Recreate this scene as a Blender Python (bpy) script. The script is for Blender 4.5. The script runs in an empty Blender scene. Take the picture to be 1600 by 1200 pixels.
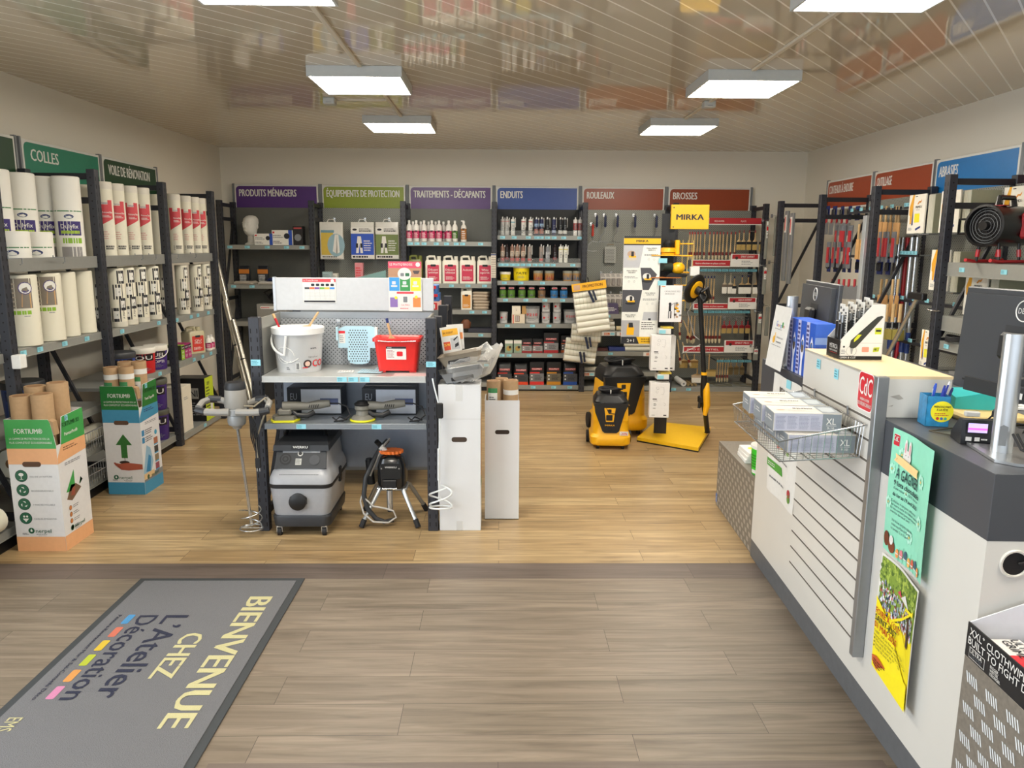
import bpy, bmesh, math, random
from mathutils import Vector, Matrix, Euler
R_ = math.radians
rnd = random.Random(7)
# ------------------------------------------------------------ camera, light, exposure
CAM_H, FPX, PITCH, YAW, ROLL = 1.68, 1195.0, 10.29, 0.98, 0.35
sc = bpy.context.scene
cd = bpy.data.cameras.new('camera'); cam = bpy.data.objects.new('camera', cd); sc.collection.objects.link(cam)
cd.sensor_width = 36.0; cd.lens = FPX / 1600 * 36; cd.clip_start = 0.05
CR = Matrix.Rotation(-R_(YAW), 3, 'Z') @ Matrix.Rotation(R_(90 - PITCH), 3, 'X') @ Matrix.Rotation(R_(ROLL), 3, 'Z')
cam.matrix_world = Matrix.Translation((0, 0, CAM_H)) @ CR.to_4x4()
sc.camera = cam
sc.view_settings.view_transform = 'Standard'; sc.view_settings.look = 'None'
sc.view_settings.exposure = 0.22; sc.view_settings.gamma = 1.0; sc.view_settings.use_curve_mapping = False
w = bpy.data.worlds.new('world'); sc.world = w; w.use_nodes = True
w.node_tree.nodes['Background'].inputs[0].default_value = (0.80, 0.90, 1.0, 1)
w.node_tree.nodes['Background'].inputs[1].default_value = 1.2
def area(name, loc, rot, sx, sy, e, col):
    l = bpy.data.lights.new(name, 'AREA'); l.shape = 'RECTANGLE'; l.size = sx; l.size_y = sy; l.energy = e; l.color = col
    o = bpy.data.objects.new(name, l); sc.collection.objects.link(o); o.location = loc; o.rotation_euler = rot
    return o
DAY_L, DAY_F, LED_E = 105, 12, 32.0
# daylight through the shopfront glazing left of and behind the photographer
area('shopfront_daylight_left', (-3.24, .95, 1.35), (0, R_(-90), 0), 2.3, 3.9, DAY_L, (0.86, 0.93, 1.0))
area('shopfront_daylight_rear', (.2, -2.16, 1.5), (R_(90), 0, 0), 3.2, 2.0, DAY_F, (0.86, 0.93, 1.0))

C = sc.collection
def P(x, y, X=None, Y=None, Z=None):
    d = CR @ Vector(((x - 800) / FPX, -(y - 600) / FPX, -1.0))
    if X is not None: t = X / d.x
    elif Y is not None: t = Y / d.y
    else: t = (Z - CAM_H) / d.z
    v = d * t; return Vector((v.x, v.y, v.z + CAM_H))
# ------------------------------------------------------------ materials
MC = {}
def lin(h):
    h = h.lstrip('#'); c = [int(h[i:i + 2], 16) / 255 for i in (0, 2, 4)]
    return tuple((x / 12.92 if x <= .04045 else ((x + .055) / 1.055) ** 2.4) for x in c) + (1,)
def nd(nt, t, **k):
    n = nt.nodes.new(t)
    for a, b in k.items(): setattr(n, a, b)
    return n
def mat(name):
    m = bpy.data.materials.new(name); m.use_nodes = True; nt = m.node_tree
    return m, nt, nt.nodes['Principled BSDF']
def M(h, rough=.5, metal=0., var=.06, bump=0., scale=40., coat=0.):
    k = (h, rough, metal, var, bump, scale, coat)
    if k in MC: return MC[k]
    m, nt, b = mat('paint_' + h.strip('#')); L = nt.links
    c = lin(h); b.inputs['Roughness'].default_value = rough; b.inputs['Metallic'].default_value = metal
    b.inputs['Coat Weight'].default_value = coat; b.inputs['Coat Roughness'].default_value = .08
    tc = nd(nt, 'ShaderNodeTexCoord'); no = nd(nt, 'ShaderNodeTexNoise'); no.inputs['Scale'].default_value = scale
    no.inputs['Detail'].default_value = 3
    L.new(tc.outputs['Object'], no.inputs['Vector'])
    mx = nd(nt, 'ShaderNodeMix', data_type='RGBA'); L.new(no.outputs['Fac'], mx.inputs['Factor'])
    mx.inputs['A'].default_value = tuple(x * (1 - var) for x in c[:3]) + (1,); mx.inputs['B'].default_value = tuple(min(1, x * (1 + var)) for x in c[:3]) + (1,)
    L.new(mx.outputs['Result'], b.inputs['Base Color'])
    if bump:
        bp = nd(nt, 'ShaderNodeBump'); bp.inputs['Strength'].default_value = bump; bp.inputs['Distance'].default_value = .004
        L.new(no.outputs['Fac'], bp.inputs['Height']); L.new(bp.outputs['Normal'], b.inputs['Normal'])
    MC[k] = m; return m
def clear(name, col, opac, rough=.05):
    k = (name, col, opac, rough)
    if k in MC: return MC[k]
    m = bpy.data.materials.new(name); m.use_nodes = True; nt = m.node_tree; L = nt.links; nt.nodes.clear()
    o = nd(nt, 'ShaderNodeOutputMaterial'); mx = nd(nt, 'ShaderNodeMixShader'); t = nd(nt, 'ShaderNodeBsdfTransparent')
    p = nd(nt, 'ShaderNodeBsdfPrincipled'); p.inputs['Base Color'].default_value = lin(col); p.inputs['Roughness'].default_value = rough
    lw = nd(nt, 'ShaderNodeLayerWeight'); lw.inputs[0].default_value = .35
    ma = nd(nt, 'ShaderNodeMath', operation='MULTIPLY_ADD'); ma.inputs[1].default_value = .6; ma.inputs[2].default_value = opac; ma.use_clamp = True
    no = nd(nt, 'ShaderNodeTexNoise'); no.inputs['Scale'].default_value = 25; bp = nd(nt, 'ShaderNodeBump'); bp.inputs['Strength'].default_value = .25
    bp.inputs['Distance'].default_value = .01
    L.new(no.outputs['Fac'], bp.inputs['Height']); L.new(bp.outputs['Normal'], p.inputs['Normal'])
    L.new(lw.outputs['Facing'], ma.inputs[0]); L.new(ma.outputs[0], mx.inputs[0]); L.new(t.outputs[0], mx.inputs[1]); L.new(p.outputs[0], mx.inputs[2])
    L.new(mx.outputs[0], o.inputs[0]); MC[k] = m; return m
def emit(name, col, s):
    m = bpy.data.materials.new(name); m.use_nodes = True; nt = m.node_tree; b = nt.nodes['Principled BSDF']
    b.inputs['Base Color'].default_value = lin(col); b.inputs['Emission Color'].default_value = lin(col); b.inputs['Emission Strength'].default_value = s
    no = nd(nt, 'ShaderNodeTexNoise'); nt.links.new(no.outputs['Fac'], b.inputs['Roughness']); return m
WHITE = M('#dededb', .5); BLACK = M('#121214', .45); DARK = M('#24252b', .5); SLATE = M('#2c2e36', .45, var=.08, scale=8)
SHELF = M('#8d8e8a', .38, .25); STEEL = M('#c9ccce', .25, .9); CHROME = M('#dcdee0', .12, 1.); GREY = M('#7c8084', .5)
KRAFT = M('#a58764', .75, var=.12, scale=60, bump=.15); KRAFTD = M('#8e6b49', .8); TAG = M('#8fd0e0', .5); YEL = M('#f5bd0a', .38, coat=.3)
RED = M('#d5202a', .4); NAVY = M('#1c2a66', .5); PAPER = M('#dfded9', .6); INK = M('#20222a', .6); WOOD = M('#c79a63', .5, var=.2, scale=12)
BRISTLE = M('#b59a5c', .85, var=.3, scale=90, bump=.5); RUB = M('#17171a', .7)
# ------------------------------------------------------------ mesh builder
GC = {}
def glyphs(s, bold=0.0, font=0):
    bold *= .55; k = (s, bold)
    if k in GC: return GC[k]
    cu = bpy.data.curves.new('t', 'FONT'); cu.body = s; cu.size = 1; cu.resolution_u = 2; cu.offset = bold; cu.fill_mode = 'FRONT'
    o = bpy.data.objects.new('t', cu); me = bpy.data.meshes.new_from_object(o)
    v = [(p.co.x, p.co.y) for p in me.vertices]; f = [tuple(p.vertices) for p in me.polygons]
    bpy.data.objects.remove(o); bpy.data.curves.remove(cu); bpy.data.meshes.remove(me)
    x0 = min([a for a, b in v] or [0]); x1 = max([a for a, b in v] or [1])
    GC[k] = (v, f, x0, x1); return GC[k]
_h = glyphs('H'); CAP = max(b for a, b in _h[0])
class Fr:                                   # a flat frame for printed artwork
    def __init__(s, o, r, u): s.o = Vector(o); s.r = Vector(r).normalized(); s.u = Vector(u).normalized(); s.n = s.r.cross(s.u)
    def __call__(s, a, b, l=1): return s.o + s.r * a + s.u * b + s.n * (.0005 * l)
class Fc:                                   # artwork wrapped on an upright cylinder, a = arc length from the front
    def __init__(s, c, rad, z0=0, ang=-90, r1=None, h=1): s.c = Vector(c); s.R = rad; s.z0 = z0; s.a = R_(ang); s.k = ((r1 or rad) - rad) / h
    def __call__(s, a, b, l=1):
        R = s.R + s.k * b + .0006 * l; t = s.a + a / s.R
        return s.c + Vector((R * math.cos(t), R * math.sin(t), s.z0 + b))
class MB:
    def __init__(s): s.v = []; s.f = []; s.fm = []; s.ms = []; s.X = None
    def mi(s, m):
        if m not in s.ms: s.ms.append(m)
        return s.ms.index(m)
    def add(s, vs, fs, m):
        b = len(s.v)
        s.v += [tuple(s.X @ Vector(p)) if s.X else tuple(p) for p in vs]
        i = s.mi(m)
        for f in fs: s.f.append([b + q for q in f]); s.fm.append(i)
        return s
    def box(s, x0, y0, z0, x1, y1, z1, m, b=0):
        if b <= 0:
            vs = [(x, y, z) for x in (x0, x1) for y in (y0, y1) for z in (z0, z1)]
            return s.add(vs, [(0, 1, 3, 2), (4, 6, 7, 5), (0, 4, 5, 1), (2, 3, 7, 6), (0, 2, 6, 4), (1, 5, 7, 3)], m)
        c = ((x0 + x1) / 2, (y0 + y1) / 2, (z0 + z1) / 2); h = (abs(x1 - x0) / 2, abs(y1 - y0) / 2, abs(z1 - z0) / 2); b = min(b, min(h) * .95)
        vs = []; ix = {}
        for sx in (-1, 1):
            for sy in (-1, 1):
                for sz in (-1, 1):
                    for a in range(3):
                        q = [h[0] - b, h[1] - b, h[2] - b]; q[a] = h[a]
                        ix[(sx, sy, sz, a)] = len(vs); vs.append((c[0] + sx * q[0], c[1] + sy * q[1], c[2] + sz * q[2]))
        fs = []
        for a in range(3):
            o = [i for i in range(3) if i != a]
            for sg in (-1, 1):
                f = []
                for p, q in ((-1, -1), (1, -1), (1, 1), (-1, 1)):
                    k = [0, 0, 0]; k[a] = sg; k[o[0]] = p; k[o[1]] = q; f.append(ix[(*k, a)])
                fs.append(f)
            for p in (-1, 1):
                for q in (-1, 1):
                    k0 = [0, 0, 0]; k0[a] = -1; k0[o[0]] = p; k0[o[1]] = q; k1 = list(k0); k1[a] = 1
                    fs.append([ix[(*k0, o[0])], ix[(*k0, o[1])], ix[(*k1, o[1])], ix[(*k1, o[0])]])
        for sx in (-1, 1):
            for sy in (-1, 1):
                for sz in (-1, 1): fs.append([ix[(sx, sy, sz, a)] for a in range(3)])
        return s.add(vs, fs, m)
    def cyl(s, p0, p1, r0, m, r1=None, n=14, cap=True):
        return s.tube([p0, p1], [r0, r0 if r1 is None else r1], m, n, cap)
    def tube(s, pts, r, m, n=8, cap=True, closed=False):
        pts = [Vector(p) for p in pts]; k = len(pts); rs = r if isinstance(r, (list, tuple)) else [r] * k
        vs = []; t0 = None; ref = None
        for i, p in enumerate(pts):
            t = (pts[(i + 1) % k] - pts[i - 1]) if closed or 0 < i < k - 1 else (pts[1] - pts[0] if i == 0 else pts[-1] - pts[-2])
            if t.length < 1e-9: t = Vector((0, 0, 1))
            t.normalize()
            if ref is None: ref = t.orthogonal().normalized()
            else:
                ref = ref - t * ref.dot(t)
                ref = ref.normalized() if ref.length > 1e-6 else t.orthogonal().normalized()
            q = t.cross(ref)
            for j in range(n):
                a = 2 * math.pi * j / n; vs.append(p + (ref * math.cos(a) + q * math.sin(a)) * rs[i])
        fs = [(i * n + j, i * n + (j + 1) % n, ((i + 1) % k) * n + (j + 1) % n, ((i + 1) % k) * n + j) for i in range(k if closed else k - 1) for j in range(n)]
        if cap and not closed: fs += [list(range(n))[::-1], [(k - 1) * n + j for j in range(n)]]
        return s.add(vs, fs, m)
    def lathe(s, prof, m, n=24, c=(0, 0, 0), sx=1, sy=1):
        vs = []; fs = []; k = len(prof)
        for r, z in prof:
            for j in range(n):
                a = 2 * math.pi * j / n; vs.append((c[0] + r * math.cos(a) * sx, c[1] + r * math.sin(a) * sy, c[2] + z))
        fs = [(i * n + j, i * n + (j + 1) % n, (i + 1) * n + (j + 1) % n, (i + 1) * n + j) for i in range(k - 1) for j in range(n)]
        if prof[0][0] > 1e-6: fs.append(list(range(n))[::-1])
        if prof[-1][0] > 1e-6: fs.append([(k - 1) * n + j for j in range(n)])
        return s.add(vs, fs, m)
    def loft(s, rings, m, cap=True):
        n = len(rings[0]); vs = [p for r in rings for p in r]; k = len(rings)
        fs = [(i * n + j, i * n + (j + 1) % n, (i + 1) * n + (j + 1) % n, (i + 1) * n + j) for i in range(k - 1) for j in range(n)]
        if cap: fs += [list(range(n))[::-1], [(k - 1) * n + j for j in range(n)]]
        return s.add(vs, fs, m)
    def prism(s, poly, a, b, m, ax='y'):     # poly in the plane across ax
        def q(p, d): return (p[0], d, p[1]) if ax == 'y' else ((d, p[0], p[1]) if ax == 'x' else (p[0], p[1], d))
        return s.loft([[q(p, a) for p in poly], [q(p, b) for p in poly]], m)
    def sphere(s, c, r, m, n=14, sc_=(1, 1, 1)):
        k = n // 2
        return s.lathe([(max(1e-7, r * math.sin(math.pi * i / k)), -r * math.cos(math.pi * i / k) * sc_[2]) for i in range(k + 1)], m, n, c, sc_[0], sc_[1])
    # printed artwork
    def poly(s, F, pts, m, l=1): return s.add([F(a, b, l) for a, b in pts], [list(range(len(pts)))], m)
    def rect(s, F, a0, b0, a1, b1, m, l=1, n=1):
        vs = []; 
        for i in range(n + 1):
            a = a0 + (a1 - a0) * i / n; vs += [F(a, b0, l), F(a, b1, l)]
        return s.add(vs, [(2 * i, 2 * i + 2, 2 * i + 3, 2 * i + 1) for i in range(n)], m)
    def rrect(s, F, a0, b0, a1, b1, r, m, l=1):
        pts = []
        for cx, cy, t in ((a1 - r, b1 - r, 0), (a0 + r, b1 - r, 90), (a0 + r, b0 + r, 180), (a1 - r, b0 + r, 270)):
            for q in range(5): pts.append((cx + r * math.cos(R_(t + 22.5 * q)), cy + r * math.sin(R_(t + 22.5 * q))))
        return s.poly(F, pts, m, l)
    def disc(s, F, a, b, r, m, l=1, n=16, ry=None):
        return s.poly(F, [(a + r * math.cos(2 * math.pi * i / n), b + (ry or r) * math.sin(2 * math.pi * i / n)) for i in range(n)], m, l)
    def txt(s, F, t, a, b, h, m, w=None, al='l', bold=0.0, l=2, sx=None, rot=0):
        if isinstance(F, Fc): l += 3
        if bold:
            for q in (-.5, .5): s.txt(F, t, a + q * bold * h * .9 * math.cos(R_(rot)), b + q * bold * h * .9 * math.sin(R_(rot)), h, m, w, al, 0, l + q + .5 - (3 if isinstance(F, Fc) else 0), sx, rot)
            return s
        v, f, x0, x1 = glyphs(t, bold); k = h / CAP; kx = k * .8 if sx is None else k * sx
        if w: kx = w / max(1e-6, x1 - x0)
        W = (x1 - x0) * kx; off = {'l': 0, 'c': -W / 2, 'r': -W}[al]; c, sn = math.cos(R_(rot)), math.sin(R_(rot)); out = []
        for p in v:
            u, q = (p[0] - x0) * kx + off, p[1] * k
            out.append(F(a + u * c - q * sn, b + u * sn + q * c, l))
        return s.add(out, f, m)
    def greek(s, F, a0, b0, a1, b1, rows, m, l=2, seed=1, fill=.45):   # small print too fine to read
        g = random.Random(seed); dh = (b1 - b0) / rows; fs = []; vs = []
        for r in range(rows):
            a = a0; y = b1 - dh * (r + .5); end = a0 + (a1 - a0) * g.uniform(.7, 1)
            while a < end:
                ln = (a1 - a0) * g.uniform(.06, .16); e = min(a + ln, end); k = len(vs)
                vs += [F(a, y - dh * fill / 2, l), F(e, y - dh * fill / 2, l), F(e, y + dh * fill / 2, l), F(a, y + dh * fill / 2, l)]; fs.append((k, k + 1, k + 2, k + 3)); a = e + (a1 - a0) * .03
        return s.add(vs, fs, m)
    def mesh(s, name, ang=35):
        me = bpy.data.meshes.new(name); me.from_pydata([tuple(p) for p in s.v], [], s.f)
        for m in s.ms: me.materials.append(m)
        me.polygons.foreach_set('material_index', s.fm)
        bm = bmesh.new(); bm.from_mesh(me); bmesh.ops.recalc_face_normals(bm, faces=bm.faces); bm.to_mesh(me); bm.free()
        me.polygons.foreach_set('use_smooth', [True] * len(me.polygons)); me.set_sharp_from_angle(angle=R_(ang)); me.update(); return me
    def obj(s, name, parent=None, loc=None, rot=None, label=None):
        o = bpy.data.objects.new(name, s.mesh(name)); C.objects.link(o); o.parent = parent
        if loc: o.location = loc
        if rot: o.rotation_euler = rot
        if label: o['label'] = label
        return o
def tag(o, label, cat, group=None):
    o['label'] = label; o['category'] = cat
    if group: o['group'] = group
    return o
def thing(name, label, cat, loc=(0, 0, 0), rz=0, group=None, rot=None):
    o = bpy.data.objects.new(name, None); C.objects.link(o); o.empty_display_size = .05
    o.location = loc; o.rotation_euler = rot if rot else (0, 0, rz); return tag(o, label, cat, group)
def struct(mb, name, loc=None, rot=None):
    o = mb.obj(name, None, loc, rot); o['kind'] = 'structure'; return o
def kids(o): return [c for c in ALLK.get(o.name, [])]
def dup(root, loc=None, rz=None, label=None, group=None, scale=None, rot=None):
    def rec(o, par):
        c = o.copy(); C.objects.link(c)
        if par: c.parent = par
        for ch in o.children: rec(ch, c)
        return c
    r = rec(root, None)
    if loc is not None: r.location = loc
    if rz is not None: r.rotation_euler = (0, 0, rz)
    if rot is not None: r.rotation_euler = rot
    if label: r['label'] = label
    if group: r['group'] = group
    if scale: r.scale = scale if isinstance(scale, (tuple, list)) else (scale,) * 3
    return r
ORD = ['', 'second ', 'third ', 'fourth ', 'fifth ', 'sixth ', 'seventh ', 'eighth ', 'ninth ', 'tenth ', 'eleventh ', 'twelfth ', '13th ', '14th ', '15th ', '16th ', '17th ', '18th ', '19th ', '20th ']
def nth(i, n, end='left'):
    o = 'right' if end == 'left' else 'left'
    if i == 0: return end + 'most'
    if i == n - 1: return o + 'most'
    return ORD[i] + 'from ' + end
def place(protos, spots, desc, where, group, rz=0, first=True, end='left', jit=0):
    """protos: one prototype or a list; each spot (x,y,z[,rz]); the first use of a prototype moves it, later ones copy it"""
    n = len(spots)
    for i, sp in enumerate(spots):
        p = protos[i] if isinstance(protos, list) else protos
        d = desc[i] if isinstance(desc, list) else desc
        lab = '%s, %s %s' % (d, nth(i, n, end), where) if n > 1 else '%s %s' % (d, where)
        z = (sp[3] if len(sp) > 3 else rz) + rnd.uniform(-jit, jit)
        if not p.get('used'):
            p['used'] = 1; p.location = sp[:3]; p.rotation_euler[2] = z; p['label'] = lab; p['group'] = group
        else: dup(p, sp[:3], z, lab, group)
# ------------------------------------------------------------ the room
XL, XR, YB, YF, ZC, SEAM = -3.28, 3.65, 9.34, -2.2, 2.785, 3.865
def plankmat(name, c1, c2, cm, width, row, grain, rough, dark, offx=0.0):
    m, nt, b = mat(name); L = nt.links
    tc = nd(nt, 'ShaderNodeTexCoord'); mp = nd(nt, 'ShaderNodeMapping'); mp.inputs['Location'].default_value = (offx, 0, 0)
    br = nd(nt, 'ShaderNodeTexBrick'); br.offset = .37; br.inputs['Scale'].default_value = 1; br.inputs['Brick Width'].default_value = width
    br.inputs['Row Height'].default_value = row; br.inputs['Mortar Size'].default_value = .0012; br.inputs['Mortar Smooth'].default_value = .3; br.inputs['Bias'].default_value = 0
    br.inputs['Color1'].default_value = lin(c1); br.inputs['Color2'].default_value = lin(c2); br.inputs['Mortar'].default_value = lin(cm)
    L.new(tc.outputs['Object'], mp.inputs[0]); L.new(mp.outputs[0], br.inputs['Vector'])
    g = nd(nt, 'ShaderNodeMapping'); g.inputs['Scale'].default_value = (1.6, 26, 1); L.new(mp.outputs[0], g.inputs[0])
    # each plank gets its own grain: shift by the plank colour
    va = nd(nt, 'ShaderNodeVectorMath', operation='MULTIPLY_ADD'); L.new(br.outputs['Color'], va.inputs[0]); va.inputs[1].default_value = (31, 17, 5); L.new(g.outputs[0], va.inputs[2])
    n1 = nd(nt, 'ShaderNodeTexNoise'); n1.inputs['Scale'].default_value = 1.1; n1.inputs['Detail'].default_value = 8; n1.inputs['Roughness'].default_value = .62; n1.inputs['Distortion'].default_value = .8
    L.new(va.outputs[0], n1.inputs['Vector'])
    r1 = nd(nt, 'ShaderNodeValToRGB'); e = r1.color_ramp.elements; e[0].position = .30; e[1].position = .72
    e[0].color = (dark, dark * .93, dark * .86, 1); e[1].color = (1.18, 1.16, 1.13, 1); L.new(n1.outputs['Fac'], r1.inputs[0])
    n2 = nd(nt, 'ShaderNodeTexNoise'); n2.inputs['Scale'].default_value = 2.2; n2.inputs['Detail'].default_value = 2; k = nd(nt, 'ShaderNodeMapping'); k.inputs['Scale'].default_value = (1.2, 5, 1)
    L.new(mp.outputs[0], k.inputs[0]); L.new(k.outputs[0], n2.inputs['Vector'])
    r2 = nd(nt, 'ShaderNodeValToRGB'); e = r2.color_ramp.elements; e[0].position = .24; e[0].color = (.62, .56, .5, 1); e[1].position = .40; e[1].color = (1, 1, 1, 1); L.new(n2.outputs['Fac'], r2.inputs[0])
    m1 = nd(nt, 'ShaderNodeMix', data_type='RGBA', blend_type='MULTIPLY'); m1.inputs['Factor'].default_value = grain; L.new(br.outputs['Color'], m1.inputs['A']); L.new(r1.outputs[0], m1.inputs['B'])
    m2 = nd(nt, 'ShaderNodeMix', data_type='RGBA', blend_type='MULTIPLY'); m2.inputs['Factor'].default_value = .5; L.new(m1.outputs['Result'], m2.inputs['A']); L.new(r2.outputs[0], m2.inputs['B'])
    L.new(m2.outputs['Result'], b.inputs['Base Color']); b.inputs['Roughness'].default_value = rough
    bp = nd(nt, 'ShaderNodeBump'); bp.inputs['Strength'].default_value = .25; bp.inputs['Distance'].default_value = .002; L.new(n1.outputs['Fac'], bp.inputs['Height']); L.new(bp.outputs[0], b.inputs['Normal'])
    return m
OAK = plankmat('oak_planks', '#bba47d', '#a38963', '#4b3c2a', 1.25, .150, .95, .36, .46)
GPL = plankmat('grey_planks', '#7f7467', '#756b5e', '#3d352e', 1.30, .185, .95, .42, .50, .35)
GPD = plankmat('dark_planks', '#665b54', '#5c524c', '#3a342f', 1.60, .30, .8, .45, .6)
f = MB().box(XL - .1, SEAM, -.1, XR + .1, YB + .1, 0, OAK); struct(f, 'floor')
f = MB().box(XL - .1, YF, -.1, XR + .1, SEAM - .19, 0, GPL); struct(f, 'floor')
f = MB().box(XL - .1, SEAM - .19, -.1, XR + .1, SEAM, .0005, GPD); struct(f, 'trim_1')
f = MB().box(-.95, 2.06, 0, 1.28, 2.262, .0008, GPD); f.box(XL, 2.06, 0, -1.83, 2.262, .0008, GPD); struct(f, 'trim_2')
def wallmat():
    m, nt, b = mat('cream_plaster'); L = nt.links; tc = nd(nt, 'ShaderNodeTexCoord'); n = nd(nt, 'ShaderNodeTexNoise'); n.inputs['Scale'].default_value = .9; n.inputs['Detail'].default_value = 4
    L.new(tc.outputs['Object'], n.inputs['Vector']); r = nd(nt, 'ShaderNodeValToRGB'); r.color_ramp.elements[0].color = lin('#e6e1d4'); r.color_ramp.elements[1].color = lin('#ece8dc')
    L.new(n.outputs['Fac'], r.inputs[0]); L.new(r.outputs[0], b.inputs['Base Color']); b.inputs['Roughness'].default_value = .8
    n2 = nd(nt, 'ShaderNodeTexNoise'); n2.inputs['Scale'].default_value = 120; L.new(tc.outputs['Object'], n2.inputs['Vector']); bp = nd(nt, 'ShaderNodeBump'); bp.inputs['Strength'].default_value = .08
    L.new(n2.outputs['Fac'], bp.inputs['Height']); L.new(bp.outputs[0], b.inputs['Normal']); return m
WALL = wallmat()
struct(MB().box(XL - .12, YB, -.05, XR + .12, YB + .12, ZC + .1, WALL), 'wall_back')
struct(MB().box(XL - .12, 3.05, -.05, XL, YB, ZC + .1, WALL).box(XL - .12, YF, -.05, XL, -1.1, ZC + .1, WALL).box(XL - .12, -1.1, 2.55, XL, 3.05, ZC + .1, WALL).box(XL - .12, -1.1, -.05, XL, 1.0, .15, WALL), 'wall_left')
struct(MB().box(XR, YF, -.05, XR + .12, YB, ZC + .1, WALL), 'wall_right')
f = MB().box(XL, YF - .12, -.05, -2.7, YF, ZC, WALL).box(3.1, YF - .12, -.05, XR, YF, ZC, WALL).box(-2.7, YF - .12, 2.55, 3.1, YF, ZC, WALL).box(-2.7, YF - .12, -.05, -.6, YF, .4, WALL).box(1.2, YF - .12, -.05, 3.1, YF, .4, WALL)
struct(f, 'wall_front')
f = MB()
for a, b_, z in ((-2.7, -.6, .4), (-.6, 1.2, 0), (1.2, 3.1, .4)):
    f.box(a, YF - .09, z, a + .06, YF - .03, 2.55, SLATE); f.box(b_ - .06, YF - .09, z, b_, YF - .03, 2.55, SLATE); f.box(a, YF - .09, z, b_, YF - .03, z + .07, SLATE); f.box(a, YF - .09, 2.48, b_, YF - .03, 2.55, SLATE)
struct(f, 'window_1')
f = MB()
for a, b_, z in ((-1.1, 1.0, .15), (1.0, 2.0, 0), (2.0, 3.05, 0)):
    f.box(XL - .09, a, z, XL - .05, a + .05, 2.55, SLATE); f.box(XL - .09, b_ - .05, z, XL - .05, b_, 2.55, SLATE); f.box(XL - .09, a, z, XL - .05, b_, z + .06, SLATE); f.box(XL - .09, a, 2.49, XL - .05, b_, 2.55, SLATE)
struct(f, 'window_2')
# lacquered ceiling strips running diagonally
def ceilmat():
    m, nt, b = mat('lacquered_ceiling'); L = nt.links; tc = nd(nt, 'ShaderNodeTexCoord'); mp = nd(nt, 'ShaderNodeMapping'); mp.inputs['Rotation'].default_value = (0, 0, -R_(50.9)); L.new(tc.outputs['Object'], mp.inputs[0])
    sp = nd(nt, 'ShaderNodeSeparateXYZ'); L.new(mp.outputs[0], sp.inputs[0])
    d = nd(nt, 'ShaderNodeMath', operation='DIVIDE'); L.new(sp.outputs['Y'], d.inputs[0]); d.inputs[1].default_value = .1235
    fr = nd(nt, 'ShaderNodeMath', operation='FRACT'); L.new(d.outputs[0], fr.inputs[0]); fl = nd(nt, 'ShaderNodeMath', operation='FLOOR'); L.new(d.outputs[0], fl.inputs[0])
    li = nd(nt, 'ShaderNodeMath', operation='LESS_THAN'); L.new(fr.outputs[0], li.inputs[0]); li.inputs[1].default_value = .08
    # butt joints, stepping from strip to strip
    j = nd(nt, 'ShaderNodeMath', operation='MULTIPLY_ADD'); L.new(fl.outputs[0], j.inputs[0]); j.inputs[1].default_value = .107; L.new(sp.outputs['X'], j.inputs[2])
    j2 = nd(nt, 'ShaderNodeMath', operation='DIVIDE'); L.new(j.outputs[0], j2.inputs[0]); j2.inputs[1].default_value = 4.0
    j3 = nd(nt, 'ShaderNodeMath', operation='FRACT'); L.new(j2.outputs[0], j3.inputs[0]); j4 = nd(nt, 'ShaderNodeMath', operation='LESS_THAN'); L.new(j3.outputs[0], j4.inputs[0]); j4.inputs[1].default_value = .0012
    mxx = nd(nt, 'ShaderNodeMath', operation='MAXIMUM'); L.new(li.outputs[0], mxx.inputs[0]); L.new(j4.outputs[0], mxx.inputs[1])
    mx = nd(nt, 'ShaderNodeMix', data_type='RGBA'); L.new(mxx.outputs[0], mx.inputs['Factor']); mx.inputs['A'].default_value = lin('#cbbfa9'); mx.inputs['B'].default_value = lin('#fdf8ec'); L.new(mx.outputs['Result'], b.inputs['Base Color'])
    b.inputs['Roughness'].default_value = .05; b.inputs['IOR'].default_value = 1.7
    n = nd(nt, 'ShaderNodeTexNoise'); n.inputs['Scale'].default_value = 1; mp2 = nd(nt, 'ShaderNodeMapping'); mp2.inputs['Scale'].default_value = (1.4, 5, 1); L.new(mp.outputs[0], mp2.inputs[0])
    cb = nd(nt, 'ShaderNodeCombineXYZ'); L.new(fl.outputs[0], cb.inputs['Z']); ad = nd(nt, 'ShaderNodeVectorMath', operation='MULTIPLY_ADD'); L.new(cb.outputs[0], ad.inputs[0]); ad.inputs[1].default_value = (0, 0, 1.37); L.new(mp2.outputs[0], ad.inputs[2]); L.new(ad.outputs[0], n.inputs['Vector'])
    bp = nd(nt, 'ShaderNodeBump'); bp.inputs['Strength'].default_value = .3; bp.inputs['Distance'].default_value = .005; L.new(n.outputs['Fac'], bp.inputs['Height'])
    b2 = nd(nt, 'ShaderNodeBump'); b2.inputs['Strength'].default_value = .6; b2.inputs['Distance'].default_value = .004; b2.invert = True; L.new(mxx.outputs[0], b2.inputs['Height']); L.new(bp.outputs[0], b2.inputs['Normal'])
    L.new(b2.outputs[0], b.inputs['Normal']); return m
struct(MB().box(XL, YF, ZC, XR, YB, ZC + .1, ceilmat()), 'ceiling')
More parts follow.
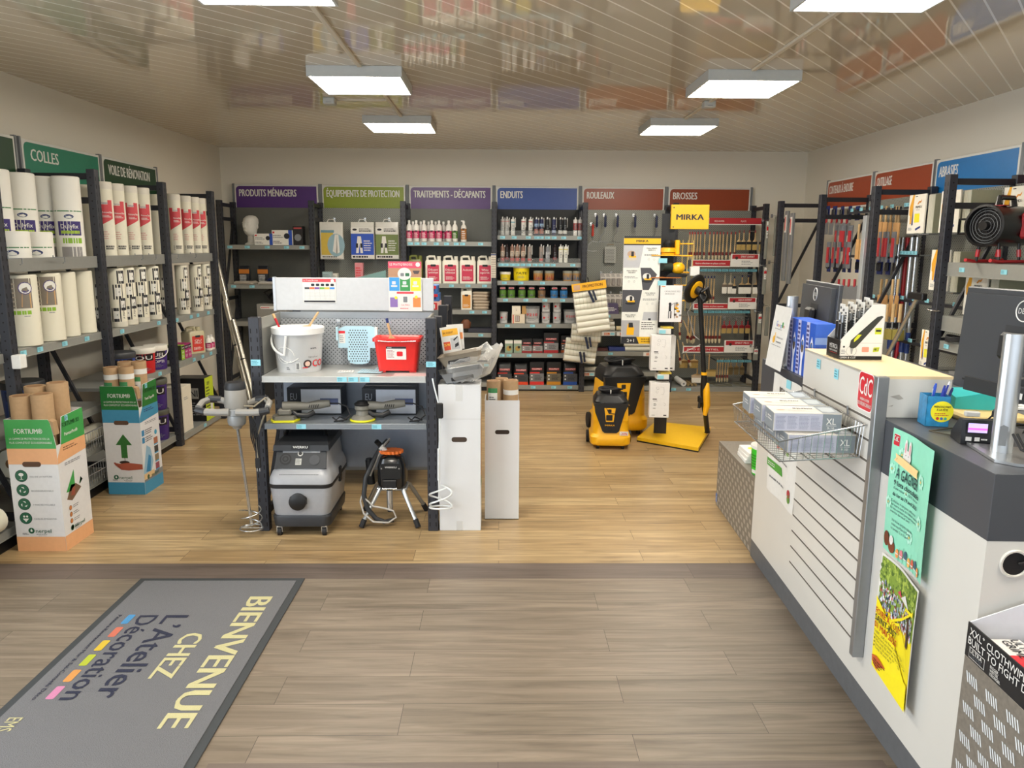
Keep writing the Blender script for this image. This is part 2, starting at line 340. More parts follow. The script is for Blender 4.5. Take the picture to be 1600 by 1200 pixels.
# LED panels in surface frames
FRW = M('#b9bcba', .4); LED = emit('led_diffuser', '#fff6e6', LED_E)
def make_led(loc):
    t = thing('ceiling_light', '', 'ceiling light', loc)
    m = MB(); w_ = .3; h_ = .065
    for a, b_, c_, d_ in ((-w_, -w_, w_, -w_ + .012), (-w_, w_ - .012, w_, w_), (-w_, -w_ + .012, -w_ + .012, w_ - .012), (w_ - .012, -w_ + .012, w_, w_ - .012)): m.box(a, b_, 0, c_, d_, h_, FRW)
    m.box(-w_ + .012, -w_ + .012, .02, w_ - .012, w_ - .012, .03, FRW); m.obj('frame', t)
    MB().box(-w_ + .012, -w_ + .012, .004, w_ - .012, w_ - .012, .016, LED).obj('diffuser', t); return t
cols = (-.92, 1.62); rows_ = (7.28, 5.40, 3.36, 1.3)
rn = ('in the row nearest the back wall', 'in the middle row', 'cut off by the top of the photo', 'behind the viewer')
L0 = None
for j, y in enumerate(rows_):
    for i, x in enumerate(cols):
        xx = x + ((0.02, .0), (0, 0), (-.1, -.02), (-.1, 0))[j][i]
        if L0 is None: L0 = make_led((xx, y, ZC - .066)); o = L0
        else: o = dup(L0, (xx, y, ZC - .066))
        o['label'] = 'square LED ceiling panel, %s one %s' % (('left', 'right')[i], rn[j]); o['group'] = 'LED ceiling panels'
TRK = M('#cfc6b4', .45)
for x, y0, y1, s in ((-.88, 3.66, 5.08, 'left'), (-.86, 5.72, 6.96, 'left'), (1.6, 3.68, 5.08, 'right'), (1.62, 5.72, 6.96, 'right')):
    m = MB().box(x - .014, y0, ZC - .016, x + .014, y1, ZC - .0002, TRK, .003)
    tag(m.obj('cable_trunking'), 'cream cable trunking on ceiling between the %s %s panels' % (s, 'front' if y0 < 5 else 'rear'), 'cable trunking', 'ceiling cable trunking')
m = MB().box(-1.27, 6.24, ZC - .012, -.88, 6.262, ZC - .0002, TRK); tag(m.obj('cable_trunking'), 'short cream trunking running sideways to the left ceiling box', 'cable trunking')
for x, y, s in ((-1.31, 6.2, 'left'), (1.62, 6.2, 'right')):
    m = MB().box(x - .045, y - .045, ZC - .05, x + .045, y + .045, ZC - .0002, FRW, .006); m.rect(Fr((x, y - .0451, ZC - .05), (1, 0, 0), (0, 0, 1)), -.02, .012, .02, .016, GREY)
    tag(m.obj('junction_box'), 'small white junction box on the ceiling, %s one' % s, 'junction box', 'ceiling junction boxes')
# ------------------------------------------------------------ door mat
m = MB(); MATG = M('#626265', .95, var=.22, bump=.9, scale=260); MATE = M('#2f3336', .7)
mx0, mx1, my0, my1 = -1.815, -.985, 1.75, 3.672
m.box(mx0, my0, .001, mx1, my1, .006, MATE, .002).obj
t = thing('door_mat', 'grey entrance mat with dark rubber edge, cream welcome lettering and coloured squares', 'door mat', (0, 0, 0))
m.obj('rubber_edge', t)
m = MB().box(mx0 + .035, my0 + .035, .004, mx1 - .035, my1 - .035, .0085, MATG)
F = Fr((mx0, my1, .0087), (0, -1, 0), (1, 0, 0))     # a runs toward the viewer, b runs right
CRM = M('#b3ad82', .95, bump=.8, scale=260); NV = M('#1d2136', .95, bump=.8, scale=260)
def T_(s, a0, a1, b, h, mm, bold=.02): m.txt(F, s, a0, b, h, mm, w=a1 - a0, bold=bold)
def ft(x, y): p = P(x, y, Z=.009); return (my1 - p.y, p.x - mx0)
T_('BIENVENUE', .222, 1.232, .622, .108, CRM, .13); T_('CHEZ', .57, .92, .449, .092, CRM, .10)
T_("L’Atelier", .405, 1.05, .300, .104, NV, .06); T_('Décoration', .405, 1.062, .183, .084, NV, .05)
for i, h in enumerate(('#3f7fae', '#b4614c', '#bba02a', '#9ea82a', '#bb8242', '#b57395')):
    a = .397 + .115 * i; m.rrect(F, a, .129, a + .086, .161, .008, M(h, .95, bump=.8, scale=260), 2)
T_('Peinture-Revêtement Mur & Sol-Conseils Déco', .40, 1.062, .083, .016, NV, .01); T_('EMS', 1.17, 1.25, .07, .05, CRM, .02)
m.obj('carpet', t)
# ------------------------------------------------------------ shelving
SLOT = M('#0b0b0d', .8); EDGEL = M('#93948f', .38, .2)
def post(m, x, y, h, face=-1):
    """perforated slate upright, outer face toward -y (face -1) or +y"""
    m.box(x - .03, y - .0275, 0, x + .03, y + .0275, h, SLATE, .003)
    F = Fr((x, y + face * .0275, 0), (-face, 0, 0), (0, 0, 1)); n = int((h - .04) / .05)
    for k in range(n):
        z = .03 + k * .05
        for a, dz in ((-.018, 0), (.018, 0)): m.rect(F, a - .003, z + dz, a + .003, z + .026, SLOT)
    m.rect(F, -.008, .0, -.0075, h, DARK); m.rect(F, .0075, .0, .008, h, DARK)
    for sx in (-1, 1):
        G = Fr((x + sx * .03, y, 0), (0, sx, 0), (0, 0, 1))
        for k in range(n): m.disc(G, 0, .05 + k * .05, .005, SLOT, 1, 6)
def frame_part(parent, x, depth, h, name='upright'):
    for y in (.0275, depth - .0275):
        m = MB(); post(m, x, y, h); m.obj(name, parent)
    m = MB()
    for z in (h - .045, h - .2, h * .49, .14): m.box(x - .012, .05, z - .02, x + .012, depth - .05, z + .02, DARK)
    for za, zb in ((h * .49 + .03, h - .22), (h * .49 - .03, .16)):
        m.tube([(x, .06, za if za > 1.0 and zb > 1.0 else zb), (x, depth - .06, zb if za > 1.0 and zb > 1.0 else za)], .016, DARK, 4)
    m.obj('cross_brace', parent)
def mk_tag(sh, x, z, y=-.0035, w=.055):
    m = MB().box(-w / 2, -.0012, -.014, w / 2, .0012, .014, TAG); F = Fr((0, -.0014, 0), (1, 0, 0), (0, 0, 1)); m.greek(F, -w * .42, -.010, w * .2, .010, 3, M('#3b7f93', .6), 1, 3)
    return m
TAGME = mk_tag(None, 0, 0).mesh('price_label')
def shelf(bay, w, depth, z, y0=.045, lip=.05, tags=(), m_=None, basket=False):
    e_ = m_ or EDGEL; m_ = m_ or SHELF; m = MB().box(.032, y0, z - lip, w - .032, y0 + .004, z, e_, .0015)
    m.box(.032, y0 + .003, z - .024, w - .032, depth - .01, z, m_)
    m.box(.032, y0 - .004, z - lip, w - .032, y0, z - lip + .004, e_)
    o = m.obj('shelf', bay)
    for t_ in tags:
        c = bpy.data.objects.new('price_label', TAGME); C.objects.link(c); c.parent = o; c.location = (t_, y0 - .003, z - lip / 2)
    return o
def pegpanel(bay, w, depth, z0, z1, name='pegboard'):
    m = MB().box(.032, depth - .06, z0, w - .032, depth - .05, z1, PEG); m.obj(name, bay)
def pegmat(base='#8b8d86'):
    m, nt, b = mat('perforated_sheet'); L = nt.links; tc = nd(nt, 'ShaderNodeTexCoord'); sp = nd(nt, 'ShaderNodeSeparateXYZ'); L.new(tc.outputs['Object'], sp.inputs[0])
    def fr(o, k, off=0):
        a = nd(nt, 'ShaderNodeMath', operation='MULTIPLY_ADD'); L.new(o, a.inputs[0]); a.inputs[1].default_value = 1 / k; a.inputs[2].default_value = off
        f = nd(nt, 'ShaderNodeMath', operation='FRACT'); L.new(a.outputs[0], f.inputs[0]); s = nd(nt, 'ShaderNodeMath', operation='SUBTRACT'); L.new(f.outputs[0], s.inputs[0]); s.inputs[1].default_value = .5
        q = nd(nt, 'ShaderNodeMath', operation='POWER'); ab = nd(nt, 'ShaderNodeMath', operation='ABSOLUTE'); L.new(s.outputs[0], ab.inputs[0]); L.new(ab.outputs[0], q.inputs[0]); q.inputs[1].default_value = 2; return q
    outs = []
    for off in (0, .5):
        a, c = fr(sp.outputs['X'], .025, off), fr(sp.outputs['Z'], .025, off); s = nd(nt, 'ShaderNodeMath', operation='ADD'); L.new(a.outputs[0], s.inputs[0]); L.new(c.outputs[0], s.inputs[1])
        l = nd(nt, 'ShaderNodeMath', operation='LESS_THAN'); L.new(s.outputs[0], l.inputs[0]); l.inputs[1].default_value = .02; outs.append(l)
    mxm = nd(nt, 'ShaderNodeMath', operation='MAXIMUM'); L.new(outs[0].outputs[0], mxm.inputs[0]); L.new(outs[1].outputs[0], mxm.inputs[1])
    mx = nd(nt, 'ShaderNodeMix', data_type='RGBA'); L.new(mxm.outputs[0], mx.inputs['Factor']); mx.inputs['A'].default_value = lin(base); mx.inputs['B'].default_value = lin('#26272a'); L.new(mx.outputs['Result'], b.inputs['Base Color'])
    b.inputs['Roughness'].default_value = .45; b.inputs['Metallic'].default_value = .2; return m
PEG = pegmat()
HR = 2.155
def bay(label, loc, rz, w, shelves, back='plain', left=False, depth=.5, h=HR, group=None, right=True):
    b = thing('shelving_bay', label, 'shelving', loc, rz, group)
    if left: frame_part(b, 0, depth, h)
    if right: frame_part(b, w, depth, h)
    if back in ('plain', 'dark'): MB().box(.032, depth - .03, .1, w - .032, depth - .02, h - .06, M('#252625' if back == 'dark' else '#63645f', .5, .2)).obj('back_panel', b)  # 'dark': shade between the filler shelves painted into the panel colour
    elif back == 'peg': pegpanel(b, w, depth, .1, h - .06)
    MB().box(.032, .06, 0, w - .032, .075, max(.012, min(s_[0] for s_ in shelves) - .03), BLACK).obj('plinth', b)
    for s_ in shelves: shelf(b, w, depth, s_[0], tags=s_[1], lip=s_[2] if len(s_) > 2 else .05, y0=s_[3] if len(s_) > 3 else .045)
    return b
# back wall bays
BX0, BW, BYF = -3.12, 1.02, 8.75
def bz(y, x=600): return P(x, y, Y=BYF + .045).z
def tg(*px): return [P(x, 400, Y=BYF).x - BX0 for x in px]
def bt(i, *px): return [P(x, 450, Y=BYF).x - (BX0 + BW * i) for x in px]
backdef = [
 ('bay under the purple household products sign', 'plain', [(1.665, bt(0, 361, 388, 419, 449, 473)), (1.225, bt(0, 363, 392, 428)), (.80, ()), (.1, ())]),
 ('bay under the lime green protection equipment sign', 'peg', [(1.25, bt(1, 515, 560, 610)), (.9, ()), (.5, ()), (.1, ())]),
 ('bay under the purple treatments and strippers sign', 'plain', [(1.715, bt(2, 642, 652, 663, 682, 698, 713, 723, 751)), (1.245, bt(2, 705, 731, 757)), (.945, bt(2, 737, 757)), (.68, bt(2, 751)), (.33, bt(2, 760)), (.1, ())]),
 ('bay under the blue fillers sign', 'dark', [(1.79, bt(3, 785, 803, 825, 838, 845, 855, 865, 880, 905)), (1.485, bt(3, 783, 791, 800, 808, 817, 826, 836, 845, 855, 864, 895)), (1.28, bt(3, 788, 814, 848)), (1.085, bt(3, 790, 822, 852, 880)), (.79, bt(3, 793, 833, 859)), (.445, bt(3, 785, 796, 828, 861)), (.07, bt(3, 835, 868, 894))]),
 ('bay under the rust red rollers sign', 'peg', [(.905, bt(4, 952)), (.71, ()), (.47, bt(4, 930, 958)), (.23, ()), (.06, ())]),
 ('bay under the rust red brushes sign', 'peg', [(.05, bt(5, 1061, 1085, 1111))]),
]
for i, (d, bk, sh) in enumerate(backdef):
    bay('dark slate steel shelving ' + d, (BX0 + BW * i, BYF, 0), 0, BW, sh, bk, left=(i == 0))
# left wall bays: local x runs away from the viewer
LY = [3.17, 4.21, 5.255, 6.30, 7.34]; LXF = -2.66
ldef = [('nearest bay on the left wall, mostly outside the photo', [(1.56, ()), (1.08, ()), (.62, ()), (.12, ())]),
 ('bay of large white rolls on the left wall', [(1.54, (), .022), (1.085, (.14, .30, .56, .82)), (.60, ()), (.34, ()), (.12, ())]),
 ('middle bay of red labelled rolls on the left wall', [(1.54, (), .022), (1.08, (.25, .85)), (.68, (.5, .8)), (.1, (.55,))]),
 ('farthest bay on the left wall, beside the corner', [(1.54, (), .022), (1.07, (.15, .45, .6, .85)), (.69, (.1, .45, .65, .85)), (.06, (.1, .6))])]
for i, (d, sh) in enumerate(ldef):
    b = bay('dark slate shelving, ' + d, (LXF, LY[i], 0), R_(90), LY[i + 1] - LY[i], sh, None, left=(i == 0))
    if i: MB().box(.032, .028, 1.515, LY[i + 1] - LY[i] - .032, .044, 1.592, SHELF, .003).obj('retaining_rail', b)
# right wall bays: local x runs toward the viewer
RXF = 2.95; RY = [8.25, 7.19, 6.17, 5.155, 4.1]
rdef = [('bay beside the back right corner, side frames open', None, [(.1, ())]), ('bay under the filling knives sign on the right wall', 'peg', [(.1, ())]),
 ('bay under the tools sign on the right wall', 'peg', [(.1, ())]),
 ('bay under the blue abrasives sign on the right wall', 'peg', [(1.585, (.2, .62), .09), (1.23, (), .1), (1.06, (.12,), .06), (.75, (.14, .27), .05), (.1, ())])]
for i, (d, bk, sh) in enumerate(rdef):
    bay('dark slate shelving, ' + d, (RXF, RY[i], 0), R_(-90), RY[i] - RY[i + 1], sh, bk, left=(i == 0))
# ------------------------------------------------------------ department signs
def sign(text, col, loc, rz, w, label, ta, th=.078, rear=True, tw=None, cov=0):
    t = thing('department_sign', label, 'sign', loc, rz, 'department signs above the shelving')
    m = MB().box(0, -.008, 0, w, .008, .30, M('#d9d9d4', .45), .002); m.obj('board', t)
    m = MB(); F = Fr((0, -.0085, 0), (1, 0, 0), (0, 0, 1)); c = M(col, .35)
    pts = [(.018, .018), (w - .058, .018)] + [(w - .058 + .04 * math.sin(R_(q)), .058 - .04 * math.cos(R_(q))) for q in (30, 60, 90)] + [(w - .018, .282), (.058, .282)] + [(.058 - .04 * math.sin(R_(q)), .242 + .04 * math.cos(R_(q))) for q in (30, 60, 90)]
    m.poly(F, pts, c, 1); text and m.txt(F, text, ta, .166, th, M('#e6e6e0', .5), w=tw, bold=.07, l=2, sx=.62); m.obj('printed_panel', t)
    for x in (-.014, w + .014):
        MB().box(x - .01, -.01, -.06, x + .01, .02, .31, GREY).obj('holder_bracket', t)
    return t
for i, (s, c, tw, d) in enumerate((('PRODUITS MÉNAGERS', '#55307a', .665, 'purple household products sign with pale capitals, leftmost on the back wall'), ('ÉQUIPEMENTS DE PROTECTION', '#8b9c22', .85, 'lime green protection equipment sign on the back wall'),
   ('TRAITEMENTS - DÉCAPANTS', '#5b3b78', .84, 'purple treatments and strippers sign above the solvent bottles'), ('ENDUITS', '#34519b', .26, 'blue fillers sign above the cartridges on the back wall'),
   ('ROULEAUX', '#93401f', .32, 'rust red rollers sign on the back wall'), ('BROSSES', '#93401f', .285, 'rust red brushes sign behind the yellow brand board'))):
    sign(s, c, (BX0 + BW * i + .015, 9.27, 2.06), 0, .975, d, .055, tw=tw)
for s, c, y0, w_, tw, th, d in (('COLLES', '#1f7d63', 5.235, 1.0, .33, .076, 'teal green glues sign high on the left wall'), ('VOILE DE RÉNOVATION', '#1c4226', 6.28, .98, .74, .078, 'dark green renovation veil sign on the left wall, nearest the corner'),
    ('', '#1c4226', 4.19, .97, .3, .09, 'dark green sign cut off at the left edge of the photo')):
    sign(s, c, (-3.18, y0 + .09, 2.06), R_(90), w_, d, .09, tw=tw, th=th)
for s, c, y0, w_, tw, d in (('COUTEAUX À ENDUIRE', '#9a4122', 8.17, .98, .55, 'rust red filling knives sign on the right wall, nearest the corner'), ('OUTILLAGE', '#9a4122', 7.14, .97, .27, 'rust red tools sign in the middle of the right wall'),
    ('ABRASIFS', '#1273b8', 6.13, 1.0, .25, 'bright blue abrasives sign on the right wall'), ('', '#9a4122', 5.08, .98, .3, 'rust red sign cut off at the right edge of the photo')):
    sign(s, c, (3.47, y0 + .09, 2.06), R_(-90), w_, d, .05, tw=tw)
# ------------------------------------------------------------ the sales counter (local frame: u into the counter, v away from the viewer)
KX = Matrix.Translation((1.296, 1.902, 0)) @ Matrix.Rotation(R_(-2.6), 4, 'Z')
def K(u, v, z=0): return KX @ Vector((u, v, z))
KR = R_(-2.6)
LAM = M('#cfcec9', .32, var=.03, scale=6); ANTH = M('#45484e', .38, var=.05, scale=10); CREAM = M('#e3cfa6', .35, var=.05, scale=5); ALU = M('#9a9da0', .32, .7)
ct = thing('sales_counter', 'white laminate sales counter with charcoal top and slatted front panel', 'counter', K(0, 0), KR)
m = MB().box(0, 0, .10, .72, 2.07, .915, LAM); m.obj('body_panel', ct)
MB().box(.0005, .0005, .001, .72, 2.069, .10, M('#5a5d61', .5, var=.2, scale=30)).obj('kick_board', ct)
MB().box(-.001, -.001, .915, .74, 2.072, 1.1, ANTH, .001).obj('worktop_band', ct)
m = MB(); F = Fr((0, -.0015, 0), (1, 0, 0), (0, 0, 1)); m.disc(F, .078, .853, .034, BLACK, 1, 24); m.tube([F(.078 + .036 * math.cos(R_(a)), .853 + .036 * math.sin(R_(a)), 2) for a in range(0, 360, 15)], .0045, M('#cfccc4', .4), 6, closed=True); m.obj('cable_grommet', ct)
m = MB().box(-.030, .664, .215, -.0015, 1.37, 1.245, LAM)
F = Fr((-.0305, 0, 0), (0, -1, 0), (0, 0, 1))
for k in range(12): z = 1.088 - .0745 * k; m.rect(F, -1.37, z - .0045, -.664, z + .0045, M('#5b5650', .7), 1); m.rect(F, -1.37, z + .0045, -.664, z + .0065, M('#efeeea', .3), 2)
m.obj('slat_panel', ct)
m = MB().box(-.040, .630, .215, -.0005, .662, 1.247, ALU, .002); m.obj('edge_profile', ct)
m = MB().box(-.0005, .662, 1.101, .225, 1.37, 1.236, LAM).box(-.03, .662, 1.236, .23, 1.375, 1.246, CREAM); F = Fr((0, .6615, 1.1), (1, 0, 0), (0, 0, 1)); sc2 = M('#a3a09a', .8)
m.poly(F, [(.02, .075), (.05, .082), (.066, .068), (.05, .064)], sc2); m.poly(F, [(.016, .04), (.034, .046), (.03, .04)], sc2); m.obj('raised_display_box', ct)
m = MB(); F = Fr((-.0312, 0, 0), (0, -1, 0), (0, 0, 1))
for v, z in ((1.22, 1.205), (1.03, 1.195)): m.rect(F, -v, z - .02, -v + .042, z + .02, TAG, 2); m.greek(F, -v + .005, z - .015, -v + .035, z + .015, 3, M('#3b7f93', .6), 3)
m.obj('price_label', ct)
CDC = M('#c8202f', .4)
def cdc(m, F, a, b, s, sub=True):
    m.rrect(F, a, b, a + s, b + s * 1.1, s * .16, M('#f3eeee', .4), 1); m.rrect(F, a + s * .03, b + s * .03, a + s * .97, b + s * 1.07, s * .14, CDC, 2)
    m.txt(F, 'CdC', a + s * .1, b + s * .45, s * .5, WHITE, w=s * .82, bold=.05, l=3)
    if sub: m.txt(F, 'ADHÉRENT AU SYSTÈME', a + s * .2, b + s * .28, s * .07, WHITE, w=s * .6, l=3, bold=.02); m.txt(F, 'LES CHÈQUES CADEAUX', a + s * .07, b + s * .13, s * .1, WHITE, w=s * .86, l=3, bold=.03)
m = MB(); cdc(m, F, -.80, 1.108, .125); tag(m.obj('sticker', None, K(0, 0), (0, 0, KR)), 'red and white rounded gift cheque sticker on the counter slat panel', 'sticker')
# posters on the front
def curl(o, wd, amt=.02, k=2.2):
    def F(a, b, l=1): c = amt * max(0, a / wd) ** 3 + .004 * math.sin(a * 22 + b * 6) + .0045; return Vector((o[0] - .0011 * l - c, o[1] - a, o[2] + b))
    return F
def sheet(m, F, w, h, mt, n=10, l=0):
    for i in range(n):
        for j in range(6): m.add([F(w * i / n, h * j / 6, l), F(w * (i + 1) / n, h * j / 6, l), F(w * (i + 1) / n, h * (j + 1) / 6, l), F(w * i / n, h * (j + 1) / 6, l)], [(0, 1, 2, 3)], mt)
MINT = M('#8fdcc0', .45); DKT = M('#1c3a40', .6)
m = MB(); W_, H_ = .30, .42; F = curl((-.002, .552, .672), W_); sheet(m, F, W_, H_, MINT)
cdc(m, F, .012, .365, .035, False)
LF = M('#b8f0dc', .5)
def daisy(a, b, r):
    for k in range(7):
        t = 2 * math.pi * k / 7; m.disc(F, a + r * .6 * math.cos(t), b + r * .6 * math.sin(t), r * .24, LF, 2, 8, r * .3)
    m.disc(F, a, b, r * .16, M('#f4d37a', .5), 3, 8)
for a, b, r in ((.07, .345, .026), (.225, .30, .028), (.022, .285, .022), (.02, .17, .024), (.235, .17, .028), (.17, .10, .026), (.12, .23, .014)): daisy(a, b, r)
m.disc(F, .105, .345, .026, WHITE, 4, 16, .022); m.disc(F, .092, .375, .009, WHITE, 4, 12, .026); m.disc(F, .120, .375, .009, WHITE, 4, 12, .026)
m.disc(F, .092, .373, .004, M('#e9a0ac', .5), 5, 8, .018); m.disc(F, .120, .373, .004, M('#e9a0ac', .5), 5, 8, .018)
m.disc(F, .097, .35, .002, INK, 5, 6); m.disc(F, .114, .35, .002, INK, 5, 6)
m.poly(F, [(.035, .318), (.20, .302), (.195, .318), (.205, .33), (.04, .343), (.045, .33)], M('#f4cf92', .5), 6); m.txt(F, 'À TOUS LES GOURMANDS', .05, .322, .010, INK, w=.135, l=7, rot=-4)
m.txt(F, 'À GAGNER', .05, .262, .036, DKT, w=.15, bold=.04, l=3); m.txt(F, '9 lots chocolatés', .045, .238, .017, DKT, w=.17, bold=.02, l=3)
m.txt(F, 'd’une valeur de 100 € chacun', .045, .224, .009, DKT, w=.16, l=3); m.txt(F, 'du 1er au 19 avril 2025', .045, .202, .012, DKT, w=.16, bold=.02, l=3)
for k, (s, wd) in enumerate((('Collectez 4 tampons différents', .16), ('sur votre carte de fidélité auprès', .18), ('de nos commerçants participants', .17), ('avant le dix-neuf avril', .12))): m.txt(F, s, .04, .18 - k * .012, .008, DKT, w=wd, l=3)
for k, (s, wd) in enumerate((('Une fois les tampons collectés,', .13), ('rendez-vous Place du Marché', .12), ('les samedis 12 et 19 avril !', .11))): m.txt(F, s, .055, .117 - k * .014, .009, DKT, w=wd, l=3)
m.disc(F, .03, .045, .020, M('#6b3320', .4), 3, 14, .026); m.disc(F, .07, .03, .022, M('#7b3d26', .4), 3, 14, .022); m.disc(F, .068, .052, .013, WHITE, 4, 12, .016)
for k, c in enumerate(('#e79a5c', '#d9828c', '#3f5f72', '#e8b25c', '#d0614d', '#42607a', '#e79a5c')):
    a = .11 + k * .025; m.disc(F, a, .022 + .006 * (k % 3), .010, M(c, .5), 3, 12, .016); m.rect(F, a - .009, .02, a + .009, .024, WHITE, 4); m.rect(F, a + .011, .0, a + .013, .045 + .01 * (k % 2), M('#3f8a6a', .5), 3)
t = tag(m.obj('poster', None, K(0, 0), (0, 0, KR)), 'mint green Easter prize draw poster with a white rabbit on the counter front', 'poster')
m = MB(); F = curl((-.002, .548, .235), W_, .024); sheet(m, F, W_, H_, WHITE)
YP = M('#f2e11c', .45); m.rect(F, .008, .008, W_ - .008, .24, YP, 1, 8)
g = random.Random(5); GR = [M(c, .6) for c in ('#7f9a3c', '#55722c', '#a3b94e')]; CRW = [M(c, .6) for c in ('#e8e9ec', '#3d4a63', '#8c96a8', '#b5483f', '#2b2f38', '#c9d3e2')]
m.rect(F, .008, .24, W_ - .008, H_ - .008, GR[0], 1, 8)
for k in range(260):
    a = g.uniform(.012, W_ - .016); b = g.uniform(.33, .408); m.disc(F, a, b, g.uniform(.004, .010), GR[g.randrange(3)], 2, 6)
for k in range(330):
    a = g.uniform(.012, W_ - .02); b = g.uniform(.222, .33 - a * .12); m.rect(F, a, b, a + g.uniform(.003, .008), b + g.uniform(.006, .016), CRW[g.randrange(6)], 3)
m.poly(F, [(.16, .33), (.20, .355), (.24, .325)], WHITE, 4); m.poly(F, [(.13, .335), (.15, .35), (.17, .33)], M('#c9485c', .5), 4); m.rect(F, .235, .20, .255, .33, M('#4a3524', .7), 4)
m.poly(F, [(.008, .10), (.008, .262), (.05, .235), (.10, .215), (.135, .17), (.17, .135), (.22, .10)] + [(.26, .09), (.292, .10), (.292, .008), (.008, .008)], YP, 5)
for pts in ([(.008, .262), (.09, .212), (.19, .27), (.292, .34)], [(.10, .212), (.17, .24), (.24, .19), (.285, .12)], [(.19, .27), (.22, .32), (.292, .33)]):
    for k in range(len(pts) - 1):
        (a, b), (c, d) = pts[k], pts[k + 1]; m.poly(F, [(a, b - .005), (c, d - .005), (c, d + .005), (a, b + .005)], YP, 6)
OR = M('#c4471e', .5); m.txt(F, 'FOIRE À TOUT', .015, .208, .021, OR, w=.17, bold=.04, l=7); m.txt(F, 'SAINT-JUST', .015, .183, .021, INK, w=.145, bold=.04, l=7); m.txt(F, '01 MAI 2025', .015, .158, .021, OR, w=.15, bold=.04, l=7)
for k, (s, wd) in enumerate((('TARIF : 20€ les 5m et 30€ les 10m', .21), ('Inscriptions au foyer rural de Saint-Just', .25), ('Mercredi 23 avril de 17h à 19h', .18), ('Samedi 26 avril de 10h à 12h', .17), ('Lundi 28 avril de 17h à 19h', .16))): m.txt(F, s, .015 if k < 2 else .035, .140 - k * .0135, .0085, INK, w=wd, l=7)
for k in range(3): m.disc(F, .022, .117 - k * .0135, .004, INK, 7, 8)
m.poly(F, [(.012, .05), (.05, .062), (.12, .05), (.20, .045), (.21, .03), (.15, .02), (.05, .016), (.015, .03)], M('#c7602a', .6), 7)
m.greek(F, .03, .022, .19, .05, 3, M('#5b1d10', .6), 8); m.rect(F, .22, .06, .232, .09, RED, 7); m.disc(F, .25, .05, .014, M('#b5753a', .6), 7, 12, .009); m.rect(F, .24, .012, .275, .04, M('#4a86b5', .5), 7); m.disc(F, .25, .024, .008, M('#8fc04a', .5), 8); m.disc(F, .265, .028, .006, M('#c05a8a', .5), 8)
tag(m.obj('poster', None, K(0, 0), (0, 0, KR)), 'yellow village flea market poster below the mint poster', 'poster')
m = MB(); F = curl((-.002, 1.845, .465), .42, .006); sheet(m, F, .42, .60, WHITE)
m.txt(F, 'REKUPO', .10, .49, .055, INK, w=.19, bold=.03, l=2); m.rect(F, .215, .56, .27, .60, TAG, 3); m.greek(F, .10, .44, .30, .47, 2, M('#88898c', .6), 2, 4)
for k, c in enumerate(('#c9403a', '#e2c33a', '#2b2f38', '#7fae45')): m.rect(F, .12 + k * .055, .24 + .01 * (k % 2), .15 + k * .055, .29, M(c, .5), 2)
m.greek(F, .07, .19, .36, .205, 1, GREY, 2, 7); m.poly(F, [(.0, .125), (.0, .165), (.21, .165), (.23, .125)], M('#4d9a3c', .5), 2); m.greek(F, .02, .135, .2, .155, 2, WHITE, 3, 8)
m.greek(F, .05, .07, .3, .09, 1, GREY, 2, 9); m.disc(F, .35, .08, .02, M('#a8323c', .5), 2); m.disc(F, .355, .055, .02, M('#5a8a3c', .5), 2)
tag(m.obj('poster', None, K(0, 0), (0, 0, KR)), 'white recycling notice at the far end of the counter front, behind the basket', 'poster')
# wire basket on the slats
WIRE = M('#b9bbbd', .25, .9)
m = MB(); v0, v1, u0, u1, zb, zt = .70, 1.345, -.335, -.036, .925, 1.0; zk = 1.065
rimt = [(u1, v0, zk), (u0, v0, zt), (u0, v1, zt), (u1, v1, zk)]; m.tube(rimt, .0035, WIRE, 6, closed=True)
rb = [(u1 - .01, v0 + .01, zb + .02), (u0 + .01, v0 + .01, zb), (u0 + .01, v1 - .01, zb), (u1 - .01, v1 - .01, zb + .02)]; m.tube(rb, .003, WIRE, 6, closed=True)
for k in range(27):
    v = v0 + .012 + (v1 - v0 - .024) * k / 26; m.tube([(u0, v, zt), (u0 + .01, v, zb), (u1 - .01, v, zb + .02), (u1, v, zk)], .0014, WIRE, 4)
for k in range(1, 13):
    u = u0 + (u1 - u0) * k / 13; ztt = zt + (zk - zt) * k / 13; zbb = zb + .02 * k / 13
    for v, s in ((v0, 1), (v1, -1)): m.tube([(u, v, ztt), (u, v + s * .01, zbb)], .0014, WIRE, 4)
    if k % 3 == 0: m.tube([(u, v0 + .01, zbb), (u, v1 - .01, zbb)], .0016, WIRE, 4)
for v in (.86, 1.2): m.tube([(u1, v, zk), (u1 - .004, v, 1.1)], .004, WIRE, 6)
tag(m.obj('wire_basket', None, K(0, 0), (0, 0, KR)), 'chrome wire basket hooked on the counter slats, full of glove boxes', 'basket')
GBG = M('#7c858d', .4); GBL = M('#b3b5c6', .4)
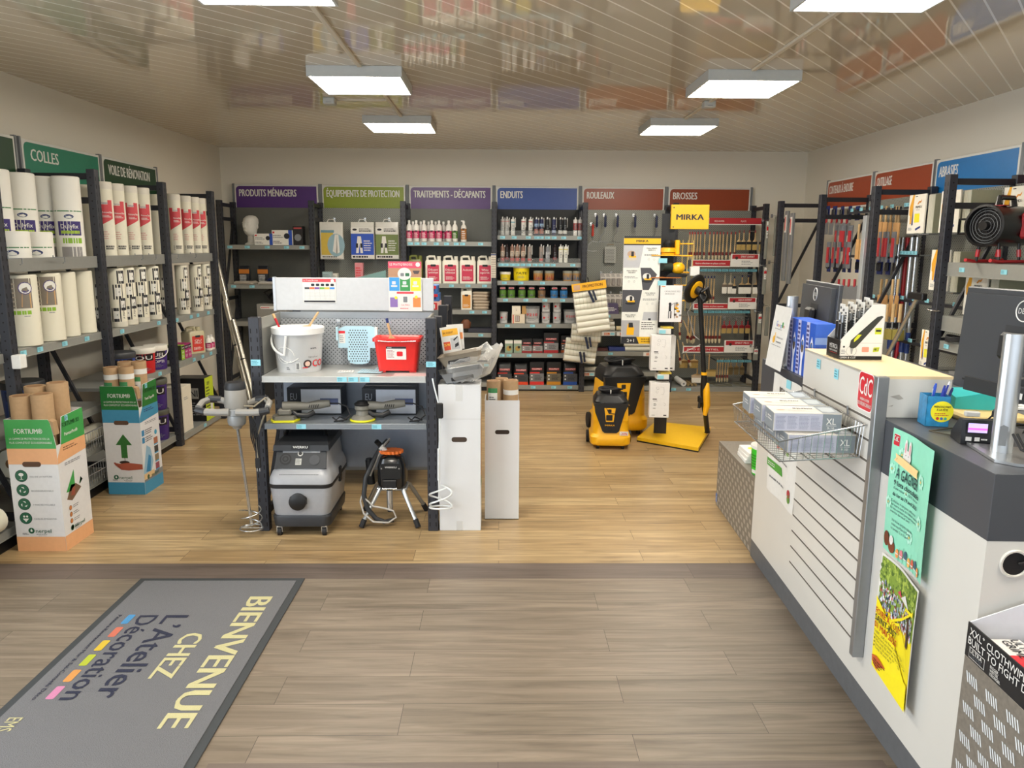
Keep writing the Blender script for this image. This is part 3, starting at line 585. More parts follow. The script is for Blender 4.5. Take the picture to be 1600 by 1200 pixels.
def make_glove():
    t = thing('glove_box', '', 'glove box'); w_, d_, h_ = .24, .128, .068
    m = MB().box(0, 0, 0, w_, d_, h_, M('#c6c3bb', .4), .001); F = Fr((0, -.0003, 0), (1, 0, 0), (0, 0, 1)); m.rect(F, .002, .002, .172, h_ - .002, GBL); m.rect(F, .172, .002, w_ - .002, h_ - .002, GBG)
    for k in range(4): m.greek(F, .008 + k * .041, .008, .044 + k * .041, h_ - .01, 10, M('#8f92a8', .6), 2, k, .5)
    m.txt(F, 'XL', .185, .028, .023, WHITE, w=.034, bold=.02); m.txt(F, '9-10', .19, .010, .009, WHITE, w=.024); m.rect(F, .186, .023, .222, .0245, WHITE, 2)
    F = Fr((-.0003, d_, 0), (0, -1, 0), (0, 0, 1)); m.rect(F, .002, .002, d_ - .002, h_ - .002, GBG); m.txt(F, 'XL', .012, .03, .018, WHITE, w=.022); m.greek(F, .045, .03, .11, .05, 2, WHITE, 2)
    F = Fr((0, 0, h_ + .0003), (1, 0, 0), (0, 1, 0)); m.rect(F, .172, .002, w_ - .002, d_ - .002, GBG); m.txt(F, 'nitrile', .155, .085, .018, INK, w=.07, rot=180, bold=.01); m.disc(F, .035, .05, .016, M('#c9764a', .5), 1, 14, .006)
    m.greek(F, .06, .03, .15, .05, 2, M('#b9b5ac', .6), 2); m.obj('carton', t)
    m = MB(); m.poly(Fr((0, 0, h_ + .0006), (1, 0, 0), (0, 1, 0)), [(.178, .03), (.20, .02), (.225, .035), (.23, .095), (.205, .11), (.18, .098)], M('#a5adb3', .3)); m.obj('tear_off_opening', t); return t
gl = make_glove()
GL = [(-.292, .735, .9505, 0), (-.333, .78, 1.02, -3), (-.335, .925, 1.02, -3), (-.34, 1.07, 1.02, -3), (-.292, .88, .9505, 0), (-.292, 1.03, .9505, 0)]
GLL = ['white and grey XL glove box alone in the lower layer, nearest the viewer', 'open-topped XL glove box on the upper layer, nearest the viewer', 'XL glove box in the middle of the upper layer', 'XL glove box with brown oval, far end of the upper layer', 'glove box under the nearest upper box in the basket', 'glove box at the far end under the upper layer']
for i, (u, v, z, r) in enumerate(GL):
    o = gl if i == 0 else dup(gl); o.location = K(u, v, z); o.rotation_euler[2] = KR + R_(r); o['label'] = GLL[i]; o['group'] = 'glove boxes in the wire basket'
# ---- things standing on the counter
m = MB(); a = .18
t = thing('knife_display_box', 'black and white counter display box holding blister-packed utility knives', 'display box', K(-.01, 1.05, 1.2465), KR)
LV, DV, HL, HH = .165, .135, .075, .215     # u depth, v width
side = [(0, 0), (LV, 0), (LV, HH), (.115, HH), (0, HL)]
m = MB().box(.0, .0, 0, LV, DV, .004, BLACK).prism([(p[0], p[1]) for p in side], 0, .003, WHITE).prism([(p[0], p[1]) for p in side], DV - .003, DV, WHITE).box(0, 0, .004, .003, DV, HL, BLACK).box(LV - .003, 0, .004, LV, DV, HH, WHITE)
F = Fr((0, -.0004, 0), (1, 0, 0), (0, 0, 1)); m.rect(F, 0, 0, LV, .014, BLACK); m.txt(F, 'OPEN & CUT', .002, .004, .007, WHITE, w=.062, bold=.02)
m.poly(F, [(.036, .05), (.046, .04), (.062, .048), (.128, .13), (.158, .168), (.152, .172), (.135, .168), (.115, .15), (.04, .075)], M('#30332f', .4), 1); m.poly(F, [(.052, .068), (.068, .082), (.080, .098), (.066, .098), (.052, .08)], M('#cfd32c', .4), 2)
m.poly(F, [(.040, .045), (.052, .044), (.048, .022), (.044, .022)], M('#9a9c9e', .4), 3); m.tube([F(.045 + .02 * math.cos(R_(q)), .034 + .02 * math.sin(R_(q)), 2) for q in range(0, 360, 30)], .0004, INK, 4, closed=True)
m.rect(F, .13, .10, .155, .125, M('#c3cf2c', .4), 2); m.rect(F, .133, .11, .152, .118, INK, 3); m.rrect(F, .085, .03, .112, .05, .003, M('#d5917c', .5), 2); m.poly(F, [(.128, .03), (.15, .032), (.153, .05), (.13, .048)], M('#c3cf2c', .4), 2); m.txt(F, 'NR 2', .131, .036, .009, INK, w=.018, bold=.03, l=3); m.rect(F, .07, .065, .16, .0656, INK, 2)
m.disc(F, .015, .05, .004, INK, 2, 10); m.greek(F, .006, .02, .024, .04, 3, GREY, 2)
F = Fr((-.0004, DV, 0), (0, -1, 0), (0, 0, 1)); m.txt(F, 'METRICA', .035, .038, .017, WHITE, w=.08, bold=.04); m.txt(F, 'MADE TO MEASURE', .035, .026, .006, WHITE, w=.08); m.rect(F, .035, .02, .115, .021, RED, 2)
m.obj('carton', t)
def make_knife():
    k = thing('packed_utility_knife', '', 'utility knife')
    m = MB().box(0, 0, 0, .002, .05, .2, WHITE); F = Fr((-.0003, .05, 0), (0, -1, 0), (0, 0, 1)); m.disc(F, .012, .185, .006, INK, 1, 10); m.greek(F, .028, .02, .048, .18, 16, INK, 1, 3, .6); m.rect(F, .002, .0, .026, .14, INK, 1); m.obj('backing_card', k)
    m = MB().box(-.015, .014, .012, -.0005, .045, .135, M('#17181b', .3), .003).box(-.011, .020, .135, -.003, .038, .168, M('#8f9397', .3, .6), .002); m.obj('knife', k)
    return k
kn = make_knife()
for i in range(8):
    r_, c_ = divmod(i, 4); o = kn if i == 0 else dup(kn); o.location = K(-.01 + .03 + r_ * .062 + c_ * .008, 1.055 + c_ * .019 - r_ * .0 , 1.2515 + .0 + r_ * .0); 
    o.location = K(.012 + i * .0155, 1.058 + (i % 2) * .068, 1.2515 + i * .0045); o.rotation_euler = (0, 0, KR)
    o['label'] = 'blister-packed utility knife %s in the counter display box' % nth(i, 8, 'front').replace('front', 'front ').replace('rightmost', 'rearmost').replace('front most', 'foremost').replace('  ', ' '); o['group'] = 'knives in the counter display box'
# blue packs
m = None
def make_bluebox():
    t = thing('blue_tool_carton', '', 'carton'); w_, d_, h_ = .11, .085, .25
    m = MB().box(0, 0, 0, d_, w_, h_, M('#2459c4', .35), .001); F = Fr((-.0003, w_, 0), (0, -1, 0), (0, 0, 1)); m.rect(F, 0, 0, .04, h_, M('#b9bce2', .4)); m.greek(F, .004, .01, .036, .24, 12, M('#3d3f86', .5), 2, 4, .6)
    m.poly(F, [(.055, 0), (.085, 0), (.082, .07), (.095, .11), (.092, .16), (.075, .19), (.058, .16), (.052, .11), (.062, .07)], M('#dfe3f4', .4), 2); m.disc(F, .074, .135, .016, M('#5b4a3c', .5), 3, 12, .03); m.disc(F, .078, .15, .01, M('#3f78c4', .5), 4)
    F = Fr((0, -.0003, 0), (1, 0, 0), (0, 0, 1)); m.rect(F, 0, .0, d_, .09, M('#1d49ab', .4)); m.rect(F, .0, .16, d_, .19, M('#6f8fd0', .4)); m.txt(F, 'PRO', .04, .11, .018, WHITE, w=.035, bold=.02); m.obj('carton', t); return t
bb = make_bluebox()
for i, v in enumerate((1.386, 1.499, 1.612)):
    o = bb if i == 0 else dup(bb); o.location = K(.015, v, 1.101); o.rotation_euler[2] = KR; o['label'] = 'tall blue and lilac tool carton on the counter, %s of three' % ('nearest', 'middle', 'farthest')[i]; o['group'] = 'blue cartons on the counter'
# leaning notice
o_ = Vector((-.048, 1.865, 1.101)); m = MB(); up = Vector((.035, -.0, .29)).normalized()
F0 = Fr(o_, (0, -1, 0), up); F = lambda a, b, l=1: F0(a, b, l)
m.add([F0(0, 0, 0), F0(.235, 0, 0), F0(.235, .30, 0), F0(0, .30, 0), F0(0, 0, -4), F0(.235, 0, -4), F0(.235, .30, -4), F0(0, .30, -4)], [(0, 1, 2, 3), (4, 5, 6, 7), (0, 1, 5, 4), (1, 2, 6, 5), (2, 3, 7, 6), (3, 0, 4, 7)], WHITE)
for k, (ch, c) in enumerate(zip('Google', ('#4a7fe0', '#d5503f', '#e3b33a', '#4a7fe0', '#4a9a55', '#d5503f'))): m.txt(F0, ch, .06 + k * .021, .20, .026 if k in (0, 4) else .018, M(c, .5), w=.018, l=2)
m.disc(F0, .06, .135, .018, M('#e8b23a', .5), 2); m.rect(F0, .066, .135, .076, .17, M('#e8b23a', .5), 2); m.txt(F0, 'notez-nous', .10, .145, .012, GREY, w=.09); m.greek(F0, .1, .12, .2, .135, 1, GREY, 2); m.greek(F0, .05, .185, .19, .192, 1, GREY, 2)
m.greek(F0, .04, .105, .2, .112, 1, GREY, 2, 5); m.obj
tag(m.obj('review_notice', None, K(0, 0), (0, 0, KR)), 'white leaning customer review notice with an orange thumb on the far counter end', 'notice')
# monitors
MONB = M('#3c3f44', .42, var=.04); SIL = M('#c3c6c9', .28, .85)
def make_monitor():
    t = thing('computer_monitor', '', 'computer monitor')
    m = MB(); w_, h_ = .54, .325
    m.box(-w_ / 2, .0, 0, w_ / 2, .018, h_, MONB, .004); m.prism([(-w_ / 2 + .03, .02), (w_ / 2 - .03, .02), (w_ / 2 - .03, h_ - .02), (-w_ / 2 + .03, h_ - .02)], -.022, .001, MONB); m.obj('housing', t)
    MB().box(-w_ / 2 + .006, .0181, .012, w_ / 2 - .006, .0192, h_ - .006, M('#0c0d10', .1)).obj('screen', t)
    m = MB(); F = Fr((0, -.0225, 0), (1, 0, 0), (0, 0, 1)); ring = [F(.0 + .03 * math.cos(R_(q)), .265 + .03 * math.sin(R_(q)), 2) for q in range(0, 360, 15)]
    m.tube(ring, .0018, WHITE, 5, closed=True); m.txt(F, 'DELL', 0, .257, .016, WHITE, w=.042, al='c', bold=.03, l=2); m.obj('emblem', t)
    m = MB().box(-.06, -.0228, .10, .06, -.0222, .22, M('#2f3135', .5)).box(-.2, -.0245, .03, -.185, -.022, .036, BLACK); m.box(-.19, -.026, .0, .06, -.022, .045, M('#26282b', .5), .003).rect(F, .03, .012, .05, .03, WHITE, 12); m.obj('port_cover', t)
    m = MB().box(-.05, -.055, .12, .05, -.022, .2, M('#1b1c1e', .5), .01); m.obj('hinge', t)
    return t
def make_stand(h):
    m = MB(); n = 16; ring = lambda z: [(.028 * math.cos(2 * math.pi * k / n) * 1.0, .018 * math.sin(2 * math.pi * k / n), z) for k in range(n)]
    m.loft([ring(.008), ring(h)], SIL); return m
MN = make_monitor(); MN.location = K(.224, .308, 1.234); MN.rotation_euler = (R_(-3), 0, KR + R_(-80)); MN['label'] = 'charcoal computer monitor seen from behind at the right edge of the photo'
MF = dup(MN, K(.165, 1.80, 1.19), label='charcoal computer monitor seen from behind at the far end of the counter'); MF.rotation_euler = (R_(-2), 0, KR + R_(-94))
for nm, par, lx, sw in (('near', MN, -.235, 1), ('far', MF, -.225, 1)):
    st = thing('monitor_stand', 'silver monitor stand with upright column, %s one' % ('nearest the viewer on the counter' if nm == 'near' else 'at the far end of the counter'), 'monitor stand', K(.125, .19, 1.101) if nm == 'near' else K(.038, 1.785, 1.101), KR + R_(-22 if nm == 'near' else 0), 'monitor stands')
    m = make_stand(.345)
    o = m.obj('column', st)
    m = MB().prism([(-.028, -.035), (.20, -.035), (.20, .18), (-.028, .18)] if nm == 'far' else [(-.075, .085), (-.03, -.10), (.02, -.125), (.20, -.10), (.22, .03), (.12, .085)], 0, .008, SIL, ax='z'); m.obj('base_plate', st)
    if nm == 'near':
        m = MB(); m.poly(Fr((0, -.0185, 0), (1, 0, 0), (0, 0, 1)), [(-.012, .03), (.006, .03), (.008, .085), (-.004, .09), (-.012, .085)], M('#6d7073', .4)); m.obj('cable_slot', st)
    MB().box(.02, -.006, .20, .055, .012, .225, M('#1b1c1e', .5), .004).obj('arm', st)
m = MB()
for q in (0, .012):
    m.tube([K(.13 + q, .155, 1.17), K(.135 + q, .12, 1.135), K(.17 + q, .06, 1.12), K(.19 + q, .02, 1.116), K(.19 + q, -.014, 1.112), K(.185 + q, -.014, 1.08), K(.17 + q, -.013, 1.0), K(.15 + q, -.012, .90), K(.105 + q * .5, -.01, .862), K(.085 + q * .5, -.008, .855)], .0035, RUB, 6)
tag(m.obj('monitor_cable'), 'pair of black cables hanging from the near monitor stand into the counter grommet', 'cable')
m = MB(); m.tube([K(.27, .40, 1.225), K(.25, .42, 1.19), K(.23, .44, 1.15), K(.21, .47, 1.106), K(.24, .52, 1.106)], .003, RUB, 6)
tag(m.obj('loose_cable'), 'thin black cable hanging from the near monitor to the counter top', 'cable')
# pen cup, papers, terminal, visor
t = thing('pen_cup', 'blue patterned square pen cup with a round yellow label on the counter', 'pen cup', K(.125, .57, 1.101), KR + R_(-8))
BL = M('#2f86b8', .35, var=.45, scale=55); m = MB(); s_ = .036; m.box(-s_, -s_, 0, s_, s_, .003, BL)
for a, b_, c_, d_ in ((-s_, -s_, s_, -s_ + .002), (-s_, s_ - .002, s_, s_), (-s_, -s_, -s_ + .002, s_), (s_ - .002, -s_, s_, s_)): m.box(a, b_, .003, c_, d_, .1, BL)
m.obj('cup', t); m = MB(); F = Fr((0, -s_ - .0006, 0), (1, 0, 0), (0, 0, 1)); m.disc(F, .012, .05, .035, M('#efe62c', .4), 1, 24); m.txt(F, 'PRENONS PART', .012, .063, .0065, INK, w=.052, al='c', bold=.02); m.txt(F, 'À LA FÊTE', .012, .053, .0065, INK, w=.034, al='c', bold=.02)
m.greek(F, -.01, .035, .035, .047, 2, M('#c9403a', .5), 2)
for k, c in enumerate(('#c9403a', '#3f6fc4', '#3fae9a')): m.disc(F, 0 + k * .012, .027, .005, M(c, .5), 2, 8)
m.obj('round_label', t)
def pen(h, col, cap):
    m = MB(); m.cyl((0, 0, 0), (0, 0, h), .0045, col, n=8).cyl((0, 0, h), (0, 0, h + .012), .0045, cap, r1=.003, n=8).box(-.001, -.007, h - .03, .001, -.005, h + .005, cap); return m
for i, (dx, dy, rx_, ry_, h, c1, c2, nm) in enumerate(((-.014, .01, 0, 14, .12, '#2a4fb8', '#2a4fb8', 'blue ballpoint leaning left'), (.012, .008, 0, 26, .13, '#24369a', '#e9e9ee', 'blue pen with a white cap'), (0, -.01, 0, 18, .118, '#24369a', '#24369a', 'dark blue pen in the middle'), (-.006, .016, 0, 8, .112, '#f0f0f0', '#2a4fb8', 'white pen with a blue clip'), (.01, -.014, 0, 30, .115, '#1c2a66', '#1c2a66', 'navy pen leaning right'))):
    o = pen(h, M(c1, .3), M(c2, .3)).obj('pen', None, K(.125 + dx, .57 + dy, 1.106), (0, R_(ry_ * .55), KR)); tag(o, nm + ' in the patterned cup on the counter', 'pen', 'pens in the cup')
m = MB(); g = random.Random(3); TEAL = M('#2fb0b4', .35)
pts = [(.27, .71), (.36, .69), (.46, .68), (.43, .80), (.34, .87), (.27, .80)]; top = [(a * 1, b * 1, 1.165 + .02 * (i % 2)) for i, (a, b) in enumerate(pts)]; bot = [(a * .96 + .01, b * .96 + .03, 1.125) for a, b in pts]
m.loft([bot, top], TEAL); tag(m.obj('folded_bag', None, K(0, 0), (0, 0, KR)), 'crumpled turquoise plastic pouch on the papers behind the pen cup', 'bag')
m = MB(); m.box(.24, .56, 1.101, .46, .79, 1.125, M('#c9b177', .6), .008); tag(m.obj('paper_envelope', None, K(0, 0), (0, 0, KR)), 'tan padded envelope lying on the counter behind the pen cup', 'envelope')
for i, (u, v, r, c, z0) in enumerate(((.37, .96, 0, '#f0efec', 1.101), (.37, .97, 2, '#f4f3f0', 1.11))):
    m = MB().box(-.11, -.15, 0, .30, .15, .008, M(c, .6), .001); tag(m.obj('paper_stack', None, K(u, v, z0), (0, 0, KR + R_(r))), 'white paper stack on the counter behind the envelope, %s layer' % ('lower', 'upper')[i], 'paper stack', 'paper stacks on the counter')
t = thing('card_terminal', 'black card payment terminal with lit display beside the monitor stand', 'card terminal', K(.125, .345, 1.101), KR + R_(-12))
m = MB().prism([(-.05, 0), (.045, 0), (.045, .02), (-.02, .075), (-.045, .075), (-.05, .03)], -.042, .042, M('#1c1d20', .35), ax='x'); m.X = None; m.obj('housing', t)
m = MB(); F = Fr((0, -.0512, 0), (1, 0, 0), (0, 0, 1)); m.rrect(F, -.03, .032, .03, .068, .004, BLACK, 1)
m.rect(F, -.026, .038, .026, .066, emit('terminal_display', '#b9a9e0', .8), 2); m.rect(F, -.026, .046, .026, .052, emit('terminal_line', '#d060c0', .8), 3); m.obj('display', t)
m = MB(); m.rect(F, -.03, .012, -.014, .024, WHITE, 2); m.rect(F, -.006, .012, .008, .024, WHITE, 2); m.greek(F, .012, .013, .034, .023, 1, WHITE, 2); m.obj('pictograms', t)
m = MB().box(-.02, .0, .075, .02, .02, .09, M('#b9b9b6', .5), .002); m.obj('receipt_slot', t)
m = MB(); m.tube([K(.10, .40, 1.104), K(.06, .46, 1.104), K(.15, .50, 1.104), K(.25, .44, 1.104), K(.12, .36, 1.104)], .0025, M('#4a4437', .6), 6); tag(m.obj('terminal_cable'), 'thin olive cable curled on the counter behind the card terminal', 'cable')
t = thing('desk_headset', 'black headset and cables heaped at the right edge of the counter top', 'headset', K(.42, .47, 1.101), KR)
m = MB(); g = random.Random(9)
m.tube([(-.10 + .10 * math.cos(R_(q)) + .06, .03, .05 + .045 * math.sin(R_(q))) for q in range(-10, 191, 20)], .008, RUB, 8); m.obj('headband', t)
for x in (-.13, .06): MB().lathe([(.001, 0), (.03, .004), (.035, .016), (.03, .03), (.001, .034)], RUB, 16).obj('ear_cushion', t, (x, .03, .0))
m = MB(); m.tube([(g.uniform(-.12, .1), g.uniform(-.07, .06), g.uniform(.004, .03)) for q in range(16)], .003, RUB, 6); m.obj('cable', t)
# ---- diamond-plate printed stands
def tread(m, F, w_, h_, cell, mt, g_, nb=4):
    rows_ = int(h_ / (cell * .5)); cols_ = int(w_ / cell)
    for r in range(rows_):
        for c in range(cols_):
            a = (c + .5 + (.5 if r % 2 else 0)) * cell; b = (r + .5) * cell * .5
            if a > w_ - cell * .3 or b > h_ - cell * .3: continue
            for k in range(nb):
                x = a + (k - (nb - 1) / 2) * cell * .12; L_ = cell * .32; s_ = cell * .06
                m.poly(F, [(x - s_ - .0, b + L_ * .5), (x - s_ + cell * .06, b + L_ * .5), (x + s_ + cell * .06, b - L_ * .5), (x + s_, b - L_ * .5)], mt, 1)
PLATE = M('#7d776e', .5, .15, var=.3, scale=70); BAR = M('#e3e9ee', .35, .1)
t = thing('cardboard_display_stand', 'cardboard stand printed as tread plate at the near end of the counter', 'display stand', K(-.035, -.02, 0), KR)
m = MB().box(0, -.46, 0, .42, 0, .60, PLATE, .001); tread(m, Fr((-.0005, 0, 0), (0, -1, 0), (0, 0, 1)), .46, .60, .088, BAR, 0, 5); tread(m, Fr((0, -.4605, 0), (1, 0, 0), (0, 0, 1)), .42, .6, .088, BAR, 0, 5); m.obj('printed_box', t)
t2 = thing('display_tray', 'black cardboard tray of cloth wipes on the near tread-plate stand', 'display tray', K(-.035, -.02, .6005), KR)
m = MB(); BK = M('#1b1d21', .45); m.box(0, -.46, 0, .42, 0, .004, BK); m.box(0, -.46, .004, .004, 0, .095, BK); m.box(0, -.46, .004, .42, -.456, .095, BK); m.box(.416, -.46, .004, .42, 0, .2, BK)
m.prism([(.004, .004), (.416, .004), (.416, .22), (.18, .165), (.004, .095)], -.004, 0, M('#d4d6de', .5)); m.obj('tray', t2)
m = MB(); F = Fr((-.0006, 0, 0), (0, -1, 0), (0, 0, 1)); m.txt(F, 'XXL⁺ CLOTHWIPES', .015, .066, .020, WHITE, w=.25, bold=.05); m.txt(F, 'BUILT TO FIGHT DIRT', .012, .040, .020, WHITE, w=.29, bold=.05)
m.rect(F, .02, .005, .09, .034, WHITE, 1); m.rect(F, .0215, .0065, .0885, .0325, BK, 2); m.txt(F, 'ULTRA', .025, .02, .011, WHITE, w=.055, bold=.05, l=3); m.txt(F, 'GRIME', .027, .008, .010, M('#555a60', .5), w=.052, bold=.05, l=3)
for k, s in enumerate(('BIGGER.', 'WETTER.', 'STRONGER.')): m.txt(F, s, .115, .027 - .010 * k, .0075, WHITE, w=(.036, .036, .046)[k], bold=.05)
m.obj('lettering', t2)
m = MB().box(0, 0, 0, .12, .2, .05, M('#e9e6e2', .4), .006); F = Fr((0, .2, .0506), (0, -1, 0), (1, 0, 0)); m.txt(F, 'ULTRA', .01, .085, .022, BK, w=.09, bold=.05); m.txt(F, 'GRIME', .015, .058, .022, BK, w=.09, bold=.05); m.rrect(F, .09, .01, .19, .075, .01, RED, 1)
wp = m.mesh('wipes_pack')
for i, (x, y) in enumerate(((.012, -.215), (.14, -.215), (.27, -.215), (.012, -.43))):
    o = bpy.data.objects.new('wipes_pack', wp); C.objects.link(o); o.location = K(-.035 + x, -.02 + y, .606); o.rotation_euler[2] = KR
    tag(o, 'white and red wipes pack in the black tray, ' + ('far left corner', 'far middle', 'far right', 'near left corner')[i], 'wipes pack', 'wipes packs in the tray')
t = thing('cardboard_display_stand', 'low cardboard stand printed as tread plate beyond the far counter end', 'display stand', K(.01, 2.10, 0), KR)
m = MB().box(0, 0, 0, .5, .83, .43, PLATE, .001); tread(m, Fr((-.0005, .83, 0), (0, -1, 0), (0, 0, 1)), .83, .43, .075, M('#d5cfc4', .35, .2), 0, 4); F = Fr((-.001, .83, 0), (0, -1, 0), (0, 0, 1)); m.rect(F, .0, .02, .035, .08, M('#2f6fc0', .4), 2); m.txt(F, 'Q', .008, .03, .03, WHITE, w=.02, l=3); m.obj('printed_box', t)
bk = MB().box(0, 0, 0, .15, .20, .022, WHITE, .002); F = Fr((0, 0, .0225), (1, 0, 0), (0, 1, 0)); bk.rect(F, .03, .02, .07, .06, INK, 1); bk.box(.002, .0005, .003, .148, .001, .019, M('#bfc4cc', .5)); bme = bk.mesh('boxed_tool')
for i in range(3):
    o = bpy.data.objects.new('flat_box', bme); C.objects.link(o); o.location = K(.035 + .008 * i, 2.40 - .01 * i, .4305 + .0225 * i); o.rotation_euler[2] = KR + R_(i * 2 - 2)
    tag(o, 'flat white box on the far tread-plate stand, %s of the stack' % ('bottom', 'middle', 'top')[i], 'box', 'flat boxes on the far stand')
m = MB(); m.disc(Fr(K(.12, 2.49, .4985), (1, 0, 0), (0, 1, 0)), 0, 0, .05, M('#e8ec2c', .5), 1, 10, .035); tag(m.obj('price_sticker'), 'yellow price sticker on the top flat white box', 'sticker')
t = thing('paint_pot', 'bright green plastic pot on the far tread-plate stand', 'pot', K(.10, 2.20, .4305), KR)
GRN = M('#35c22c', .35); m = MB().lathe([(.078, 0), (.08, .002), (.088, .15)], GRN, 24); F = Fc((0, 0, 0), .0800, 0, -150, .088, .15); m.rect(F, -.1, .0, -.06, .13, RED, 2, 4); m.greek(F, -.05, .04, .03, .12, 5, M('#1d7a1c', .5), 2); m.rect(F, -.04, .01, .02, .03, WHITE, 3, 4); m.obj('body', t)
MB().lathe([(.09, .148), (.092, .15), (.092, .166), (.001, .166)], WHITE, 24).obj('lid', t)
def rring(hx, hy, r, z, cx=0, cy=0, k=4):
    o = []
    for sx, sy, t in ((1, 1, 0), (-1, 1, 90), (-1, -1, 180), (1, -1, 270)):
        for q in range(k + 1):
            a = R_(t + 90 * q / k); o.append((cx + sx * (hx - r) + r * math.cos(a), cy + sy * (hy - r) + r * math.sin(a), z))
    return o
# ------------------------------------------------------------ the island gondola
IX, IY, IW = -1.39, 4.335, 1.0
isl = thing('island_shelving', 'low slate display island with pegboard, white header and two shelves of tools', 'shelving', (IX, IY, 0))
for x in (0, IW):
    for y, h, f_ in ((.0275, 1.27, -1), (.46, 1.24, -1)): m = MB(); post(m, x, y, h, f_); m.obj('upright', isl)
    s = 1 if x == 0 else -1
    MB().box(x + s * .024, .06, .935, x + s * .028, .44, 1.20, M('#8d8d88', .4, .3)).obj('side_panel', isl)
    m = MB().box(x + s * .018, .06, 1.20, x + s * .03, .45, 1.262, M('#9a9a94', .4, .3)); m.obj('side_rail', isl)
m = MB(); m.tube([(-.0, .06, .10), (0, .43, .60)], .012, DARK, 4).box(-.012, .06, .08, .012, .43, .12, DARK); m.obj('cross_brace', isl)
BLG = M('#8b93a0', .35, .4); HDR = M('#c9ccd0', .35)
MB().box(.0, .455, 1.272, IW - .02, .475, 1.475, HDR, .003).box(-.012, .45, 1.27, .004, .48, 1.478, M('#b9bcbf', .3, .5)).obj('header_panel', isl)
m = MB().box(.03, .44, .93, IW - .03, .452, 1.262, pegmat('#a9adb2')); m.obj('pegboard', isl)
MB().box(.03, .436, 1.225, IW - .03, .44, 1.265, M('#9aa0a6', .35, .4)).obj('panel_rail', isl)
MB().box(.03, .43, .27, IW - .03, .437, .88, BLG).obj('back_panel', isl)
shelf(isl, IW, .455, .935, y0=-.006, lip=.035, tags=(.49, .555, .62), m_=M('#bfc1c0', .3, .4)); shelf(isl, IW, .455, .655, y0=.0, lip=.032, tags=(.245, .68), m_=M('#8d949b', .3, .5))
MB().box(.03, .03, 0, IW - .03, .045, .04, BLACK).obj('base_rail', isl) if False else None
F_ = Fr((0, -.001, 0), (1, 0, 0), (0, 0, 1))
m = MB(); m.rect(F_, -.025, .995, .03, 1.03, TAG, 2); m.greek(F_, -.02, 1.0, .02, 1.025, 3, M('#3b7f93', .6), 3); m.obj('price_label', isl); m = MB(); m.rect(F_, IW - .028, .99, IW + .028, 1.022, TAG, 2); m.greek(F_, IW - .02, .995, IW + .02, 1.018, 3, M('#3b7f93', .6), 3); m.obj('price_label', isl)
IB = thing('island_shelving', 'rear half of the island, dark posts with packs on its shelves', 'shelving', (IX + IW, IY + 1.52, 0), R_(180))
for x in (0, IW):
    for y, h in ((.0275, 1.30), (.55, 1.27)): m = MB(); post(m, x, y, h, -1); m.obj('upright', IB)
    m = MB()
    for z in (1.22, .95, .3): m.box(x - .012, .05, z - .02, x + .012, .53, z + .02, DARK)
    m.obj('cross_brace', IB)
for z in (1.22, .92, .6, .3): shelf(IB, IW, .6, z, y0=.0, lip=.04)
MB().box(.03, .585, .1, IW - .03, .595, 1.24, GREY).obj('back_panel', IB)
pb = MB().box(0, 0, 0, .11, .14, .055, M('#3a6fb5', .4), .002); F = Fr((0, -.0003, 0), (1, 0, 0), (0, 0, 1)); pb.rect(F, .02, .012, .09, .04, NAVY); pb.rect(F, .07, .03, .1, .05, RED, 2); F = Fr((.1103, 0, 0), (0, 1, 0), (0, 0, 1)); pb.rect(F, .02, .01, .12, .045, M('#274f94', .4))
pbm = pb.mesh('pack'); pr2 = MB().box(0, 0, 0, .13, .14, .07, M('#e6b8ae', .5), .002); F = Fr((0, -.0003, 0), (1, 0, 0), (0, 0, 1)); pr2.rect(F, .07, .01, .11, .06, RED); pr2.rect(F, .083, .02, .097, .05, WHITE, 2); prm = pr2.mesh('pack')
for i, (x, z, me, d) in enumerate(((-.69, 1.2205, prm, 'pink first row pack with red square, lower left'), (-.545, 1.2205, prm, 'pink and red pack, lower right'), (-.66, 1.2915, pbm, 'blue pack resting on the pink pack, lower left'), (-.53, 1.2915, pbm, 'blue pack resting on the red pack, lower right'), (-.67, 1.348, pbm, 'blue pack on top of the stack, left'), (-.54, 1.348, pbm, 'blue pack on top of the stack, right'), (-.68, .9205, pbm, 'blue pack on the second shelf'), (-.545, .9205, prm, 'pink pack on the second shelf'))):
    o = bpy.data.objects.new('pack', me); C.objects.link(o); o.location = (x, 5.36, z); tag(o, d + ' of the rear island half', 'pack', 'packs on the rear island half')
# header leaflets
m = MB(); F = Fr((0, 4.788, 0), (1, 0, 0), (0, 0, 1)); x0, z0, w_, h_ = P(474, 473, Y=4.788).x, P(474, 473, Y=4.788).z, .205, .148
m.box(x0, 4.786, z0, x0 + w_, 4.7885, z0 + h_, WHITE); F = Fr((x0, 4.7855, z0), (1, 0, 0), (0, 0, 1)); m.rect(F, 0, h_ - .02, w_, h_, M('#d8404a', .4)); m.txt(F, 'Le Pratiq’Brosse', .006, h_ - .014, .009, WHITE, w=.09, bold=.02); m.disc(F, w_ - .02, h_ - .013, .011, WHITE, 2)
for k in range(5): m.rrect(F, .052 + k * .030, h_ - .045, .074 + k * .030, h_ - .03, .006, INK, 1)
for k, c in enumerate(('#3d3f45', '#e0713f', '#7d4fa0', '#74b54a', '#e8b840', '#3f8ad6')): m.rect(F, .012 + k * .031, h_ - .064, .042 + k * .031, h_ - .052, M(c, .4))
for k in range(7): m.rect(F, .012, .02 + k * .009, .198, .0205 + k * .009, GREY, 1)
for k in range(7): m.rect(F, .012 + k * .031, .02, .0126 + k * .031, .084, GREY, 2)
m.rect(F, .006, .004, w_ - .006, .014, INK); tag(m.obj('leaflet'), 'white comparison chart leaflet with red heading stuck on the island header', 'leaflet')
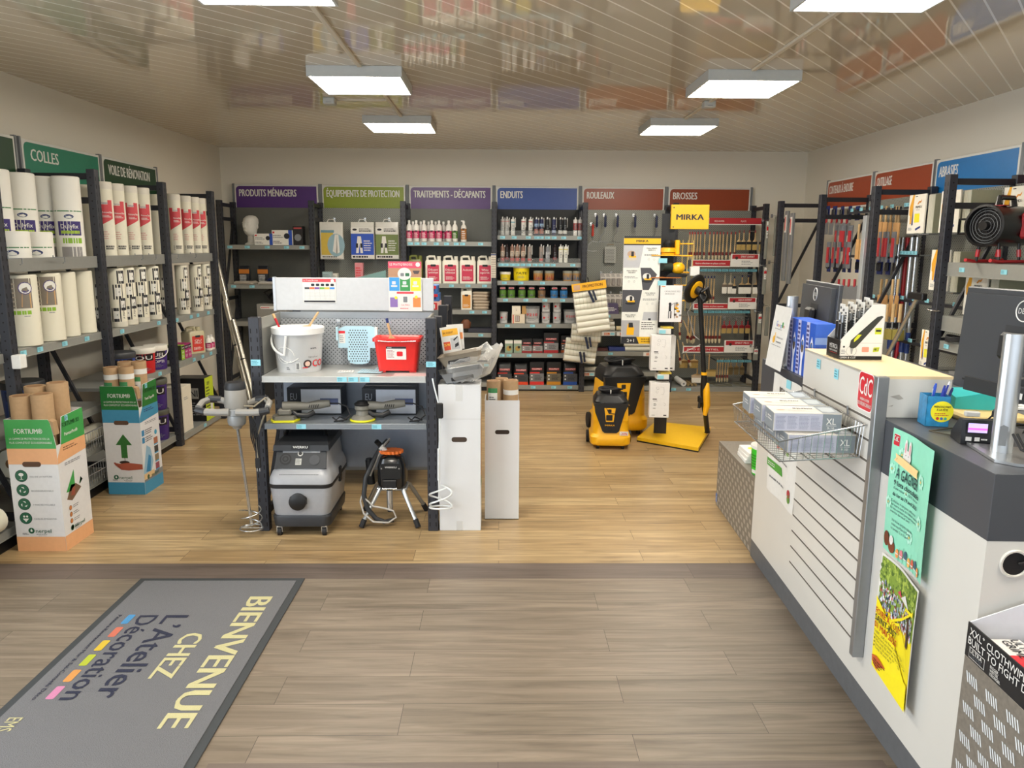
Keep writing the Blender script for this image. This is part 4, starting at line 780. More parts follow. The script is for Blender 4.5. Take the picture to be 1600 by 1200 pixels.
p = P(608, 486, Y=4.78); x0, z0 = p.x, p.z; w_, h_ = .205, .305; m = MB().box(x0, 4.778, z0, x0 + w_, 4.780, z0 + h_, WHITE); F = Fr((x0, 4.7775, z0), (1, 0, 0), (0, 0, 1))
m.rect(F, 0, h_ - .04, w_, h_, M('#d8506a', .4)); m.txt(F, 'LE PRATIQ’BROSSE', .01, h_ - .024, .013, WHITE, w=.14, bold=.03); m.disc(F, w_ - .022, h_ - .018, .014, WHITE, 2); m.rect(F, 0, h_ - .095, w_, h_ - .04, M('#b58a6b', .5)); m.disc(F, .10, h_ - .075, .042, WHITE, 2, 20, .038); m.rrect(F, .075, h_ - .09, .097, h_ - .07, .004, GREY, 3); m.rrect(F, .105, h_ - .09, .13, h_ - .07, .004, M('#2f6f4a', .5), 3)
m.poly(F, [(.15, h_ - .055), (.195, h_ - .055), (.185, h_ - .075), (.16, h_ - .075)], M('#50484a', .5), 2)
for k, c in enumerate(('#3f9ade', '#3a9550', '#e3dc3a')):
    m.rect(F, .005 + k * .066, .125, .068 + k * .066, .208, M(c, .4)); m.rrect(F, .015 + k * .066, .150, .055 + k * .066, .160, .005, WHITE, 2); m.rrect(F, .022 + k * .066, .165, .045 + k * .066, .185, .003, M('#cfd6dc', .5), 2)
m.rrect(F, .05, .108, .155, .12, .004, M('#d8404a', .4)); m.rect(F, .008, .025, .055, .085, M('#8a6fb0', .4)); m.rect(F, .15, .025, .197, .085, M('#e08a4a', .4)); m.disc(F, .045, .083, .01, M('#e3dc3a', .5), 3, 8); m.disc(F, .17, .088, .01, M('#e3dc3a', .5), 3, 8); m.disc(F, .103, .05, .045, WHITE, 2, 20, .04); m.rrect(F, .09, .055, .115, .09, .003, GREY, 3); m.txt(F, 'Les filets', .103, .035, .009, RED, w=.05, al='c', l=3); m.greek(F, .07, .012, .14, .022, 1, M('#d8404a', .5), 3)
tag(m.obj('leaflet'), 'tall multicoloured brush leaflet at the right of the island header', 'leaflet')
# translucent tub
HAZY = clear('milky_plastic', '#e9ebec', .36, .25)
t = thing('plastic_tub', 'milky translucent tub with carry handle on the island shelf', 'tub', (-1.196, 4.545, .9355))
m = MB().lathe([(.001, .004), (.124, .004), (.124, 0), (.126, 0), (.144, .225), (.150, .226), (.150, .248), (.152, .262), (.146, .262), (.142, .23), (.123, .006), (.001, .006)], HAZY, 40); m.obj('body', t)
m = MB().lathe([(.146, .226), (.1525, .226), (.1525, .234), (.154, .248), (.154, .260), (.147, .262)], M('#e9ebea', .35), 40); m.obj('rim', t)
m = MB().tube([(-.152 * math.cos(R_(a)) * (1 if a < 90 else 1), -.155 * math.sin(R_(a)), .21 - .085 * math.sin(R_(a)) * (1.25 if a < 90 else .6)) for a in range(0, 76, 8)] + [(-.03, -.158, .222)], .007, M('#e3e5e4', .35), 8); m.obj('handle', t)
m = MB(); F = Fc((0, 0, 0), .126, 0, -68, .144, .225); m.txt(F, 'www.', .045, .14, .013, INK, w=.04, bold=.02); m.txt(F, 'Fabriqué par', .035, .09, .009, INK, w=.06); m.txt(F, 'CO', .06, .035, .04, RED, w=.075, bold=.08); m.disc(F, .03, .055, .024, M('#3a2528', .5), 2, 16); m.disc(F, .03, .055, .015, M('#d8b8a8', .5), 3, 12); m.rect(F, .0, .03, .03, .035, RED, 4)
m.rrect(F, -.035, .022, -.012, .065, .002, WHITE, 2); m.greek(F, -.032, .025, -.015, .062, 8, INK, 3, 2, .7); m.greek(F, -.09, .02, -.07, .04, 2, INK, 2); F2 = Fc((0, 0, 0), .126, 0, -112, .144, .225); m.obj('printing', t); m = MB()
for r_, s_ in ((.055, 0), (.05, 180)): m.tube([F2(.0 + r_ * math.cos(R_(a + s_)), .105 + r_ * .9 * math.sin(R_(a + s_)), 2) for a in range(0, 150, 15)], .0022, WHITE, 5)
m.tube([F2(-.03 + .0006 * a, .09 - .025 * math.sin(R_(a)), 2) for a in range(0, 181, 15)], .003, WHITE, 5); m.obj('line_drawing', t)
def brush(wd, hl, hc, tip, bl, bt=.016, ferr=STEEL, name='paint_brush', tipc=None):
    """flat brush, origin at handle end, bristles toward -z"""
    t = thing(name, '', 'brush'); n = 8
    m = MB(); prof = [(.004, 0), (.007, .01), (.0075, hl * .35), (.006, hl * .55), (.008, hl * .8), (wd * .5 * .8, hl * .93), (wd * .5, hl)]
    m.loft([[(a * math.cos(2 * math.pi * k / 12), min(a, .0075) * math.sin(2 * math.pi * k / 12), -z) for k in range(12)] for a, z in prof], hc)
    m.obj('handle', t)
    if tipc: MB().loft([[(.0082 * math.cos(2 * math.pi * k / 12), .0082 * math.sin(2 * math.pi * k / 12), -z) for k in range(12)] for z in (-.001, hl * .2)], tipc).obj('dipped_tip', t)
    MB().box(-wd / 2 - .001, -bt / 2, -hl - .03, wd / 2 + .001, bt / 2, -hl + .001, ferr, .002).obj('ferrule', t)
    m = MB().loft([rring(wd / 2 - .001, bt / 2 - .001, .003, -hl - .03), rring(wd / 2 - .001, bt / 2 - .002, .003, -hl - .03 - bl * .8), rring(wd / 2 - .004, bt / 2 - .004, .002, -hl - .03 - bl)], tip); m.obj('bristles', t); return t
WBR = M('#e9e6dc', .8, var=.12, scale=90, bump=.4); DBR = M('#34302c', .8, bump=.4, scale=90); LWD = M('#c9a87a', .5, var=.15, scale=20)
b1 = brush(.05, .13, M('#b3222f', .35), DBR, .05, tipc=LWD); b1.location = (-1.325, 4.50, 1.275); b1.rotation_euler = (0, R_(-22), R_(20)); b1['label'] = 'red-handled paint brush standing in the milky tub'
b2 = brush(.07, .13, LWD, DBR, .06); b2.location = (-1.07, 4.545, 1.285); b2.rotation_euler = (0, R_(35), R_(-8)); b2['label'] = 'pale wooden paint brush leaning in the milky tub'
# red bin
t = thing('plastic_bin', 'bright red rectangular roller bucket on the island shelf', 'bucket', (-.60, 4.53, .9355)); RP = M('#d6251f', .35, coat=.2)
m = MB(); m.loft([rring(.112, .07, .02, .012), rring(.132, .085, .022, .185), rring(.142, .095, .024, .186), rring(.142, .095, .024, .205), rring(.137, .09, .022, .205), rring(.128, .081, .02, .19), rring(.108, .066, .018, .015)], RP); m.obj('body', t)
m = MB()
for x in (-.09, .09): m.box(x - .02, -.06, 0, x + .02, -.05, .014, RP).box(x - .02, .05, 0, x + .02, .06, .014, RP)
m.obj('foot', t)
m = MB(); F0 = Fr((0, -.0795, .10), (1, 0, 0), Vector((0, -.083, 1))); m.rect(F0, -.062, -.02, .055, .058, PAPER); m.rect(F0, -.062, .045, .055, .058, INK, 2); m.txt(F0, '4006', -.055, .048, .007, WHITE, w=.025, l=3, bold=.03); m.rrect(F0, .0, .0, .035, .028, .006, RED, 2); m.greek(F0, -.055, -.01, -.01, .038, 6, M('#a55a60', .6), 2); m.obj('label_sticker', t)
m = MB(); m.tube([(.142, 0, .195)] + [(.142 * math.cos(R_(a)) + .004, -.098 - .004, .20 - .012 * math.sin(R_(a))) for a in (40, 70, 110, 140)] + [(-.142, 0, .195)], .0025, STEEL, 6); m.obj('handle', t)
b3 = brush(.06, .135, LWD, WBR, .055, tipc=NAVY); b3.location = (-.665, 4.52, 1.25); b3.rotation_euler = (0, R_(-12), R_(10)); b3['label'] = 'wooden paint brush with navy tip in the red roller bucket'
# hooks and the light blue grid
def hook(x, y, z, ln, rz=0, label='', grp='wire hooks', mt=STEEL):
    m = MB(); m.tube([(0, 0, 0), (0, -ln, 0), (0, -ln - .006, .004), (0, -ln - .008, .018)], .0028, mt, 6); m.box(-.012, -.003, -.02, .012, 0, .02, mt); o = m.obj('wire_hook', None, (x, y, z), (0, 0, rz)); return tag(o, label, 'hook', grp)
hook(-1.0, 4.772, 1.20, .12, R_(-14), 'left chrome hook holding the pale blue grid on the island pegboard', 'hooks on the island pegboard'); hook(-.69, 4.772, 1.20, .12, R_(14), 'right chrome hook holding the pale blue grid on the island pegboard', 'hooks on the island pegboard')
PBL = M('#b8d9e6', .35, .2); t = thing('paint_grid', 'pale blue perforated metal paint grid hanging on the island pegboard', 'paint grid', (-.86, 4.66, .955))
m = MB(); out = [(-.125, .10), (-.068, .10), (-.068, .03), (-.055, .008), (-.02, 0), (.02, 0), (.055, .008), (.068, .03), (.068, .10), (.125, .10), (.125, .215), (.08, .235), (-.08, .235), (-.125, .215)]
m.prism(out, -.0015, .0015, PBL); F = Fr((0, -.0022, 0), (1, 0, 0), (0, 0, 1))
for r in range(14):
    for c in range(8):
        a = -.056 + c * .0155 + (.0078 if r % 2 else 0); b = .02 + r * .0145
        if abs(a) < .06: m.disc(F, a, b, .0042, M('#3d464b', .6), 1, 8)
m.rrect(F, -.118, .13, -.08, .205, .003, WHITE, 2); m.rrect(F, -.118, .19, -.08, .205, .003, RED, 3); m.greek(F, -.112, .135, -.086, .18, 4, GREY, 3); m.obj('plate', t)
MB().box(.105, -.03, .14, .12, .0, .23, WHITE).obj('folded_tab', t); MB().box(-.13, -.03, .15, -.118, 0, .23, PBL).obj('folded_tab', t)
for i, (x, y, w_, d_) in enumerate(((-.95, 4.45, .09, .07), (-.83, 4.43, .14, .12), (-.74, 4.48, .13, .11))):
    m = MB(); m.box(0, 0, 0, w_, d_, .003, PBL if i else WHITE, .001); F = Fr((0, 0, .0035), (1, 0, 0), (0, 1, 0))
    for r in range(int(d_ / .015) - 1):
        for c in range(int(w_ / .015) - 1): m.disc(F, .015 + c * .015, .015 + r * .015, .004, GREY, 1, 6)
    tag(m.obj('metal_grid', None, (x, y, .9365 + .0035 * i), (0, 0, R_((3, -4, 2)[i]))), 'small flat perforated plate lying on the island shelf, %s' % ('left of the grey ones', 'middle one', 'nearest the red bucket')[i], 'metal plate', 'flat plates on the island shelf')
m = MB().box(0, 0, 0, .19, .10, .0015, M('#e6c8c8', .6)); tag(m.obj('leaflet', None, (-.61, 4.34, .9365)), 'pink and white leaflet lying in front of the red bucket', 'leaflet')
# cartons and sanders on the lower shelf
CB = M('#1a1f27', .4)
def carton_bw():
    m = MB().box(0, 0, 0, .33, .16, .165, CB, .002); F = Fr((0, -.0004, 0), (1, 0, 0), (0, 0, 1)); m.rect(F, .085, .006, .325, .155, M('#c9ced8', .4)); m.txt(F, 'EU', .02, .09, .04, M('#8a8f98', .5), w=.04, bold=.02); m.rect(F, .20, .06, .31, .10, M('#5b6790', .4), 2); return m
cbm = carton_bw().mesh('carton')
for i, x in enumerate((-1.29, -.835)):
    o = bpy.data.objects.new('tool_carton', cbm); C.objects.link(o); o.location = (x, 4.585, .6555); tag(o, 'black and white tool carton behind the %s sander' % ('left', 'right')[i], 'carton', 'tool cartons on the lower island shelf')
def sander(kind):
    t = thing('orbital_sander' if kind else 'delta_sander', '', 'sander'); OL = M('#75736b', .45); YG = M('#e2dd22', .4)
    if kind:
        MB().lathe([(.001, 0), (.074, 0), (.076, .006), (.074, .012), (.001, .012)], YG, 28).obj('pad', t, (0, 0, 0)); MB().lathe([(.07, .0125), (.055, .03), (.04, .034), (.038, .06), (.046, .07), (.046, .09), (.03, .102), (.001, .104)], OL, 24).obj('gear_head', t)
        MB().lathe([(.047, .091), (.049, .1), (.03, .115), (.001, .116)], BLACK, 24).obj('top_cap', t)
    else:
        m = MB().prism([(-.09, -.02), (-.07, -.055), (.05, -.055), (.075, 0), (.05, .055), (-.07, .055), (-.09, .02)], 0, .012, YG, ax='z'); m.obj('pad', t); m = MB().prism([(-.08, -.02), (-.06, -.05), (.045, -.05), (.065, 0), (.045, .05), (-.06, .05), (-.08, .02)], .0125, .035, OL, ax='z'); m.box(-.05, -.03, .035, .03, .03, .075, OL, .01); m.obj('gear_head', t)
    m = MB().tube([(-.02, 0, .085), (.05, 0, .088), (.12, 0, .085), (.19, 0, .095), (.25, 0, .10)], [.03, .027, .023, .027, .02], OL, 12); m.obj('motor_housing', t)
    m = MB(); F = Fr((.13, -.0265, .08), (1, 0, 0), (0, 0, 1))
    for k in range(5): m.poly(F, [(k * .012, 0), (k * .012 + .005, 0), (k * .012 + .011, .02), (k * .012 + .006, .02)], BLACK, 2)
    m.obj('vent_slots', t)
    MB().tube([(.03, 0, .06), (.06, -.01, .035), (.12, -.01, .03), (.16, 0, .05)], .016, BLACK, 10).obj('dust_outlet', t)
    MB().tube([(.24, 0, .10), (.30, -.01, .10), (.35, -.03, .085), (.37, -.06, .04), (.33, -.08, .01), (.28, -.085, .008), (.31, -.06, .03), (.35, -.05, .01), (.30, -.09, .012), (.27, -.07, .03)], .0045, RUB, 6).obj('power_cord', t)
    return t
s0 = sander(0); s0.location = (-1.245, 4.405, .657); s0.rotation_euler[2] = R_(6); s0['label'] = 'triangular-pad corded sander with yellow edge on the lower island shelf, left'
s1 = sander(1); s1.location = (-.805, 4.425, .657); s1.rotation_euler[2] = R_(3); s1['label'] = 'round-pad corded sander with yellow disc on the lower island shelf, right'
# grey workshop vacuum
VG = M('#9b9da2', .38, coat=.1); VD = M('#2b2d31', .45)
t = thing('workshop_vacuum', 'grey and charcoal workshop vacuum on castors under the island shelves', 'vacuum cleaner', (-1.15, 4.50, 0)); t.scale = (1, .95, 1)
def V_(z, hx, hy, r=.05, cy=0): return rring(hx, hy, r, z, 0, cy)
MB().loft([V_(.055, .145, .235), V_(.058, .165, .255), V_(.115, .17, .262), V_(.125, .165, .258)], VD).obj('trolley_base', t)
MB().loft([V_(.122, .158, .25), V_(.13, .163, .252), V_(.285, .178, .262), V_(.292, .178, .262)], VG).obj('dust_tank', t)
MB().loft([V_(.291, .18, .264), V_(.295, .184, .268), V_(.312, .184, .268), V_(.316, .18, .264)], BLACK).obj('rubber_seal', t)
MB().loft([V_(.315, .182, .265), V_(.345, .18, .262), V_(.375, .17, .25, .05, .01), V_(.392, .158, .24, .05, .02), V_(.42, .154, .235, .04, .025), V_(.50, .146, .215, .04, .045), V_(.505, .14, .2, .04, .05)], VG).obj('motor_cover', t)
m = MB(); o_ = Vector((0, -.214, .395)); up = Vector((0, .062, .105)).normalized(); F = Fr(o_, (1, 0, 0), up); m.add([F(-.15, 0, 2), F(.15, 0, 2), F(.142, .118, 2), F(-.142, .118, 2), F(-.15, 0, 22), F(.15, 0, 22), F(.142, .118, 30), F(-.142, .118, 30)], [(4, 5, 6, 7), (0, 1, 5, 4), (1, 2, 6, 5), (2, 3, 7, 6), (3, 0, 4, 7)], VD)
for r_ in (.034, .026, .018, .010): m.disc(F, -.088, .055, r_, BLACK if r_ in (.034, .018) else VD, 32 + int((.04 - r_) * 200), 20)
m.disc(F, .08, .05, .030, GREY if 0 else M('#3b3d42', .4), 33, 20); m.disc(F, -.005, .088, .016, STEEL, 33, 16); m.disc(F, -.005, .088, .010, BLACK, 36, 16); m.rect(F, -.03, .02, .005, .058, M('#b9b9b4', .4), 33); m.greek(F, -.028, .025, .003, .055, 4, INK, 35); m.greek(F, .06, .094, .10, .10, 1, WHITE, 34); m.obj('control_panel', t)
m = MB(); F = Fr((0, -.2535, .33), (1, 0, 0), Vector((0, .25, 1)))
for k in range(24): m.rect(F, -.115 + k * .0095, .018, -.1105 + k * .0095, .042, DARK, 3)
m.obj('vent_grille', t)
m = MB().loft([[(-.162, -.19, .497), (.162, -.19, .497), (.158, .22, .50), (-.158, .22, .50)], [(-.158, -.185, .53), (.158, -.185, .53), (.155, .22, .545), (-.155, .22, .545)], [(-.12, -.04, .565), (.12, -.04, .565), (.13, .2, .575), (-.13, .2, .575)]], VD); m.obj('top_lid', t)
m = MB(); F = Fr((0, -.192, .505), (1, 0, 0), Vector((0, .15, 1))); m.rrect(F, -.055, .0, .05, .026, .003, BLACK, 2); m.txt(F, 'WERKU', -.045, .008, .013, WHITE, w=.085, bold=.08, l=3); m.obj('emblem', t)
MB().tube([(-.12, -.06, .56), (-.11, -.02, .595), (-.05, .12, .60), (.05, .12, .60), (.11, -.02, .595), (.12, -.06, .56)], .012, BLACK, 8).obj('carry_handle', t)
m = MB().lathe([(.001, 0), (.045, 0), (.05, .012), (.05, .03), (.04, .036), (.001, .036)], BLACK, 24); m.X = None; o = m.obj('hose_port', t, (-.01, -.254, .215), (R_(90), 0, 0)); MB().box(-.06, -.268, .19, .04, -.25, .245, BLACK, .01).obj('port_housing', t)
for x, y in ((-.13, -.235), (.13, -.235), (-.13, .22), (.13, .22)):
    m = MB().tube([(x - .011, y, .024), (x + .011, y, .024)], .024, RUB, 16); c = m.obj('castor', t); MB().box(x - .017, y - .012, .022, x - .013, y + .012, .06, STEEL).box(x + .013, y - .012, .022, x + .017, y + .012, .06, STEEL).box(x - .017, y - .014, .052, x + .017, y + .014, .06, STEEL).obj('castor_fork', c)
MB().box(.176, -.02, .26, .19, .03, .35, BLACK, .004).obj('latch', t)
# airless sprayer
t = thing('paint_sprayer', 'black airless paint sprayer on four silver legs, orange spiked cap', 'paint sprayer', (-.66, 4.53, 0)); SL = M('#b9bec2', .3, .8)
for x, y, sx, sy in ((-.07, -.06, -1, -1), (.08, -.06, 1, -1), (.1, .08, 1, 1), (-.1, .08, -1, 1)):
    l_ = MB().tube([(x * .8, y * .5, .225), (x, y, .205), (x + sx * .085, y + sy * .075, .035)], .0125, SL, 10).obj('leg', t); MB().tube([(x + sx * .078, y + sy * .069, .05), (x + sx * .096, y + sy * .085, .006)], .0165, RUB, 10).obj('rubber_foot', l_)
MB().box(-.085, -.055, .205, .10, .08, .222, SL, .004).obj('mounting_plate', t)
m = MB(); rr = [rring(hx, hy, .04, z, .01, 0) for z, hx, hy in ((.222, .075, .08), (.25, .085, .09), (.36, .085, .09), (.41, .07, .08), (.43, .045, .06))]; m.loft(rr, M('#141517', .25, coat=.4)); m.obj('motor_housing', t)
m = MB(); F = Fr((.01, -.0905, .30), (1, 0, 0), (0, 0, 1)); m.rrect(F, -.06, -.01, .06, .085, .012, M('#1e2022', .2), 2); m.txt(F, 'WERKU', -.035, .058, .010, WHITE, w=.07, bold=.06, l=3)
for a, b in ((-.055, .055), (.05, .055), (-.035, -.03), (.03, -.03)): m.disc(F, a, b, .0045, CHROME, 3, 8)
m.obj('front_cover', t)
MB().box(-.04, -.105, .235, .045, -.09, .285, BLACK, .004).tube([(-.04, -.1, .232), (.045, -.1, .232)], .005, STEEL, 6).obj('pump_bracket', t)
MB().cyl((0, -.085, .22), (0, -.085, .10), .019, STEEL, n=16).cyl((0, -.085, .10), (0, -.085, .085), .015, BLACK, n=12).obj('pump_cylinder', t)
m = MB(); star = [(.07 * (1 + .1 * (k % 2)) * math.cos(R_(k * 10)), .05 * (1 + .15 * (k % 2)) * math.sin(R_(k * 10))) for k in range(36)]; m.prism(star, .43, .448, M('#f0782a', .5), ax='z'); m.obj('spiked_cap', t)
MB().cyl((-.12, -.02, .24), (-.13, -.02, .39), .024, M('#141517', .3), n=14).cyl((-.13, -.02, .39), (-.131, -.02, .40), .018, BLACK).obj('filter_housing', t)
m = MB(); hp = [(-.02, .03, .50), (-.06, 0, .46), (-.10, -.05, .39), (-.14, -.10, .30), (-.15, -.12, .20), (-.13, -.13, .12), (-.08, -.13, .055), (-.03, -.12, .03), (.02, -.10, .035)]; m.tube(hp, .0145, M('#26282b', .5), 10); m.obj('suction_hose', t)
MB().tube([(-.01, .03, .51), (-.045, -.01, .47), (-.08, -.04, .40), (-.12, -.06, .30)], .007, M('#9a9690', .4), 8).tube([(-.15, -.10, .24), (-.17, -.13, .16), (-.15, -.14, .09), (-.09, -.16, .045), (0, -.16, .04), (.045, -.15, .07), (.03, -.15, .11), (-.03, -.14, .125), (-.09, -.14, .135), (-.14, -.13, .18)], .0055, M('#a8a49e', .35), 8).obj('return_hose', t)
MB().tube([(-.055, .03, .455), (-.085, .0, .50)], .016, BLACK, 10).tube([(-.035, .0, .44), (-.06, -.01, .47)], .018, WHITE, 10).obj('hose_cuff', t)
# paddle mixer leaning at the left post
t = thing('paddle_mixer', 'grey two-handled paddle mixer leaning on the left island post', 'mixer', (-1.465, 4.195, 0)); MG = M('#8f8d88', .42)
MB().lathe([(.001, .78), (.058, .78), (.062, .79), (.056, .885), (.054, .89)], MG, 20).obj('motor_housing', t)
MB().lathe([(.056, .885), (.058, .90), (.05, .925), (.02, .93), (.001, .93)], VD, 20).obj('top_cap', t)
MB().lathe([(.001, .66), (.02, .66), (.03, .675), (.045, .685), (.05, .70), (.05, .74), (.06, .745), (.062, .775), (.05, .785)], M('#a9adb0', .3, .5), 20).obj('gearbox', t)
for s in (-1, 1):
    m = MB(); m.tube([(s * .04, .03, .79), (s * .09, .05, .81), (s * .155, .04, .82), (s * .185, 0, .81), (s * .19, -.05, .79)], [.016, .018, .019, .018, .017], MG, 10)
    m.tube([(s * .02, -.055, .765), (s * .08, -.06, .765), (s * .14, -.065, .768), (s * .185, -.06, .775)], [.022, .02, .02, .02], MG, 10); o = m.obj('handle', t)
    MB().tube([(s * .15, -.067, .769), (s * .20, -.06, .778)], [.0225, .018], VD, 10).obj('rubber_grip', o); MB().tube([(s * .1, .052, .815), (s * .165, .036, .822)], .021, VD, 10).obj('rubber_grip', o)
MB().tube([(0, 0, .665), (.025, .07, .06)], .0085, STEEL, 10).obj('shaft', t)
m = MB()
for k in range(2):
    m.tube([(.025 + (.058 + .005 * k) * math.cos(R_(a + 180 * k)), .068 + (.05) * math.sin(R_(a + 180 * k)), .055 + a / 360 * .10) for a in range(0, 421, 20)], .004, STEEL, 6)
m.tube([(.025 + .065 * math.cos(R_(a)), .068 + .06 * math.sin(R_(a)), .048) for a in range(0, 360, 20)], .0045, STEEL, 6, closed=True); m.tube([(-.04, .068, .048), (.09, .068, .048)], .004, STEEL, 6); m.obj('whisk', t)
m = MB(); g = random.Random(4)
for k in range(5): m.tube([(.085 + g.uniform(-.01, .01), -.045, .79), (.09 + k * .006, -.05, .70), (.085 + k * .010, -.035, .62), (.10 + k * .006, -.03, .54 - .02 * k), (.11 + k * .004, -.03, .62)], .0045, RUB, 6)
m.tube([(.06, -.045, .80), (.12, -.06, .80), (.17, -.02, .84), (.18, .02, .80), (.15, -.02, .72), (.11, -.03, .60), (.115, -.03, .50)], .005, M('#8a8270', .5), 6); m.box(.10, -.04, .44, .13, -.02, .50, RUB, .004); m.tube([(.108, -.03, .44), (.108, -.03, .42)], .003, STEEL, 6).tube([(.122, -.03, .44), (.122, -.03, .42)], .003, STEEL, 6); m.obj('power_cord', t)
# white cartons on the right of the island
WB = M('#d0d2d5', .45, var=.03, scale=8); ORG = M('#c98a45', .5)
t = thing('white_carton', 'tall plain white carton taped shut beside the right island post', 'carton', (-.352, 4.345, 0))
m = MB().box(0, 0, 0, .245, .185, .885, WB, .002); m.rect(Fr((.2455, 0, 0), (0, 1, 0), (0, 0, 1)), .03, .30, .17, .70, ORG); m.rect(Fr((.2455, 0, 0), (0, 1, 0), (0, 0, 1)), .03, .26, .17, .30, M('#3a8a45', .5)); m.obj('box_body', t)
m = MB(); F = Fr((0, -.0008, 0), (1, 0, 0), (0, 0, 1)); m.rrect(F, .075, .545, .165, .575, .014, M('#3f3228', .8), 1); m.obj('hand_hole', t); m = MB(); m.rect(F, .0, .682, .245, .684, M('#b9b9b6', .6), 1); m.obj('lid_seam', t); m = MB(); tp = clear('packing_tape', '#f2f0ea', .25, .15); m.rect(F, .10, .79, .14, .885, tp, 2); m.obj('packing_tape', t); m = MB(); m.rect(F, .10, .0, .14, .06, tp, 2); m.obj('packing_tape', t)
t = thing('open_carton', 'open white carton holding kraft paper rolls, right of the island', 'carton', (-.086, 4.535, 0))
m = MB(); W2, D2, H2 = .21, .20, .755
for a, b_, c_, d_, h_ in ((0, 0, W2, .004, H2), (0, .004, .004, D2, H2), (W2 - .004, .004, W2, D2, H2 - .03), (0, D2 - .004, W2, D2, H2)): m.box(a, b_, 0, c_, d_, h_, WB)
m.box(0, 0, 0, W2, D2, .004, WB); G = Fr((W2 + .0005, 0, 0), (0, 1, 0), (0, 0, 1)); m.rect(G, .02, .30, .19, .68, ORG); m.rect(G, .02, .2, .19, .29, M('#3a8a45', .5)); m.rect(G, .04, .4, .17, .5, M('#6d4a2c', .5), 2); m.obj('box_body', t)
m = MB(); F = Fr((0, -.0008, 0), (1, 0, 0), (0, 0, 1)); m.rrect(F, .062, .545, .15, .572, .013, M('#2b2019', .8), 1); m.obj('hand_hole', t)
def kroll(r, h, band=None, bandz=.78, lab=None, inner=.4):
    t = thing('kraft_paper_roll', '', 'paper roll'); m = MB(); m.lathe([(r * inner, h - .06), (r * inner, h - .002), (r * .97, h), (r, h - .003), (r, .003), (r * .97, 0), (.001, 0)], KRAFT, 22)
    m.lathe([(r * .7, h + .0002), (r * .72, h + .0004)], KRAFTD, 22); m.lathe([(r * inner, h - .058), (.001, h - .058)], KRAFTD, 16); m.obj('paper', t)
    if band: MB().lathe([(r + .0008, h * bandz), (r + .0008, h * bandz + band)], WHITE, 22).obj('white_band', t)
    if lab:
        m = MB(); F = Fc((0, 0, 0), r, 0, -100); m.rect(F, -.03, h - .16 - lab, .03, h - lab, WHITE, 2, 4); m.rect(F, -.03, h - lab - .03, .03, h - lab, M('#3f8a55', .5), 3, 4); m.greek(F, -.02, h - .14 - lab, .02, h - .05 - lab, 7, INK, 3); m.obj('label', t)
    return t
ka = kroll(.043, .86, lab=.04); ka.location = (-.033, 4.60, .006); kb = kroll(.046, .86, .03, .90); kb.location = (.072, 4.62, .006)
kc = kroll(.040, .86); kc.location = (.016, 4.69, .006)
ka['label'] = 'kraft roll with green and white label, front left in the open white carton'; kb['label'] = 'kraft roll with a white band, front right in the open white carton'; kc['label'] = 'plain kraft roll at the back of the open white carton'
for o in (ka, kb, kc): o['group'] = 'rolls in the open white carton'
# wrapped roller trays on the tall carton
FILM = clear('cling_film', '#efefec', .10, .08); m = None
def rtray(w_, d_, h_, mt):
    m = MB(); m.loft([rring(w_ * .40, d_ * .38, .01, 0), rring(w_ * .5, d_ * .5, .012, h_), rring(w_ * .52, d_ * .54, .012, h_ + .002), rring(w_ * .48, d_ * .48, .012, h_), rring(w_ * .39, d_ * .36, .01, .004)], mt); return m
for i, (z, rz_, ry, mt, d) in enumerate(((.885, 8, -8, M('#8d9093', .3), 'lower'), (.985, -4, -12, M('#8a8173', .35), 'upper'))):
    if i == 0: wt = thing('wrapped_paint_trays', 'two grey plastic paint trays wrapped in clear film on the tall white carton', 'paint trays', (-.215, 4.44, .8855))
    t = rtray(.25, .17, .06, mt).obj('tray', wt, (0, 0, z + .016 - .8855), (0, R_(ry), R_(rz_))); m = MB().box(-.07, -.088, .012, .06, -.074, .035, BLACK, .004); m.obj('roller_frame', t)
m = MB(); g = random.Random(11); ring = []
for z, s_ in ((.902, .72), (.93, .95), (.97, 1.05), (1.02, 1.18), (1.06, 1.2), (1.03, 1.0)):
    ring.append([(-.190 + (.135 * s_ + g.uniform(-.008, .008)) * math.cos(R_(a)) + (z - .88) * .25, 4.44 + (.128 * s_ + g.uniform(-.008, .008)) * math.sin(R_(a)), z + (.05 if s_ > 1.1 else .015) * math.cos(R_(a)) + g.uniform(-.008, .008)) for a in range(0, 360, 12)])
m.loft(ring, FILM, cap=False); m.tube([(-.08, 4.40, 1.03), (-.05, 4.42, 1.07), (-.075, 4.44, 1.10), (-.13, 4.44, 1.075)], [.02, .03, .026, .01], FILM, 10); m.obj('plastic_film', wt, (.215, -4.44, -.8855))
m = MB().box(0, 0, 0, .115, .003, .16, WHITE); F = Fr((0, -.0005, 0), (1, 0, 0), (0, 0, 1)); m.rect(F, .01, .105, .105, .145, M('#f2b733', .4)); m.txt(F, 'BAC À ENDUIT', .016, .118, .012, M('#7a2a10', .5), w=.06, bold=.03); m.rect(F, .01, .02, .05, .07, M('#d8502a', .4)); m.txt(F, '25.90', .012, .045, .014, M('#f7d84a', .5), w=.034, bold=.05)
m.rect(F, .055, .02, .105, .09, M('#b9bcc0', .5)); m.poly(F, [(.075, .07), (.10, .09), (.10, .098), (.07, .078)], INK, 2); m.poly(F, [(.075, .03), (.1, .04), (.1, .06), (.078, .05)], INK, 2); tag(m.obj('price_card', None, (-.335, 4.575, 1.03), (R_(-6), R_(-9), 0)), 'white and yellow price card standing behind the wrapped paint trays', 'price card')
